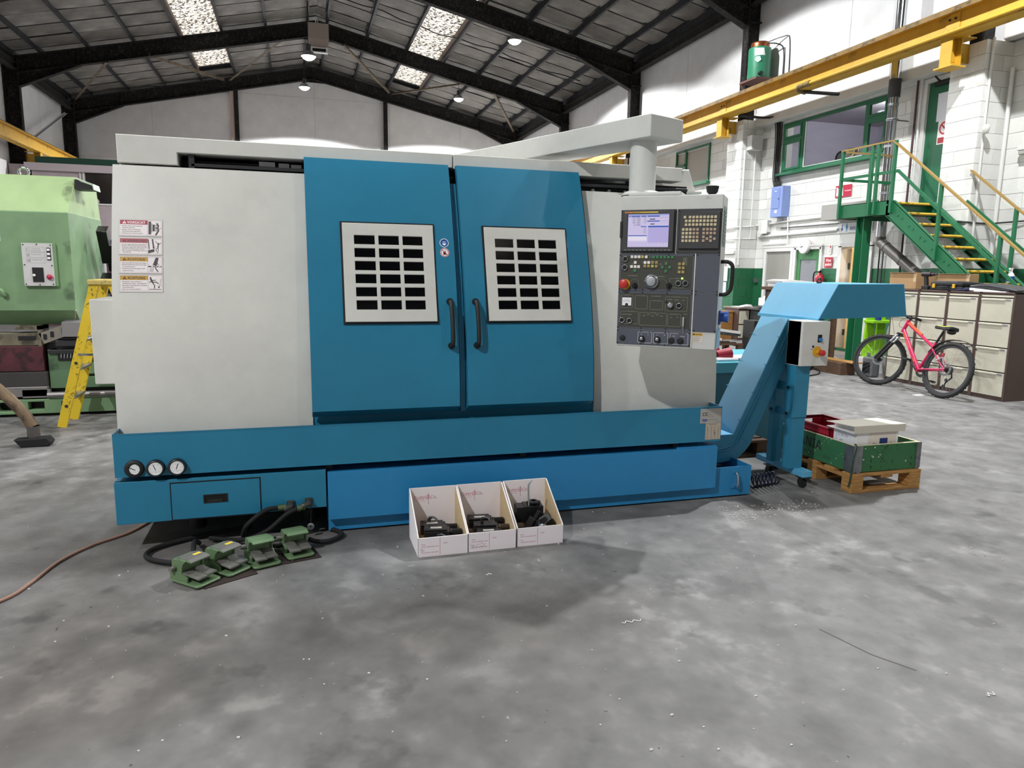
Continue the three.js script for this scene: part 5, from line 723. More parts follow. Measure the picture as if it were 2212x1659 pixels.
// ---------- pallet with collar ----------
function eurBlockPallet(t, x0, x1, z0, z1, h, m) { // z1 towards the viewer
  const w = x1 - x0, d = z1 - z0, k = h / 0.14;
  each(t, 'deck_board', Array.from({ length: 5 }, (_, i) => { const a = z0 + (d - 0.1) * i / 4; return box(x0, x1, 0.118 * k, 0.14 * k, a, a + 0.1, 0.003); }), m);
  each(t, 'stringer_board', [x0, (x0 + x1 - 0.1) / 2, x1 - 0.1].map((a) => box(a, a + 0.1, 0.098 * k, 0.118 * k, z0, z1, 0.003)), m);
  each(t, 'block', [x0, (x0 + x1 - 0.1) / 2, x1 - 0.1].flatMap((a) => [z0, (z0 + z1 - 0.1) / 2, z1 - 0.1].map((c) => box(a, a + 0.1, 0.02 * k, 0.098 * k, c, c + 0.1, 0.004))).filter((_, i) => i !== 5), m);
  each(t, 'bottom_board', [z0, (z0 + z1 - 0.1) / 2, z1 - 0.1].map((a) => box(x0, x1, 0, 0.02 * k, a, a + 0.1, 0.003)), m);
}
{
  const t = thing('pallet', 'small pale wooden pallet carrying the green lettered crate', 'pallet', [3.94, 0, -4.3]); eurBlockPallet(t, 3.64, 4.24, -4.70, -3.89, 0.14, M.wood);
  const c = thing('pallet_collar', 'chipped green wooden crate collar with black lettering and steel corners', 'crate', [3.94, 0.14, -4.3]);
  const green = mat('#2c6b40', 0.6, 0, { map: T.scratch }), lid = mat('#cfc7a8', 0.8);
  part(c, 'collar_board', box(3.655, 4.225, 0.145, 0.335, -3.925, -3.905, 0.002), green, 'green end board'); part(c, 'collar_board', box(3.655, 4.225, 0.145, 0.335, -4.69, -4.67, 0.002), green);
  part(c, 'collar_board', box(4.205, 4.225, 0.145, 0.335, -4.67, -3.925, 0.002), green); part(c, 'collar_board', box(3.655, 3.675, 0.145, 0.335, -4.67, -3.925, 0.002), green);
  part(c, 'board_edge', [box(3.655, 4.225, 0.335, 0.337, -3.925, -3.905), box(3.655, 3.675, 0.335, 0.337, -4.67, -3.925), box(4.205, 4.225, 0.335, 0.337, -4.67, -3.925)], lid);
  part(c, 'lettering', plate(-0.375, 0.375, -0.0945, 0.0945, 0, 0.0008).applyMatrix4(planeM([3.6545, 0.24, -4.298], [0, 0, 1], [0, 1, 0])), printed(1024, 258, (x, w, h) => { x.fillStyle = '#2f6a45'; x.fillRect(0, 0, w, h); for (let i = 0; i < 90; i++) { x.fillStyle = i % 2 ? '#285c3c' : '#35744c'; x.globalAlpha = 0.3; x.fillRect((i * 137) % w, (i * 61) % h, 160, 2); } x.globalAlpha = 1; x.fillStyle = '#16231f'; x.font = 'bold 135px sans-serif'; x.fillText('SCANIA', 120, 145, 700); x.font = '44px sans-serif'; x.fillText('MH-1871', 330, 212); x.fillText('2016', 640, 214); for (let i = 0; i < 34; i++) { x.fillStyle = i % 3 ? '#e2ddcf' : '#c9b48a'; const a = (i * 211 + 60) % w, b = (i * 97) % h; x.beginPath(); x.moveTo(a, b); x.lineTo(a + 5 + i % 9, b + 3); x.lineTo(a + 3, b + 7 + i % 14); x.fill(); } }, 0.65));
  part(c, 'corner_bracket', [box(3.648, 3.655, 0.15, 0.335, -3.99, -3.90), box(3.65, 3.72, 0.15, 0.335, -3.905, -3.898), cyl(3.652, 0.24, -3.901, 0.008, 0.19, 'y', 10), box(3.646, 3.654, 0.105, 0.15, -3.965, -3.925), box(3.68, 3.71, 0.105, 0.15, -3.905, -3.897)], M.zinc);
  part(c, 'corner_bracket', [box(4.19, 4.225, 0.15, 0.335, -3.905, -3.898), box(4.225, 4.232, 0.15, 0.335, -3.99, -3.90), box(4.19, 4.22, 0.105, 0.15, -3.905, -3.897)], M.zinc);
  part(c, 'paint_chip', [[3.74, 0.31], [3.82, 0.312], [3.8, 0.255], [3.812, 0.245], [3.87, 0.26], [3.73, 0.23], [3.86, 0.245], [4.1, 0.2]].map(([x, y], i) => box(x, x + 0.012, y, y + 0.006 + 0.004 * (i % 2), -3.905, -3.9045)), lid).userData.kind = 'stuff';
  part(c, 'strap', tube([[3.665, 0.345, -3.92], [3.66, 0.335, -3.895], [3.645, 0.25, -3.895], [3.625, 0.1, -3.893], [3.62, 0.05, -3.9]], 0.006, 20, 6), mat('#1f4030', 0.6));
  const r = thing('plastic_crate', 'dark red plastic crate inside the green collar', 'crate', [3.86, 0.15, -4.5]);
  part(r, 'shell', [box(3.69, 4.0, 0.15, 0.16, -4.64, -4.2), box(3.69, 3.70, 0.15, 0.40, -4.64, -4.2, 0.002), box(3.99, 4.0, 0.15, 0.40, -4.64, -4.2, 0.002), box(3.69, 4.0, 0.15, 0.40, -4.21, -4.2, 0.002), prism(rectPts(3.69, 4.0, 0.15, 0.40), 'z', -4.64, -4.63, 0, [rectPts(3.78, 3.9, 0.34, 0.375)])], M.redPlastic);
  part(r, 'rim', [box(3.68, 3.70, 0.385, 0.40, -4.65, -4.19, 0.003), box(3.99, 4.01, 0.385, 0.40, -4.65, -4.19, 0.003), box(3.68, 4.01, 0.385, 0.40, -4.21, -4.19, 0.003), box(3.68, 4.01, 0.385, 0.40, -4.65, -4.63, 0.003), box(3.684, 3.69, 0.345, 0.352, -4.64, -4.2)], M.redPlastic);
  solo('grinding_disc', 'dark disc poking up inside the red crate', 'disc', [cyl(3.93, 0.32, -4.27, 0.09, 0.012, 'z', 30)], M.charcoal);
  const k = thing('storage_box', 'white cardboard carton with handwritten label and blue stripe', 'box', [3.86, 0.16, -4.06]);
  part(k, 'carton', box(3.70, 4.06, 0.15, 0.415, -4.17, -3.945, 0.003), M.paper);
  part(k, 'side_label', plate(-0.10, 0.06, -0.09, 0.085, 0, 0.0008).applyMatrix4(planeM([3.6995, 0.325, -4.05], [0, 0, 1], [0, 1, 0])), printed(256, 256, (c) => { c.fillStyle = '#e4e4ec'; c.fillRect(0, 0, 256, 256); c.fillStyle = '#444'; c.font = 'italic 34px sans-serif'; c.fillText('Cyl No 650', 30, 62); c.fillText('4/5', 70, 120); c.fillRect(14, 40, 4, 120); }, 0.8));
  part(k, 'end_print', plate(-0.12, 0.12, -0.125, 0.125, 0, 0.0008).applyMatrix4(planeM([3.92, 0.285, -3.9448], [1, 0, 0], [0, 1, 0])), printed(256, 256, (c) => { c.fillStyle = '#dcd2c6'; c.fillRect(0, 0, 256, 256); c.fillStyle = '#222'; c.font = 'bold 34px sans-serif'; c.fillText('6x', 40, 96); c.fillText('L', 206, 96); c.fillStyle = '#1c2f66'; c.fillRect(104, 40, 74, 216); c.strokeStyle = '#34508f'; for (let i = 0; i < 30; i++) { c.beginPath(); c.moveTo(104, 50 + i * 9); c.lineTo(178, 40 + i * 9); c.stroke(); } }, 0.8));
  { const b = thing('ring_binder', 'cream ring binder lying slightly open on the white carton', 'binder', [3.9, 0.42, -4.05]); part(b, 'lower_cover', box(3.66, 4.10, 0.417, 0.421, -4.2, -3.93), M.paper); part(b, 'upper_cover', [prism([[-4.2, 0.452], [-3.93, 0.466], [-3.93, 0.470], [-4.2, 0.456]], 'x', 3.655, 4.105)], mat('#d8d2c4', 0.6)); part(b, 'spine', box(3.66, 4.10, 0.418, 0.468, -3.932, -3.927, 0.001), mat('#cbc4b4', 0.6)); part(b, 'pages', box(3.72, 4.08, 0.421, 0.445, -4.19, -3.94), M.paper); }
}
{ const t = thing('pallet', 'dark weathered pallet standing behind the chip conveyor on the floor', 'pallet', [3.0, 0, -5.2]); eurBlockPallet(t, 2.98, 3.72, -5.28, -4.93, 0.14, M.woodDark); }
// ---------- filing cabinets ----------
{
  const labs = ['brown and cream four-drawer cabinet with stained lower drawers at the open end of its row', 'brown and cream four-drawer cabinet behind the bicycle saddle', 'brown and cream four-drawer cabinet behind the bicycle handlebar', 'brown and cream four-drawer cabinet behind the bicycle front wheel, beside the lime green trolley'];
  labs.forEach((lab, i) => {
    const z1 = -6.475 - i * 0.465, z0 = z1 - 0.46, t = thing('filing_cabinet', lab, 'cabinet', [8.5, 0, (z0 + z1) / 2], 'row of filing cabinets');
    part(t, 'carcass', [box(8.215, 8.82, 0, 1.32, z0, z0 + 0.022, 0.003), box(8.215, 8.82, 0, 1.32, z1 - 0.022, z1, 0.003), box(8.215, 8.82, 1.30, 1.32, z0, z1, 0.003), box(8.8, 8.82, 0, 1.32, z0, z1), box(8.215, 8.82, 0, 0.05, z0 + 0.01, z1 - 0.01), box(8.23, 8.79, 0.05, 1.30, z0 + 0.015, z1 - 0.015), box(8.205, 8.22, 0.0, 1.3, z0, z0 + 0.02), box(8.205, 8.22, 0.0, 1.3, z1 - 0.02, z1)], M.brown);
    part(t, 'top_rail', box(8.206, 8.22, 1.262, 1.285, z0 + 0.02, z1 - 0.02), M.beige);
    for (let k = 0; k < 4; k++) { const y0 = 0.052 + k * 0.302, d = part(t, 'drawer', box(8.20, 8.225, y0, y0 + 0.288, z0 + 0.024, z1 - 0.024, 0.004), M.beige); part(d, 'drawer_pull', [box(8.188, 8.205, y0 + 0.262, y0 + 0.284, z0 + 0.026, z1 - 0.12, 0.004)], M.beige); part(d, 'label_holder', box(8.1965, 8.2, y0 + 0.264, y0 + 0.282, z1 - 0.11, z1 - 0.05), M.alu); }
  });
  // things on top
  const y = 1.32, cb = (lab, x0, x1, z0, z1, h) => { const t = thing('cardboard_box', lab, 'box', [(x0 + x1) / 2, y, (z0 + z1) / 2]); part(t, 'carton', box(x0, x1, y + 0.002, y + h, z0, z1, 0.004), M.card); part(t, 'flap', [bar([x0 - 0.02, y + h + 0.004, (z0 + z1) / 2], [(x0 + x1) / 2, y + h + 0.004, (z0 + z1) / 2], z1 - z0 - 0.02, 0.005), bar([x1, y + h + 0.004, (z0 + z1) / 2], [(x0 + x1) / 2 + 0.02, y + h + 0.004, (z0 + z1) / 2], z1 - z0 - 0.02, 0.005)], M.card); part(t, 'tape', [box(x0 - 0.0015, x0, y + 0.1, y + h, z1 - 0.05, z1 - 0.005)], M.cardIn); };
  cb('worn brown cardboard box on the cabinets, the one closer to the blue hood', 8.32, 8.68, -8.52, -8.05, 0.225); cb('brown cardboard box on the cabinets half hidden behind the cordless drill', 8.65, 8.81, -8.02, -7.50, 0.215);
  { const t = thing('cordless_drill', 'dark cordless drill standing on its battery on the cabinets', 'drill', [8.32, y, -7.86]); part(t, 'drill_body', [cyl(8.32, y + 0.21, -7.87, 0.032, 0.13, 'z', 18), cyl(8.32, y + 0.21, -7.785, 0.022, 0.06, 'z', 16), sph(8.32, y + 0.21, -7.935, 0.033)], mat('#2a1f22', 0.5)); part(t, 'handle', bar([8.32, y + 0.19, -7.89], [8.32, y + 0.05, -7.87], 0.035, 0.045, [0, 0, 1]), M.dark); part(t, 'battery', box(8.28, 8.36, y, y + 0.055, -7.92, -7.81, 0.008), M.dark); part(t, 'chuck', [cyl(8.32, y + 0.21, -7.735, 0.018, 0.05, 'z', 14, 0.012), cyl(8.32, y + 0.21, -7.68, 0.004, 0.07, 'z', 8)], M.steelDark); }
  const kase = (lab, z0, z1, h0, dz) => { const t = thing('tool_case', lab, 'case', [8.45, y, (z0 + z1) / 2]); part(t, 'lower_shell', box(8.25, 8.62, y + h0, y + h0 + 0.055, z0, z1, 0.012), M.dark); part(t, 'upper_shell', box(8.25, 8.62, y + h0 + 0.058, y + h0 + 0.11, z0, z1, 0.016), M.dark); each(t, 'latch', [0.12, 0.75].map((k) => { const z = z0 + (z1 - z0) * k; return box(8.238, 8.252, y + h0 + 0.03, y + h0 + 0.085, z - 0.02, z + 0.02, 0.004); }), mat('#d5a927', 0.5)); part(t, 'case_handle', tube([[8.25, y + h0 + 0.05, z0 + (z1 - z0) * 0.4], [8.21, y + h0 + 0.05, z0 + (z1 - z0) * 0.42], [8.21, y + h0 + 0.05, z0 + (z1 - z0) * 0.58], [8.25, y + h0 + 0.05, z0 + (z1 - z0) * 0.6]], 0.008), M.dark); };
  kase('long black tool case with yellow latches lying on the cabinets', -7.74, -7.25, 0, 0);
  solo('flat_case_lid', 'thin grey folder resting on the black tool case', 'folder', box(8.28, 8.55, y + 0.112, y + 0.122, -7.72, -7.35, 0.003), M.grey);
  { const t = thing('laptop_bag', 'flat black bag slumped over papers at the open end of the cabinets', 'bag', [8.45, y, -6.85]); part(t, 'bag_body', [prism([[-7.14, y + 0.075], [-6.95, y + 0.105], [-6.7, y + 0.075], [-6.5, y + 0.03], [-6.5, y + 0.012], [-6.8, y + 0.03], [-7.14, y + 0.05]], 'x', 8.25, 8.6, 0.006)], M.charcoal); part(t, 'zip', [tube([[8.247, y + 0.065, -7.13], [8.247, y + 0.08, -6.9], [8.247, y + 0.05, -6.65], [8.247, y + 0.022, -6.5]], 0.005)], M.grey); }
  solo('paper_stack', 'white papers sticking out under the black bag on the cabinets', 'papers', [box(8.22, 8.5, y, y + 0.012, -7.05, -6.62), prism([[-7.12, y + 0.012], [-6.7, y + 0.012], [-7.12, y + 0.045]], 'x', 8.225, 8.5)], M.paper);
  solo('cloth', 'crumpled navy cloth in front of the black tool case on the cabinets', 'cloth', [sph(8.26, y + 0.012, -7.28, 0.05, 0.8, 0.35, 1.6), sph(8.25, y + 0.018, -7.17, 0.055, 0.8, 0.5, 1.2), sph(8.27, y + 0.01, -7.38, 0.04, 0.9, 0.25, 1.3)], mat('#1c2140', 0.9));
}
{ const t = thing('spray_bottle', 'white trigger spray bottle with blue label standing on a yellow-edged stair tread', 'bottle', [9.72, 1.425, -7.72]); const x = 9.62, z = -7.70, y = 1.427; part(t, 'bottle', lathe([[0, 0], [0.042, 0], [0.045, 0.01], [0.045, 0.1], [0.03, 0.13], [0.014, 0.15], [0.014, 0.17], [0, 0.17]], x, y, z), M.boxWhite); part(t, 'label', lathe([[0.0455, 0.015], [0.0455, 0.09]], x, y, z), mat('#1f3f9a', 0.5)); part(t, 'trigger_head', [box(x - 0.04, x + 0.018, y + 0.18, y + 0.205, z - 0.014, z + 0.014, 0.004), cyl(x, y + 0.17, z, 0.016, 0.025), bar([x - 0.015, y + 0.18, z], [x - 0.038, y + 0.145, z], 0.01, 0.008)], M.boxWhite); }
// ---------- stairs and landing ----------
{
  const t = thing('staircase', 'dark green steel staircase with yellow treads, landing and brass-topped handrails', 'stairs', [9.43, 0, -8.3]);
  const xl = 9.0, xr = 9.86, H = 2.65, rz = 0.177, go = 0.23, zt = -9.37, S = (k) => [H - rz * k, zt + go * k];
  const strg = (x, dir) => { const dy = 0.115; return prism([[zt - 0.06, H + 0.03], [zt + 0.06, H + 0.03], [S(15)[1] + 0.06, 0.0], [S(15)[1] - 0.26, 0.0], [zt - 0.06, H - 0.21]], 'x', x, x + dir * 0.012); };
  part(t, 'stringer', [strg(xl, 1), bar([xl + 0.03, H + 0.02, zt + 0.06], [xl + 0.03, 0.0, S(15)[1] + 0.05], 0.06, 0.01), bar([xl + 0.03, H - 0.2, zt - 0.04], [xl + 0.03, 0.02, S(15)[1] - 0.24], 0.06, 0.01)], M.stair);
  part(t, 'stringer', [strg(xr, -1), bar([xr - 0.03, H + 0.02, zt + 0.06], [xr - 0.03, 0.0, S(15)[1] + 0.05], 0.06, 0.01), bar([xr - 0.03, H - 0.2, zt - 0.04], [xr - 0.03, 0.02, S(15)[1] - 0.24], 0.06, 0.01)], M.stair);
  for (let k = 0; k < 15; k++) { const [y, z] = S(k); const s = part(t, 'tread', box(xl + 0.012, xr - 0.012, y - 0.03, y - 0.006, z - 0.2, z + 0.035), mat('#223b2e', 0.7)); part(s, 'nosing', [cyl((xl + xr) / 2, y - 0.012, z + 0.04, 0.021, xr - xl - 0.026, 'x', 14)], M.tread); }
  many(t, 'rivet', Array.from({ length: 14 }, (_, k) => S(k)).flatMap(([y, z]) => [[y - 0.04, z - 0.04], [y - 0.09, z + 0.045]].map(([a, b]) => cyl(xl - 0.004, a, b, 0.016, 0.01, 'x', 8))), M.stair);
  part(t, 'landing_frame', [box(xl, xl + 0.012, H - 0.2, H + 0.03, -10.5, zt + 0.02), box(xl, xl + 0.07, H + 0.02, H + 0.03, -10.5, zt), box(xl, xl + 0.07, H - 0.2, H - 0.19, -10.5, zt), box(xl, 10.40, H - 0.2, H + 0.03, -10.512, -10.5), box(xl, 9.88, H - 0.17, H, zt - 0.02, zt - 0.008)], M.stair);
  part(t, 'landing_plate', [box(xl + 0.01, 10.41, H - 0.012, H, -10.5, zt - 0.11), box(xl + 0.01, 9.86, H - 0.012, H, zt - 0.12, zt)], mat('#1e3429', 0.7));
  part(t, 'landing_post', [ibeam([9.12, 0, -10.0], [9.12, H - 0.2, -10.0], 0.17, 0.16, 0.012, 0.009, [0, 0, 1]), box(9.02, 9.22, 0, 0.012, -10.1, -9.9)], M.stair);
  const post = (x, y, z, h = 0.93) => box(x - 0.022, x + 0.022, y - 0.17, y + h, z - 0.022, z + 0.022);
  const px = xl - 0.022, pr = xr + 0.024;
  each(t, 'handrail_post', [post(px, H, -10.45), post(px, H, -9.78), post(px, H, -9.66), post(px, H, zt + 0.05), ...[4.2, 8.6, 13].map((k) => post(px, S(k)[0], S(k)[1])), ...[6.2, 10.5].map((k) => post(pr, S(k)[0], S(k)[1])), post(9.6, H, -10.48)], M.stair);
  const top = (x, k) => [x, S(k)[0] + 0.93, S(k)[1]], mid = (x, k) => [x, S(k)[0] + 0.46, S(k)[1]];
  const capB = (a, b) => bar(a, b, 0.05, 0.022);
  part(t, 'handrail', [capB([px, H + 0.93, -10.47], [px, H + 0.93, zt + 0.0]), capB([px, H + 0.93, zt + 0.0], top(px, 14.4))], M.brass, 'brass-coloured top rail'); part(t, 'handrail', capB(top(pr, 2.7), top(pr, 14.4)), M.brass); part(t, 'handrail', capB([px, H + 0.92, -10.48], [10.1, H + 0.92, -10.48]), M.brass);
  part(t, 'middle_rail', [bar([px, H + 0.46, -10.47], [px, H + 0.46, zt + 0.14], 0.02, 0.045), bar([px, H + 0.46, zt + 0.14], mid(px, 14.4), 0.02, 0.045)], M.stair); part(t, 'middle_rail', bar(mid(pr, 2.6), mid(pr, 14.4), 0.02, 0.045), M.stair); part(t, 'middle_rail', bar([px, H + 0.46, -10.48], [10.1, H + 0.46, -10.48], 0.02, 0.045), M.stair);
}
// ---------- bicycle leaning on the cabinets ----------
{
  const t = thing('bicycle', 'pink and orange mountain bike leaning against the cream filing cabinets', 'bicycle', [0, 0, 0]);
  const pinkM = mat('#c21d55', 0.3), ora = mat('#e0572e', 0.35), spoke = M.steel, Rw = 0.355;
  const wheel = (par) => {
    const w = part(par, 'tyre', [tor(0, 0, 0, Rw - 0.026, 0.026, 'z', 56, 10)].concat(Array.from({ length: 70 }, (_, i) => { const a = i / 70 * 2 * Math.PI, g = bx(Rw - 0.001, 0, (i % 2 ? 0.01 : -0.01), 0.006, 0.016, 0.014); g.rotateZ(a); return fin(g); })), mat('#2a2a2b', 0.85));
    part(par, 'rim', lathe([[Rw - 0.068, -0.012], [Rw - 0.05, -0.014], [Rw - 0.046, -0.012], [Rw - 0.046, 0.012], [Rw - 0.05, 0.014], [Rw - 0.068, 0.012], [Rw - 0.068, -0.012]], 0, 0, 0, 'z', 56), mat('#4b4b4e', 0.35, 0.5));
    many(par, 'spoke', Array.from({ length: 28 }, (_, i) => { const a = i / 28 * 2 * Math.PI, b = a + (i % 2 ? 0.5 : -0.5), s = (i % 4 < 2 ? 1 : -1) * 0.026; return rod([[0.022 * Math.cos(b), 0.022 * Math.sin(b), s], [(Rw - 0.066) * Math.cos(a), (Rw - 0.066) * Math.sin(a), 0]], 0.0012, 5); }), spoke);
    part(par, 'hub', [cyl(0, 0, 0, 0.018, 0.09, 'z', 14), cyl(0, 0, 0.028, 0.028, 0.006, 'z', 16), cyl(0, 0, -0.028, 0.028, 0.006, 'z', 16)], M.black);
    part(par, 'brake_disc', lathe([[0.055, -0.0012], [0.08, -0.0012], [0.08, 0.0012], [0.055, 0.0012], [0.055, -0.0012]], 0, 0, -0.042, 'z', 30), M.steel);
    return w;
  };
  // rear wheel group of parts lives directly under the bike
  const shift = (o, x, y, ry) => { const M4 = new THREE.Matrix4().makeRotationY(ry || 0).setPosition(x, y, 0); const kids = o.splice(0); kids.forEach((m) => m.geometry.applyMatrix4(M4)); };
  const before = () => t.children.length; let n0 = before(); wheel(t); shift(t.children.slice(n0), 0, Rw, 0);
  n0 = before(); wheel(t); shift(t.children.slice(n0), 1.10, Rw, R(24));
  const tb = (pts, r, rs = 12) => rod(pts, r, rs);
  part(t, 'frame', [tb([[0.80, 0.90, 0], [0.30, 0.62, 0]], 0.019), tb([[0.83, 0.80, 0], [0.425, 0.30, 0]], 0.026), tb([[0.425, 0.30, 0], [0.275, 0.68, 0]], 0.018), tb([[0.79, 0.935, 0], [0.845, 0.77, 0]], 0.025), ...[1, -1].flatMap((s) => [tb([[0.42, 0.305, s * 0.03], [0.0, Rw, s * 0.062]], 0.010), tb([[0.295, 0.60, s * 0.018], [0.12, 0.45, s * 0.055], [0.0, Rw, s * 0.062]], 0.0085)]), tb([[0.33, 0.63, 0], [0.44, 0.695, 0]], 0.009), cyl(0.425, 0.30, 0, 0.024, 0.075, 'z')], pinkM);
  part(t, 'frame_stripe', [tb([[0.77, 0.8935, 0.0], [0.52, 0.754, 0.0]], 0.0205), bar([0.80, 0.765, -0.0262], [0.5, 0.394, -0.0262], 0.02, 0.002, [0, 0, 1])], ora);
  part(t, 'frame_lettering', plate(-0.15, 0.15, -0.017, 0.017, 0, 0.0006).applyMatrix4(planeM([0.63, 0.553, -0.0268], [-0.63, -0.777, 0], [-0.777, 0.63, 0])), printed(512, 58, (c) => { c.fillStyle = '#c21d55'; c.fillRect(0, 0, 512, 58); c.fillStyle = '#e0703a'; c.font = 'bold 50px sans-serif'; c.fillText('CARRERA', 20, 48, 470); }, 0.35));
  const fk = new THREE.Matrix4().makeTranslation(0.845, 0.77, 0).multiply(new THREE.Matrix4().makeRotationY(R(24))).multiply(new THREE.Matrix4().makeTranslation(-0.845, -0.77, 0));
  part(t, 'fork_crown', on(fk, bx(0.865, 0.735, 0, 0.045, 0.035, 0.14, 0.01), tube([[0.875, 0.73, -0.055], [0.90, 0.715, 0], [0.875, 0.73, 0.055]], 0.015)), M.black);
  part(t, 'fork_stanchion', on(fk, ...[1, -1].map((s) => tb([[0.868, 0.73, s * 0.056], [0.95, 0.60, s * 0.056]], 0.014))), M.alu); part(t, 'fork_lower', on(fk, ...[1, -1].map((s) => tb([[0.94, 0.615, s * 0.056], [1.085, Rw, s * 0.05]], 0.02))), M.black);
  part(t, 'handlebar', on(fk, cyl(0.79, 0.965, 0, 0.014, 0.06), tb([[0.785, 0.965, 0], [0.84, 0.985, 0]], 0.018), tube([[0.78, 1.0, -0.34], [0.81, 1.0, -0.2], [0.845, 0.985, -0.06], [0.845, 0.985, 0.06], [0.81, 1.0, 0.2], [0.78, 1.0, 0.34]], 0.0135, 40)), M.black);
  part(t, 'grip', on(fk, tb([[0.778, 1.0, -0.35], [0.80, 1.0, -0.24]], 0.018), tb([[0.778, 1.0, 0.35], [0.80, 1.0, 0.24]], 0.018)), M.rubber); part(t, 'brake_lever', on(fk, ...[1, -1].map((s) => tube([[0.82, 0.99, s * 0.18], [0.86, 0.975, s * 0.22], [0.845, 0.965, s * 0.30]], 0.006))), M.black);
  part(t, 'brake_cable', [tube([[0.86, 0.99, -0.15], [0.97, 0.98, -0.12], [0.98, 0.86, -0.06], [0.90, 0.72, -0.06]], 0.0025, 24, 6), tube([[0.86, 0.99, 0.1], [0.96, 0.95, 0.06], [0.95, 0.86, 0.02], [0.84, 0.82, -0.02]], 0.0025, 24, 6)], M.black);
  part(t, 'seat_post', tb([[0.28, 0.66, 0], [0.215, 0.83, 0]], 0.0145), M.black);
  part(t, 'saddle', [(() => { const g = prism([[0.345, -0.018], [0.345, 0.018], [0.25, 0.032], [0.14, 0.075], [0.07, 0.078], [0.05, 0.05], [0.05, -0.05], [0.07, -0.078], [0.14, -0.075], [0.25, -0.032]], 'y', 0.855, 0.895, 0.008); const p = pos(g); for (let i = 0; i < p.count; i++) { const w = Math.abs(p.getZ(i)); p.setY(i, p.getY(i) - 1.8 * w * w + 0.12 * Math.pow(p.getX(i) - 0.2, 2)); } g.computeVertexNormals(); return fin(g); })()], M.dark); part(t, 'saddle_trim', tube([[0.07, 0.893, -0.066], [0.15, 0.885, -0.062], [0.25, 0.891, -0.026], [0.3, 0.895, -0.018]], 0.006, 20), mat('#c8d23a', 0.5)); part(t, 'saddle_bag', sph(0.10, 0.83, 0, 0.05, 1.2, 0.6, 0.9), M.black);
  part(t, 'rear_mudguard', [(() => { const a = []; for (let i = 0; i <= 20; i++) { const q = R(150 - 105 * i / 20) , r = Rw + 0.03 + 0.035 * Math.max(0, i - 12) / 8; a.push([r * Math.cos(Math.PI - q) * -1 * -1, Rw + r * Math.sin(q)]); } const out = a.concat(a.slice().reverse().map(([x, y]) => [x, y - 0.006])); return prism(out, 'z', -0.028, 0.028); })()], M.black);
  part(t, 'rear_light', [bx(0.055, 0.53, -0.075, 0.03, 0.045, 0.02, 0.004)], M.redPlastic); part(t, 'rack_stay', [tb([[0.02, 0.41, -0.066], [0.06, 0.5, -0.07], [0.16, 0.44, -0.07]], 0.006)], M.alu);
  part(t, 'crank_set', [lathe([[0.05, -0.002], [0.082, -0.002], [0.086, 0], [0.082, 0.002], [0.05, 0.002], [0.05, -0.002]], 0.425, 0.30, 0.05, 'z', 36), tb([[0.425, 0.30, -0.05], [0.55, 0.41, -0.06]], 0.011), tb([[0.425, 0.30, 0.062], [0.30, 0.19, 0.07]], 0.011)], M.black);
  each(t, 'pedal', [bx(0.55, 0.41, -0.11, 0.085, 0.022, 0.08, 0.004), bx(0.30, 0.19, 0.12, 0.085, 0.022, 0.08, 0.004)], M.dark);
  part(t, 'cassette', [0, 1, 2, 3, 4].map((i) => cyl(0, Rw, 0.03 + i * 0.005, 0.055 - i * 0.007, 0.002, 'z', 24)), M.steelDark); part(t, 'derailleur', [tb([[0, Rw - 0.01, 0.07], [-0.02, Rw - 0.08, 0.075], [0.04, Rw - 0.15, 0.07], [0.05, Rw - 0.2, 0.065]], 0.009), cyl(0.035, Rw - 0.12, 0.06, 0.022, 0.008, 'z', 14), cyl(0.05, Rw - 0.2, 0.06, 0.022, 0.008, 'z', 14)], M.black);
  part(t, 'chain', [tb([[0.425, 0.385, 0.05], [0.0, Rw + 0.045, 0.045]], 0.004, 6), tb([[0.425, 0.217, 0.05], [0.05, Rw - 0.22, 0.06]], 0.004, 6)], M.steelDark);
  t.rotation.order = 'YXZ'; t.position.set(7.655, 0.003, -6.87); t.rotation.set(R(13), R(90), 0);
}
// ---------- wall fittings on the blockwork ----------
{ const t = thing('distribution_board', 'blue electrical distribution box on the block wall under black cables', 'electrical box', [10.34, 2.75, -13.88]); part(t, 'enclosure', box(10.24, 10.44, 2.755, 3.415, -14.08, -13.685, 0.006), mat('#7b8fc4', 0.5)); part(t, 'box_door', [box(10.232, 10.242, 2.94, 3.37, -14.03, -13.78, 0.003)], mat('#7287bd', 0.5)); part(t, 'door_latch', [box(10.226, 10.234, 3.13, 3.16, -13.81, -13.79)], M.dark); part(t, 'maker_badge', [box(10.23, 10.232, 3.31, 3.325, -13.95, -13.88)], M.boxWhite); part(t, 'isolator', [box(10.234, 10.242, 2.84, 2.90, -13.92, -13.84, 0.003)], M.boxWhite); }
{ const t = thing('cable_bundle', 'thick bundle of black cables dropping beside the big green-framed window', 'cables', [10.35, 3.4, -14.15]); each(t, 'cable', Array.from({ length: 9 }, (_, i) => { const o = (i - 4) * 0.017, d = (i % 3) * 0.018; return tube([[9.62, 4.99 + (i % 2) * 0.02, -14.55 + o], [10.0, 4.93, -14.3 + o], [10.3 + d, 4.9, -14.17 + o * 1.4], [10.36 + d, 4.6, -14.16 + o * 1.2], [10.36 + d, 4.1, -14.16 + o], [10.36 + d, 3.65, -14.15 + o * 1.2], [10.34, 3.415, -14.0 + o * 1.8]], 0.011, 40, 6); }), M.black); }
const flue = thing('flue_pipe', 'shiny stainless flue pipe rising past the big office window', 'flue', [10.2, 2.2, -10.6]);
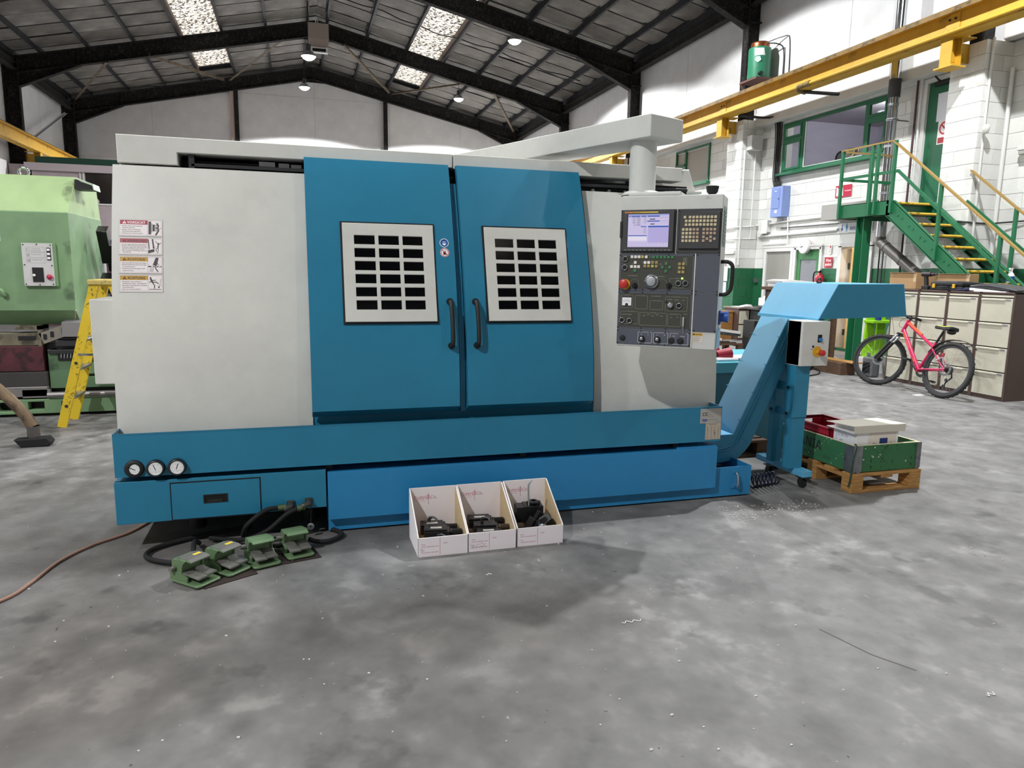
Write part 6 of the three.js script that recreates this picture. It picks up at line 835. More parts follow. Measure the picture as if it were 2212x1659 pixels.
part(flue, 'flue_section', [cyl(10.08, 3.2, -10.62, 0.085, 2.0, 'y', 24)], M.chrome); part(flue, 'flue_section', cyl(10.08, 4.9, -10.62, 0.085, 1.4, 'y', 24), M.chrome); part(flue, 'flue_section', cyl(10.08, 6.95, -10.62, 0.085, 2.8, 'y', 24), M.chrome); each(flue, 'joint_band', [2.95, 3.75, 4.2, 4.45, 5.6, 6.3].map((y) => cyl(10.08, y, -10.62, 0.09, 0.04, 'y', 24)), M.alu); part(flue, 'wall_bracket', [tor(10.08, 4.2, -10.62, 0.1, 0.008, 'y'), bar([10.17, 4.2, -10.62], [10.44, 4.2, -10.62], 0.02, 0.02)], M.zinc); part(flue, 'collar', cyl(10.08, 4.72, -10.62, 0.1, 0.3, 'y', 24), M.charcoal);
{ const t = thing('flue_elbow', 'dull grey slanting duct leading from the flue down under the stairs', 'duct', [10.2, 1.6, -10.2]); const a = [10.08, 2.1, -10.62], b = [10.12, 1.45, -9.65]; part(t, 'duct', rod([[10.08, 2.19, -10.62], a, b], 0.088, 22), mat('#77736f', 0.4, 0.6)); each(t, 'duct_band', [0.12, 0.5, 0.9].map((k) => { const p = a.map((v, i) => v + (b[i] - v) * k), q = a.map((v, i) => v + (b[i] - v) * (k + 0.03)); return rod([p, q], 0.094, 22); }), M.zinc); }
{ const t = thing('water_cylinder', 'green jacketed hot water cylinder with copper top on a high shelf', 'water cylinder', [10.0, 5.7, -14.5]); const x = 10.0, z = -14.5; part(t, 'jacket', [lathe([[0, 0], [0.235, 0], [0.245, 0.03], [0.242, 0.3], [0.245, 0.62], [0.235, 0.66], [0.21, 0.67], [0, 0.67]], x, 5.76, z, 'y', 36)], mat('#2e7b5c', 0.4)); part(t, 'copper_top', lathe([[0.2, 0.66], [0.205, 0.74], [0.19, 0.78], [0.12, 0.80], [0, 0.805]], x, 5.76, z, 'y', 36), mat('#9a5a3a', 0.35, 0.8)); part(t, 'jacket_label', [lathe([[0.247, 0.47], [0.247, 0.62]], x, 5.76, z, 'y', 48)].map((g) => { const p = pos(g), keep = []; for (let i = 0; i < p.count; i += 3) { const a = Math.atan2((p.getZ(i) + p.getZ(i + 1) + p.getZ(i + 2)) / 3 - z, (p.getX(i) + p.getX(i + 1) + p.getX(i + 2)) / 3 - x); if (a > 1.75 && a < 2.6) for (let k = 0; k < 3; k++) keep.push(p.getX(i + k), p.getY(i + k), p.getZ(i + k)); } const h = new THREE.BufferGeometry(); h.setAttribute('position', new THREE.Float32BufferAttribute(keep, 3)); h.computeVertexNormals(); return fin(h); }), M.paper); part(t, 'emblem', [disc(0, 0, 0, 0.07, 0.004, 5).applyMatrix4(planeM([x - 0.165, 6.15, z + 0.187], [0.75, 0, 0.66], [0, 1, 0]))], mat('#b9d2c6', 0.6)); part(t, 'immersion_cap', [cyl(x - 0.12, 5.85, z + 0.235, 0.04, 0.08, 'z', 18)], M.black); part(t, 'tank_pipe', [tube([[x + 0.05, 6.5, z + 0.18], [x + 0.2, 6.45, z + 0.35], [10.32, 6.3, z + 0.4], [10.32, 5.5, z + 0.42], [10.32, 5.0, z + 0.42]], 0.014), tube([[x + 0.1, 6.55, z], [x + 0.3, 6.6, z + 0.4], [10.34, 6.5, z + 0.55], [10.34, 5.6, z + 0.6], [10.34, 4.95, z + 0.6]], 0.011)], M.steelDark); part(t, 'shelf', [box(9.72, 10.30, 5.71, 5.755, -14.8, -14.18, 0.004), bar([9.75, 5.70, -14.75], [10.0, 5.3, -14.75], 0.04, 0.04)], mat('#6b4a45', 0.7)); }
const sgn = (name, lab, cat, z0, z1, y0, y1, w, h, draw, x = 10.43) => { const t = thing(name, lab, cat, [x, y0, (z0 + z1) / 2]); part(t, 'face', plate(-(z1 - z0) / 2, (z1 - z0) / 2, -(y1 - y0) / 2, (y1 - y0) / 2, 0, 0.003).applyMatrix4(planeM([x, (y0 + y1) / 2, (z0 + z1) / 2], [0, 0, 1], [0, 1, 0])), printed(w, h, draw)); return t; };
sgn('fire_sign', 'red fire extinguisher sign on the block wall behind the landing rail', 'sign', -12.27, -11.83, 3.03, 3.26, 256, 134, (c) => { c.fillStyle = '#b0143a'; c.fillRect(0, 0, 256, 134); c.fillStyle = '#f2e8ea'; c.fillRect(16, 34, 34, 84); c.fillRect(22, 18, 16, 14); c.beginPath(); c.moveTo(14, 14); c.lineTo(2, 30); c.lineTo(14, 34); c.fill(); for (let i = 0; i < 3; i++) { c.beginPath(); c.moveTo(72 + i * 20, 118); c.quadraticCurveTo(62 + i * 20, 70, 92 + i * 14, 22); c.quadraticCurveTo(86 + i * 18, 70, 100 + i * 14, 118); c.fill(); } c.font = 'bold 17px sans-serif'; c.fillText('Fire extinguisher', 148, 72, 100); }, 10.425);
sgn('washroom_sign', 'white washroom sign with arrow and small figure under the landing', 'sign', -12.12, -11.2, 2.33, 2.52, 512, 106, (c) => { c.fillStyle = '#eef1f4'; c.fillRect(0, 0, 512, 106); c.fillStyle = '#1c3f94'; c.fillRect(66, 14, 12, 50); c.beginPath(); c.moveTo(52, 58); c.lineTo(92, 58); c.lineTo(72, 92); c.fill(); c.fillStyle = '#2f8fd0'; c.beginPath(); c.arc(142, 16, 9, 0, 7); c.fill(); c.fillRect(128, 28, 28, 38); c.fillRect(131, 64, 9, 32); c.fillRect(145, 64, 9, 32); c.fillStyle = '#1c3f94'; c.font = 'bold 50px sans-serif'; c.fillText('WASHROOM', 190, 78, 300); }, 10.42);
sgn('fire_point_sign', 'small red fire point sign above the extinguisher', 'sign', -12.42, -12.19, 1.65, 1.86, 128, 116, (c) => { c.fillStyle = '#a81c30'; c.fillRect(0, 0, 128, 116); c.fillStyle = '#f4eaea'; c.font = 'bold 42px sans-serif'; c.textAlign = 'center'; c.fillText('Fire', 64, 52); c.fillText('point', 64, 96); }, 10.425);
sgn('paper_notice', 'narrow paper strip notice above the fire point sign', 'notice', -12.32, -12.24, 1.92, 2.1, 48, 96, (c) => { c.fillStyle = '#e6e0da'; c.fillRect(0, 0, 48, 96); c.fillStyle = '#b0363a'; c.fillRect(10, 6, 28, 22); c.fillStyle = '#8a8682'; for (let i = 0; i < 6; i++) c.fillRect(8, 36 + i * 9, 32, 3); }, 10.425);
{ const t = thing('fire_extinguisher', 'red fire extinguisher hanging on the green painted wall band', 'extinguisher', [10.33, 1.1, -12.42]); const x = 10.33, z = -12.42; part(t, 'cylinder', lathe([[0, 0], [0.085, 0], [0.092, 0.02], [0.092, 0.36], [0.075, 0.43], [0.03, 0.46], [0.028, 0.49], [0, 0.49]], x, 1.06, z, 'y', 28), M.red); part(t, 'label', [lathe([[0.0932, 0.18], [0.0932, 0.3]], x, 1.06, z, 'y', 28)], mat('#cfa98a', 0.5)); part(t, 'valve', [box(x - 0.03, x + 0.03, 1.545, 1.58, z - 0.02, z + 0.02, 0.004), bar([x, 1.575, z], [x - 0.06, 1.60, z + 0.1], 0.02, 0.012)], M.black); part(t, 'hose', tube([[x, 1.55, z - 0.02], [x - 0.02, 1.56, z - 0.12], [x - 0.02, 1.45, z - 0.16], [x - 0.02, 1.25, z - 0.13]], 0.014), M.black); }
{ const t = thing('wall_clock', 'round white wall clock above the green-framed door', 'clock', [10.36, 2.1, -13.0]); const W = planeM([10.325, 2.095, -13.0], [0, 0, 1], [0, 1, 0]); part(t, 'case', on(W, lathe([[0, -0.11], [0.15, -0.11], [0.158, -0.03], [0.155, -0.005], [0.135, 0.002], [0.130, -0.006], [0, -0.006]], 0, 0, 0, 'z', 40)), M.boxWhite); part(t, 'dial', on(W, disc(0, 0, -0.005, 0.13, 0.002, 36)), printed(256, 256, (c) => { c.fillStyle = '#e9eeee'; c.fillRect(0, 0, 256, 256); c.fillStyle = '#333'; c.font = 'bold 26px sans-serif'; c.textAlign = 'center'; for (let i = 1; i < 13; i++) { const a = R(i * 30 - 90); c.fillText(String(i), 128 + 98 * Math.cos(a), 137 + 98 * Math.sin(a)); } })); part(t, 'clock_hand', on(W, bar([0, 0, 0.002], [-0.07, -0.02, 0.002], 0.008, 0.002, [0, 0, 1]), bar([0.02, 0.004, 0.004], [-0.1, -0.014, 0.004], 0.006, 0.002, [0, 0, 1])), M.black); }
{ const t = thing('casing', 'grey metal casing box under the far edge of the stair landing', 'casing', [10.2, 2.45, -11.5]); part(t, 'shell', [box(10.02, 10.42, 2.56, 2.86, -12.15, -10.85, 0.006)], mat('#9a9893', 0.55)); }
// pipes, trunking and small boxes
{ const pipe = (lab, pts, r = 0.014, m = M.pipe) => solo('wall_pipe', lab, 'pipe', tube(pts, r, 40, 8, 0.2), m);
  pipe('white vertical conduit in front of the pillar face by the small window', [[9.97, 4.3, -14.78], [9.97, 3.0, -14.78], [9.97, 1.7, -14.78]], 0.022);
  pipe('second white conduit on the pillar beside the blue electrical box', [[10.25, 4.25, -14.78], [10.25, 3.2, -14.78], [10.25, 2.3, -14.78]], 0.018);
  pipe('long white horizontal pipe under the blue electrical box', [[10.40, 2.62, -14.78], [10.40, 2.66, -13.5], [10.40, 2.68, -12.1]], 0.02);
  pipe('long white trunking pipe above the lower doors', [[10.41, 2.36, -14.7], [10.41, 2.38, -13.0], [10.41, 2.40, -12.1]], 0.03);
  pipe('thin black horizontal pipe beneath the blue box', [[10.41, 2.52, -13.9], [10.41, 2.52, -12.9], [10.41, 2.52, -12.1]], 0.012, M.steelDark);
  pipe('white cable conduit running across the pillar near the papers', [[9.87, 2.55, -15.4], [9.87, 2.57, -14.82], [10.3, 2.6, -14.77]], 0.018);
  pipe('lower white conduit crossing the pillar near the papers', [[9.87, 2.3, -15.4], [9.87, 2.3, -14.82], [10.35, 2.32, -14.77]], 0.014);
  pipe('white pipe rising from the clock door to the blue box', [[10.40, 2.16, -13.6], [10.40, 2.4, -13.62], [10.40, 2.75, -13.66]], 0.016);
  pipe('white pipe line above the grey lower window', [[10.405, 2.17, -14.5], [10.405, 2.18, -13.7]], 0.014);
  pipe('dark riser pipe beside the open doorway, first of the group', [[10.40, 2.6, -10.95], [10.40, 1.4, -10.95], [10.40, 0.1, -10.95]], 0.014, M.steelDark);
  pipe('dark riser pipe beside the open doorway, second of the group', [[10.40, 2.6, -10.86], [10.40, 1.4, -10.86], [10.40, 0.1, -10.86]], 0.011, M.steelDark);
  pipe('dark brown riser pipe next to the shiny flue', [[10.38, 4.9, -10.42], [10.38, 2.7, -10.42], [10.38, 0.1, -10.42]], 0.018, mat('#4a2f35', 0.5));
  pipe('pale riser pipe between the flue and the green landing door', [[10.38, 4.9, -10.33], [10.38, 2.7, -10.33]], 0.02);
  pipe('white conduit up the big pillar behind the handrail', [[9.99, 5.0, -8.70], [9.99, 3.9, -8.71], [9.99, 2.4, -8.70], [9.99, 1.7, -8.69]], 0.02);
  pipe('white pipe in the corner beside the big pillar', [[10.36, 4.6, -8.66], [10.36, 3.3, -8.66], [10.36, 1.7, -8.66]], 0.03);
  pipe('dark cable sagging across the pillar behind the stairs', [[9.885, 2.33, -9.35], [9.885, 2.36, -8.95], [9.89, 2.33, -8.72], [10.3, 2.32, -8.70], [10.42, 2.34, -8.0], [10.42, 2.35, -6.5]], 0.012, M.steelDark);
  const bxs = (nm, lab, cat, g, m) => solo(nm, lab, cat, g, m);
  bxs('junction_box', 'cream square junction box near the top of the pillar', 'junction box', [box(10.02, 10.32, 4.30, 4.62, -14.80, -14.62, 0.006)], M.plaster);
  bxs('junction_box', 'white junction box below and beside the blue electrical box', 'junction box', [box(10.33, 10.44, 2.45, 2.72, -14.6, -14.28, 0.006), box(10.32, 10.34, 2.42, 2.46, -14.6, -14.28)], M.pipe);
  bxs('trunking', 'white rectangular trunking across the pillar above the pinned papers', 'trunking', box(9.85, 9.9, 1.96, 2.04, -15.4, -14.82, 0.004), M.pipe);
  bxs('alarm_bell', 'round white alarm sounder on the pillar over the pinned papers', 'alarm', [cyl(9.87, 1.76, -15.18, 0.05, 0.05, 'x', 24), box(9.885, 9.9, 1.69, 1.83, -15.26, -15.1, 0.004)], M.pipe);
  bxs('light_switch', 'small grey switch plate beside the alarm sounder', 'switch', box(9.885, 9.9, 1.70, 1.79, -15.05, -14.96, 0.003), mat('#b5b2ae', 0.5));
  bxs('socket', 'small metal socket box on the green wall band by the pinned papers', 'socket', [box(10.39, 10.44, 1.30, 1.40, -14.75, -14.62, 0.004)], M.zinc);
  { const t = thing('floodlight_sensor', 'small white floodlight sensor on the big pillar above the stairs', 'light fitting', [10.02, 3.66, -8.6]); part(t, 'sensor_body', [lathe([[0, 0], [0.035, 0], [0.05, 0.07], [0.05, 0.11], [0.02, 0.13], [0, 0.13]], 9.93, 3.62, -8.62, 'y', 20)], M.pipe); part(t, 'arm', bar([9.97, 3.69, -8.64], [9.99, 3.69, -8.72], 0.02, 0.02), M.pipe); }
  { const t = thing('strip_light', 'switched-off white strip light fitting by the corner of the big pillar', 'light fitting', [10.4, 3.35, -7.6]); part(t, 'body', box(10.3, 10.42, 3.36, 3.44, -8.4, -6.9, 0.01), M.pipe); part(t, 'diffuser', box(10.31, 10.41, 3.30, 3.36, -8.38, -6.92, 0.01), mat('#a5a39c', 0.5)); }
  const paper = (lab, y0, y1, z0, z1) => { const t = thing('wall_paper_rack', lab, 'document', [9.88, y0, (z0 + z1) / 2]); part(t, 'sheet', [box(9.872, 9.886, y0, y1, z0, z1, 0.002)], mat('#cfcfe0', 0.6)); part(t, 'printing', plate(-0.05, 0.05, -0.02, 0.02, 0, 0.0008).applyMatrix4(planeM([9.8715, y1 - 0.06, (z0 + z1) / 2 + 0.03], [0, 0, 1], [0, 1, 0])), printed(96, 40, (c) => { c.fillStyle = '#cfcfe0'; c.fillRect(0, 0, 96, 40); c.strokeStyle = '#556'; c.lineWidth = 5; c.beginPath(); c.arc(48, 40, 30, R(190), R(350)); c.stroke(); }, 0.7)); };
  paper('pale lilac document sheet pinned to the pillar, upper of two', 1.32, 1.65, -15.40, -15.05); paper('pale lilac document sheet pinned to the pillar, lower of two', 0.98, 1.30, -15.39, -15.08);
}
{ // seen through the office window
  const t = thing('trophy_cup', 'silver trophy cup standing on the office window sill', 'trophy', [10.62, 3.7, -12.1]); part(t, 'cup', lathe([[0, 0], [0.05, 0], [0.05, 0.03], [0.018, 0.05], [0.015, 0.1], [0.03, 0.12], [0.09, 0.17], [0.115, 0.27], [0.11, 0.27], [0.08, 0.18], [0, 0.14]], 10.6, 3.7, -12.1, 'y', 28), mat('#d8cfae', 0.2, 0.9)); each(t, 'cup_handle', [tor(10.6, 3.89, -11.975, 0.045, 0.008, 'x', 20), tor(10.6, 3.89, -12.225, 0.045, 0.008, 'x', 20)], mat('#d8cfae', 0.2, 0.9));
  const o = thing('office_clock', 'round dark-rimmed clock leaning inside the office window', 'clock', [10.62, 3.7, -12.45]); part(o, 'rim', tor(10.62, 3.84, -12.45, 0.12, 0.018, 'x', 36), M.charcoal); part(o, 'dial', cyl(10.63, 3.84, -12.45, 0.12, 0.012, 'x', 32), mat('#7c7a84', 0.5));
  const a = thing('air_conditioner', 'cream air conditioning unit on the wall inside the office', 'air conditioner', [13.8, 4.2, -13.6]); part(a, 'casing', box(13.66, 14.0, 4.4, 4.9, -14.6, -13.2, 0.03), mat('#a39b95', 0.6)); part(a, 'side_box', box(13.7, 14.0, 4.3, 4.8, -13.15, -12.75, 0.03), mat('#938c88', 0.6));
  const p = thing('plant_pot', 'small grey pot behind the narrow office window pane', 'pot', [10.65, 3.7, -11.4]); part(p, 'pot', lathe([[0, 0], [0.06, 0], [0.08, 0.14], [0.07, 0.14], [0, 0.12]], 10.62, 3.7, -11.4, 'y', 20), mat('#8d96a0', 0.5)); const q = thing('paper_tray', 'white paper tray on the sill behind the narrow office window pane', 'tray', [10.62, 3.7, -11.2]); part(q, 'tray', [box(10.55, 10.8, 3.7, 3.71, -11.32, -11.1), box(10.55, 10.56, 3.7, 3.76, -11.32, -11.1), box(10.79, 10.8, 3.7, 3.76, -11.32, -11.1)], M.boxWhite);
}
// ---------- things along the foot of the right wall ----------
{ const t = thing('filing_cabinet', 'low two-drawer cream and brown cabinet by the lower grey window', 'cabinet', [9.9, 0, -14.2]); part(t, 'carcass', box(9.62, 10.1, 0, 0.72, -14.7, -14.12, 0.004), M.brown); for (const k of [0, 1]) part(t, 'drawer', box(9.64, 10.06, 0.05 + k * 0.32, 0.34 + k * 0.32, -14.12, -14.1, 0.004), M.beige); part(t, 'worktop', box(9.6, 10.13, 0.72, 0.745, -14.72, -14.08), mat('#8f857d', 0.6)); }
solo('wooden_crate', 'plain brown wooden crate standing beside the low two-drawer cabinet', 'crate', [box(9.3, 9.6, 0, 0.62, -14.9, -14.3, 0.004), box(9.28, 9.62, 0.62, 0.65, -14.92, -14.28, 0.004)], mat('#b07f42', 0.7, 0, { map: T.wood }));
{ const t = thing('desk', 'dark desk pushed against the wall under the lower window', 'desk', [10.1, 0, -13.4]); part(t, 'desk_top', box(9.75, 10.38, 0.71, 0.74, -14.02, -12.5, 0.004), M.charcoal); part(t, 'modesty_panel', box(9.8, 9.83, 0.15, 0.71, -13.98, -12.54), M.dark); each(t, 'desk_leg', [-13.96, -12.56].map((z) => box(9.8, 10.3, 0, 0.71, z - 0.02, z + 0.02)), M.dark); }
{ const t = thing('printer', 'white office printer on the dark desk', 'printer', [10.0, 0.74, -13.5]); part(t, 'printer_body', [box(9.85, 10.25, 0.80, 0.98, -13.75, -13.25, 0.02), box(9.95, 10.2, 0.98, 1.02, -13.7, -13.3, 0.01)], M.boxWhite); part(t, 'output_tray', [box(9.7, 9.9, 0.78, 0.80, -13.7, -13.3, 0.004), box(9.86, 10.24, 0.742, 0.8, -13.74, -13.26)], M.charcoal); }
solo('paper_pile', 'loose white papers heaped at the edge of the low cabinet top', 'papers', [prism([[9.75, 0.746], [10.05, 0.746], [10.0, 0.80], [9.85, 0.775]], 'z', -14.4, -14.2), box(9.72, 10.0, 0.746, 0.756, -14.55, -14.2)], M.paper);
{ const t = thing('paper_pile', 'pile of newspapers and folders showing above the blue conveyor hood', 'papers', [7.6, 1.30, -9.9]); part(t, 'newspaper', [prism([[7.38, 1.365], [8.0, 1.355], [7.98, 1.385], [7.5, 1.42], [7.36, 1.40]], 'z', -10.1, -9.7, 0.003)], M.paper); part(t, 'folder', box(7.4, 7.7, 1.302, 1.36, -10.1, -9.7, 0.004), M.paper); part(t, 'magazine', box(7.72, 7.96, 1.302, 1.35, -10.05, -9.75, 0.003), mat('#c9b9a4', 0.6)); }
{ const t = thing('workbench', 'dark brown bench cupboard standing behind the conveyor control box', 'bench', [7.6, 0, -9.6]); part(t, 'bench_top', box(7.35, 8.5, 1.25, 1.30, -10.2, -9.65, 0.004), M.woodDark); part(t, 'bench_back', box(7.4, 8.45, 0.1, 1.25, -10.15, -10.1), mat('#2e2521', 0.8)); each(t, 'bench_leg', [box(8.4, 8.48, 0, 1.25, -9.78, -9.7), box(8.36, 8.44, 0, 1.25, -10.1, -10.0), box(7.4, 7.48, 0, 1.25, -9.78, -9.7), box(7.4, 7.48, 0, 1.25, -10.1, -10.0)], M.woodDark); part(t, 'brace', bar([7.7, 1.2, -10.05], [8.4, 0.7, -10.05], 0.03, 0.08), M.woodDark); part(t, 'cupboard', box(7.5, 8.3, 0.02, 0.85, -10.08, -9.8, 0.004), M.black); }
solo('timber_block', 'short sawn timber block lying on the floor behind the bicycle wheel', 'timber', [box(7.85, 8.12, 0.002, 0.185, -9.55, -8.82, 0.004)], M.woodDark);
solo('timber_offcut', 'thin pale board lying on the timber block', 'board', [box(7.95, 8.15, 0.186, 0.202, -9.45, -8.7, 0.003)], M.wood);
{ const t = thing('green_trolley', 'lime green plastic stand beside the filing cabinets', 'trolley', [8.5, 0, -9.0]); const lime = mat('#8ecb1f', 0.5); part(t, 'side_panel', [prism([[8.40, 0.25], [8.60, 0.25], [8.56, 1.25], [8.46, 1.25]], 'z', -9.04, -9.00, 0.004)], lime); part(t, 'side_panel', prism([[8.64, 0.25], [8.84, 0.25], [8.78, 1.25], [8.68, 1.25]], 'z', -9.06, -9.02, 0.004), lime); part(t, 'shelf', box(8.42, 8.86, 0.78, 0.82, -9.06, -8.86, 0.006), lime); part(t, 'foot', box(8.38, 8.86, 0.0, 0.25, -9.06, -8.84, 0.006), M.boxWhite); }
{ const t = thing('oil_can', 'blue and white printed can standing on the lime green shelf', 'can', [8.58, 0.82, -8.93]); part(t, 'can', [cyl(8.58, 0.915, -8.93, 0.04, 0.19, 'y', 20)], mat('#1d2f8f', 0.4)); part(t, 'band', [cyl(8.58, 0.99, -8.93, 0.0405, 0.05, 'y', 20)], M.boxWhite); }
{ const t = thing('waste_bin', 'black bin with a grey plastic sack pulled over its rim', 'bin', [8.66, 0, -8.62]); part(t, 'bin', lathe([[0, 0], [0.1, 0], [0.14, 0.62], [0.135, 0.62], [0.1, 0.02]], 8.66, 0.0, -8.62, 'y', 24), M.black); part(t, 'sack', [lathe([[0.12, 0.56], [0.155, 0.6], [0.15, 0.66], [0.13, 0.75], [0.06, 0.85], [0.02, 0.86]], 8.66, 0.0, -8.62, 'y', 24)], mat('#a9abb0', 0.35)); part(t, 'bin_handle', tor(8.66, 0.72, -8.62, 0.15, 0.008, 'z', 24, 6, Math.PI), M.black); }
{ const t = thing('oil_jug', 'grey plastic oil jug with black label on the floor', 'jug', [8.22, 0, -8.62]); part(t, 'jug', [box(8.14, 8.30, 0.0, 0.30, -8.72, -8.52, 0.03), cyl(8.2, 0.33, -8.66, 0.025, 0.05)], mat('#5d6062', 0.5)); part(t, 'jug_label', box(8.138, 8.142, 0.06, 0.22, -8.69, -8.55), M.black); }
{ const t = thing('wooden_reel', 'brown round wooden disc with a pale board bolted across it', 'disc', [8.2, 0, -5.95]); part(t, 'disc', lathe([[0, -0.03], [0.175, -0.03], [0.18, -0.025], [0.18, 0.025], [0.175, 0.03], [0, 0.03]], 8.12, 0.185, -5.93, 'z', 40), M.woodDark); part(t, 'cross_board', box(7.93, 8.4, 0.165, 0.225, -5.9, -5.875, 0.003), M.plaster); part(t, 'centre_bolt', cyl(8.06, 0.26, -5.89, 0.014, 0.02, 'z', 10), M.black); }  // a wooden reel with a board across it, no grinder
{ const t = thing('pallet', 'dark pallet stacked with old white frames beyond the conveyor', 'pallet', [7.6, 0, -11.9]); eurBlockPallet(t, 6.9, 8.05, -12.6, -11.6, 0.2, M.woodDark); }
solo('scrap_rack', 'scratched white frame with a post standing on the dark pallet', 'frame', [box(7.02, 7.1, 0.21, 0.72, -11.7, -11.62, 0.004), bar([7.1, 0.52, -11.66], [8.0, 0.40, -11.66], 0.05, 0.05), bar([7.1, 0.3, -11.66], [7.6, 0.28, -11.66], 0.06, 0.04), bar([7.1, 0.56, -11.66], [7.5, 0.48, -12.3], 0.03, 0.03)], M.plaster);
solo('metal_tray', 'long grimy grey tray lying across the old white frames', 'tray', [bar([7.12, 0.44, -11.9], [8.05, 0.36, -11.9], 0.4, 0.07)], M.zinc);
solo('black_panel', 'battered black sheet panel standing upright beside the loaded pallet', 'panel', [box(8.12, 8.34, 0, 0.64, -11.75, -11.4, 0.006)], mat('#1c1a1a', 0.7, 0, { map: T.dirty }));
solo('red_canister', 'small dark red canister behind the battered black panel', 'canister', [cyl(8.62, 0.22, -12.0, 0.07, 0.44, 'y', 18)], mat('#5e1f22', 0.5));
solo('paper_scrap', 'scrap of white paper on the floor in front of the cabinets', 'paper', [box(7.5, 7.62, 0.001, 0.004, -7.14, -7.06)], M.paper);
// ---------- left side: big green lathe, ladder, vacuum ----------
{
  const t = thing('green_lathe', 'old worn green engine lathe with large chuck, cut by the picture edge', 'machine', [-3.4, 0, -8.6]);
  const xr = -2.11, xl = -4.9;
  part(t, 'headstock', [prism([[-8.05, 1.05], [-8.05, 1.99], [-8.06, 2.0], [-9.3, 2.0], [-9.3, 0.9], [-8.22, 0.9]], 'x', xl, xr, 0.004)], M.lathe);
  part(t, 'headstock_top', [prism([[-8.052, 1.99], [-8.45, 2.375], [-9.2, 2.375], [-9.3, 1.99]], 'x', xl, xr - 0.005, 0.006)], M.latheTopLit);
  part(t, 'edge_trim', [bar([xr, 1.05, -8.05], [xr, 1.99, -8.05], 0.012, 0.012), bar([xr - 0.06, 0.905, -8.215], [xr, 1.05, -8.05], 0.012, 0.012)], mat('#b7ab9b', 0.6));
  part(t, 'chuck_visor', [bar([xr, 2.36, -8.46], [-1.945, 2.30, -8.46], 0.25, 0.012), bar([-1.945, 2.305, -8.46], [-1.935, 2.245, -8.46], 0.25, 0.008)], mat('#c2cdbd', 0.6)); part(t, 'visor_liner', prism([[xr, 2.345], [-1.95, 2.29], [-1.95, 2.25], [xr, 2.25]], 'z', -8.6, -8.36), M.black);
  part(t, 'gear_panel', [box(-2.52, -2.25, 1.285, 1.70, -8.05, -8.005, 0.004), box(-2.518, -2.235, 1.285, 1.70, -8.05, -8.012, 0.004)], M.lathe);
  part(t, 'gear_plate', plate(-2.515, -2.255, 1.29, 1.695, -8.005, 0.003), printed(260, 405, (c) => { c.fillStyle = '#c9c7c6'; c.fillRect(0, 0, 260, 405); c.strokeStyle = '#8c8a8a'; c.lineWidth = 2; [[30, 'I', '1.5-75 U/min', '75-180 U/min'], [82, 'II', '50-250 U/min', ''], [134, 'III', '160-800 U/min', '']].forEach(([y, a, b, d]) => { c.strokeRect(34, y + 10, 24, 42); c.strokeRect(66, y + 6, 124, 48); c.fillStyle = '#555'; c.font = '30px serif'; c.fillText(a, 38, y + 42); c.font = '14px sans-serif'; c.fillText(b, 76, y + 28); c.fillText(d, 76, y + 46); }); }, 0.5));
  part(t, 'selector_window', box(-2.305, -2.27, 1.535, 1.655, -8.002, -7.998, 0.001), M.dark); each(t, 'selector_button', [1.64, 1.60, 1.56].map((y) => box(-2.302, -2.276, y - 0.016, y + 0.006, -7.998, -7.993, 0.002)), M.boxWhite);
  part(t, 'switch_block', box(-2.44, -2.345, 1.325, 1.465, -8.002, -7.997, 0.002), M.black); part(t, 'switch_knob', sph(-2.425, 1.39, -7.99, 0.013), M.boxWhite); part(t, 'stop_button', [lathe([[0, 0], [0.012, 0], [0.024, 0.012], [0.026, 0.024], [0.018, 0.032], [0, 0.034]], -2.292, 1.375, -8.0, 'z', 22)], mat('#b3264a', 0.4));
  many(t, 'plate_screw', [[-2.5, 1.68], [-2.385, 1.685], [-2.27, 1.68], [-2.5, 1.49], [-2.27, 1.485], [-2.5, 1.305], [-2.385, 1.3], [-2.27, 1.305]].map(([x, y]) => cyl(x, y, -8.0, 0.006, 0.005, 'z', 10)), M.dark);
  part(t, 'data_plate', [box(-2.95, -2.695, 1.71, 1.885, -8.05, -8.045, 0.001)], mat('#c6d4d0', 0.4)); part(t, 'pull_handle', tube([[-2.85, 1.25, -8.05], [-2.83, 1.25, -8.0], [-2.715, 1.245, -7.99], [-2.70, 1.2, -8.0], [-2.705, 1.19, -8.05]], 0.02, 30), M.lathe);
  part(t, 'lifting_eye', [tor(-2.68, 2.44, -8.8, 0.045, 0.014, 'z'), cyl(-2.68, 2.385, -8.8, 0.04, 0.02)], M.chrome);
  part(t, 'spindle_chuck', [lathe([[0, 0], [0.54, 0], [0.56, 0.02], [0.56, 0.10], [0.54, 0.12], [0.52, 0.12]].concat([0.5, 0.45, 0.4, 0.35, 0.3, 0.25].flatMap((r) => [[r + 0.02, 0.12], [r + 0.018, 0.112], [r + 0.004, 0.112], [r, 0.12]]), [[0, 0.12]]), -2.13, 1.42, -8.95, 'x', 56)].map((g) => { g.translate(2.13, -1.42, 8.95); g.rotateY(Math.PI); g.translate(-2.13 + 0.0, 1.42, -8.95); g.scale(1, 1, 1); return fin(g); }), M.alu);
  const jaw = (a, r0, r1) => { const pts = [[r0, 0], [r0, 0.28], [r0 + 0.1, 0.28], [r0 + 0.1, 0.2], [r0 + 0.22, 0.2], [r0 + 0.22, 0.1], [r1, 0.1], [r1, 0]]; const g = prism(pts, 'z', -0.07, 0.07, 0.004); g.applyMatrix4(new THREE.Matrix4().makeBasis(V(0, Math.sin(a), Math.cos(a)), V(1, 0, 0), new THREE.Vector3().crossVectors(V(0, Math.sin(a), Math.cos(a)), V(1, 0, 0)))); g.translate(-2.02, 1.42, -8.95); return fin(g); };
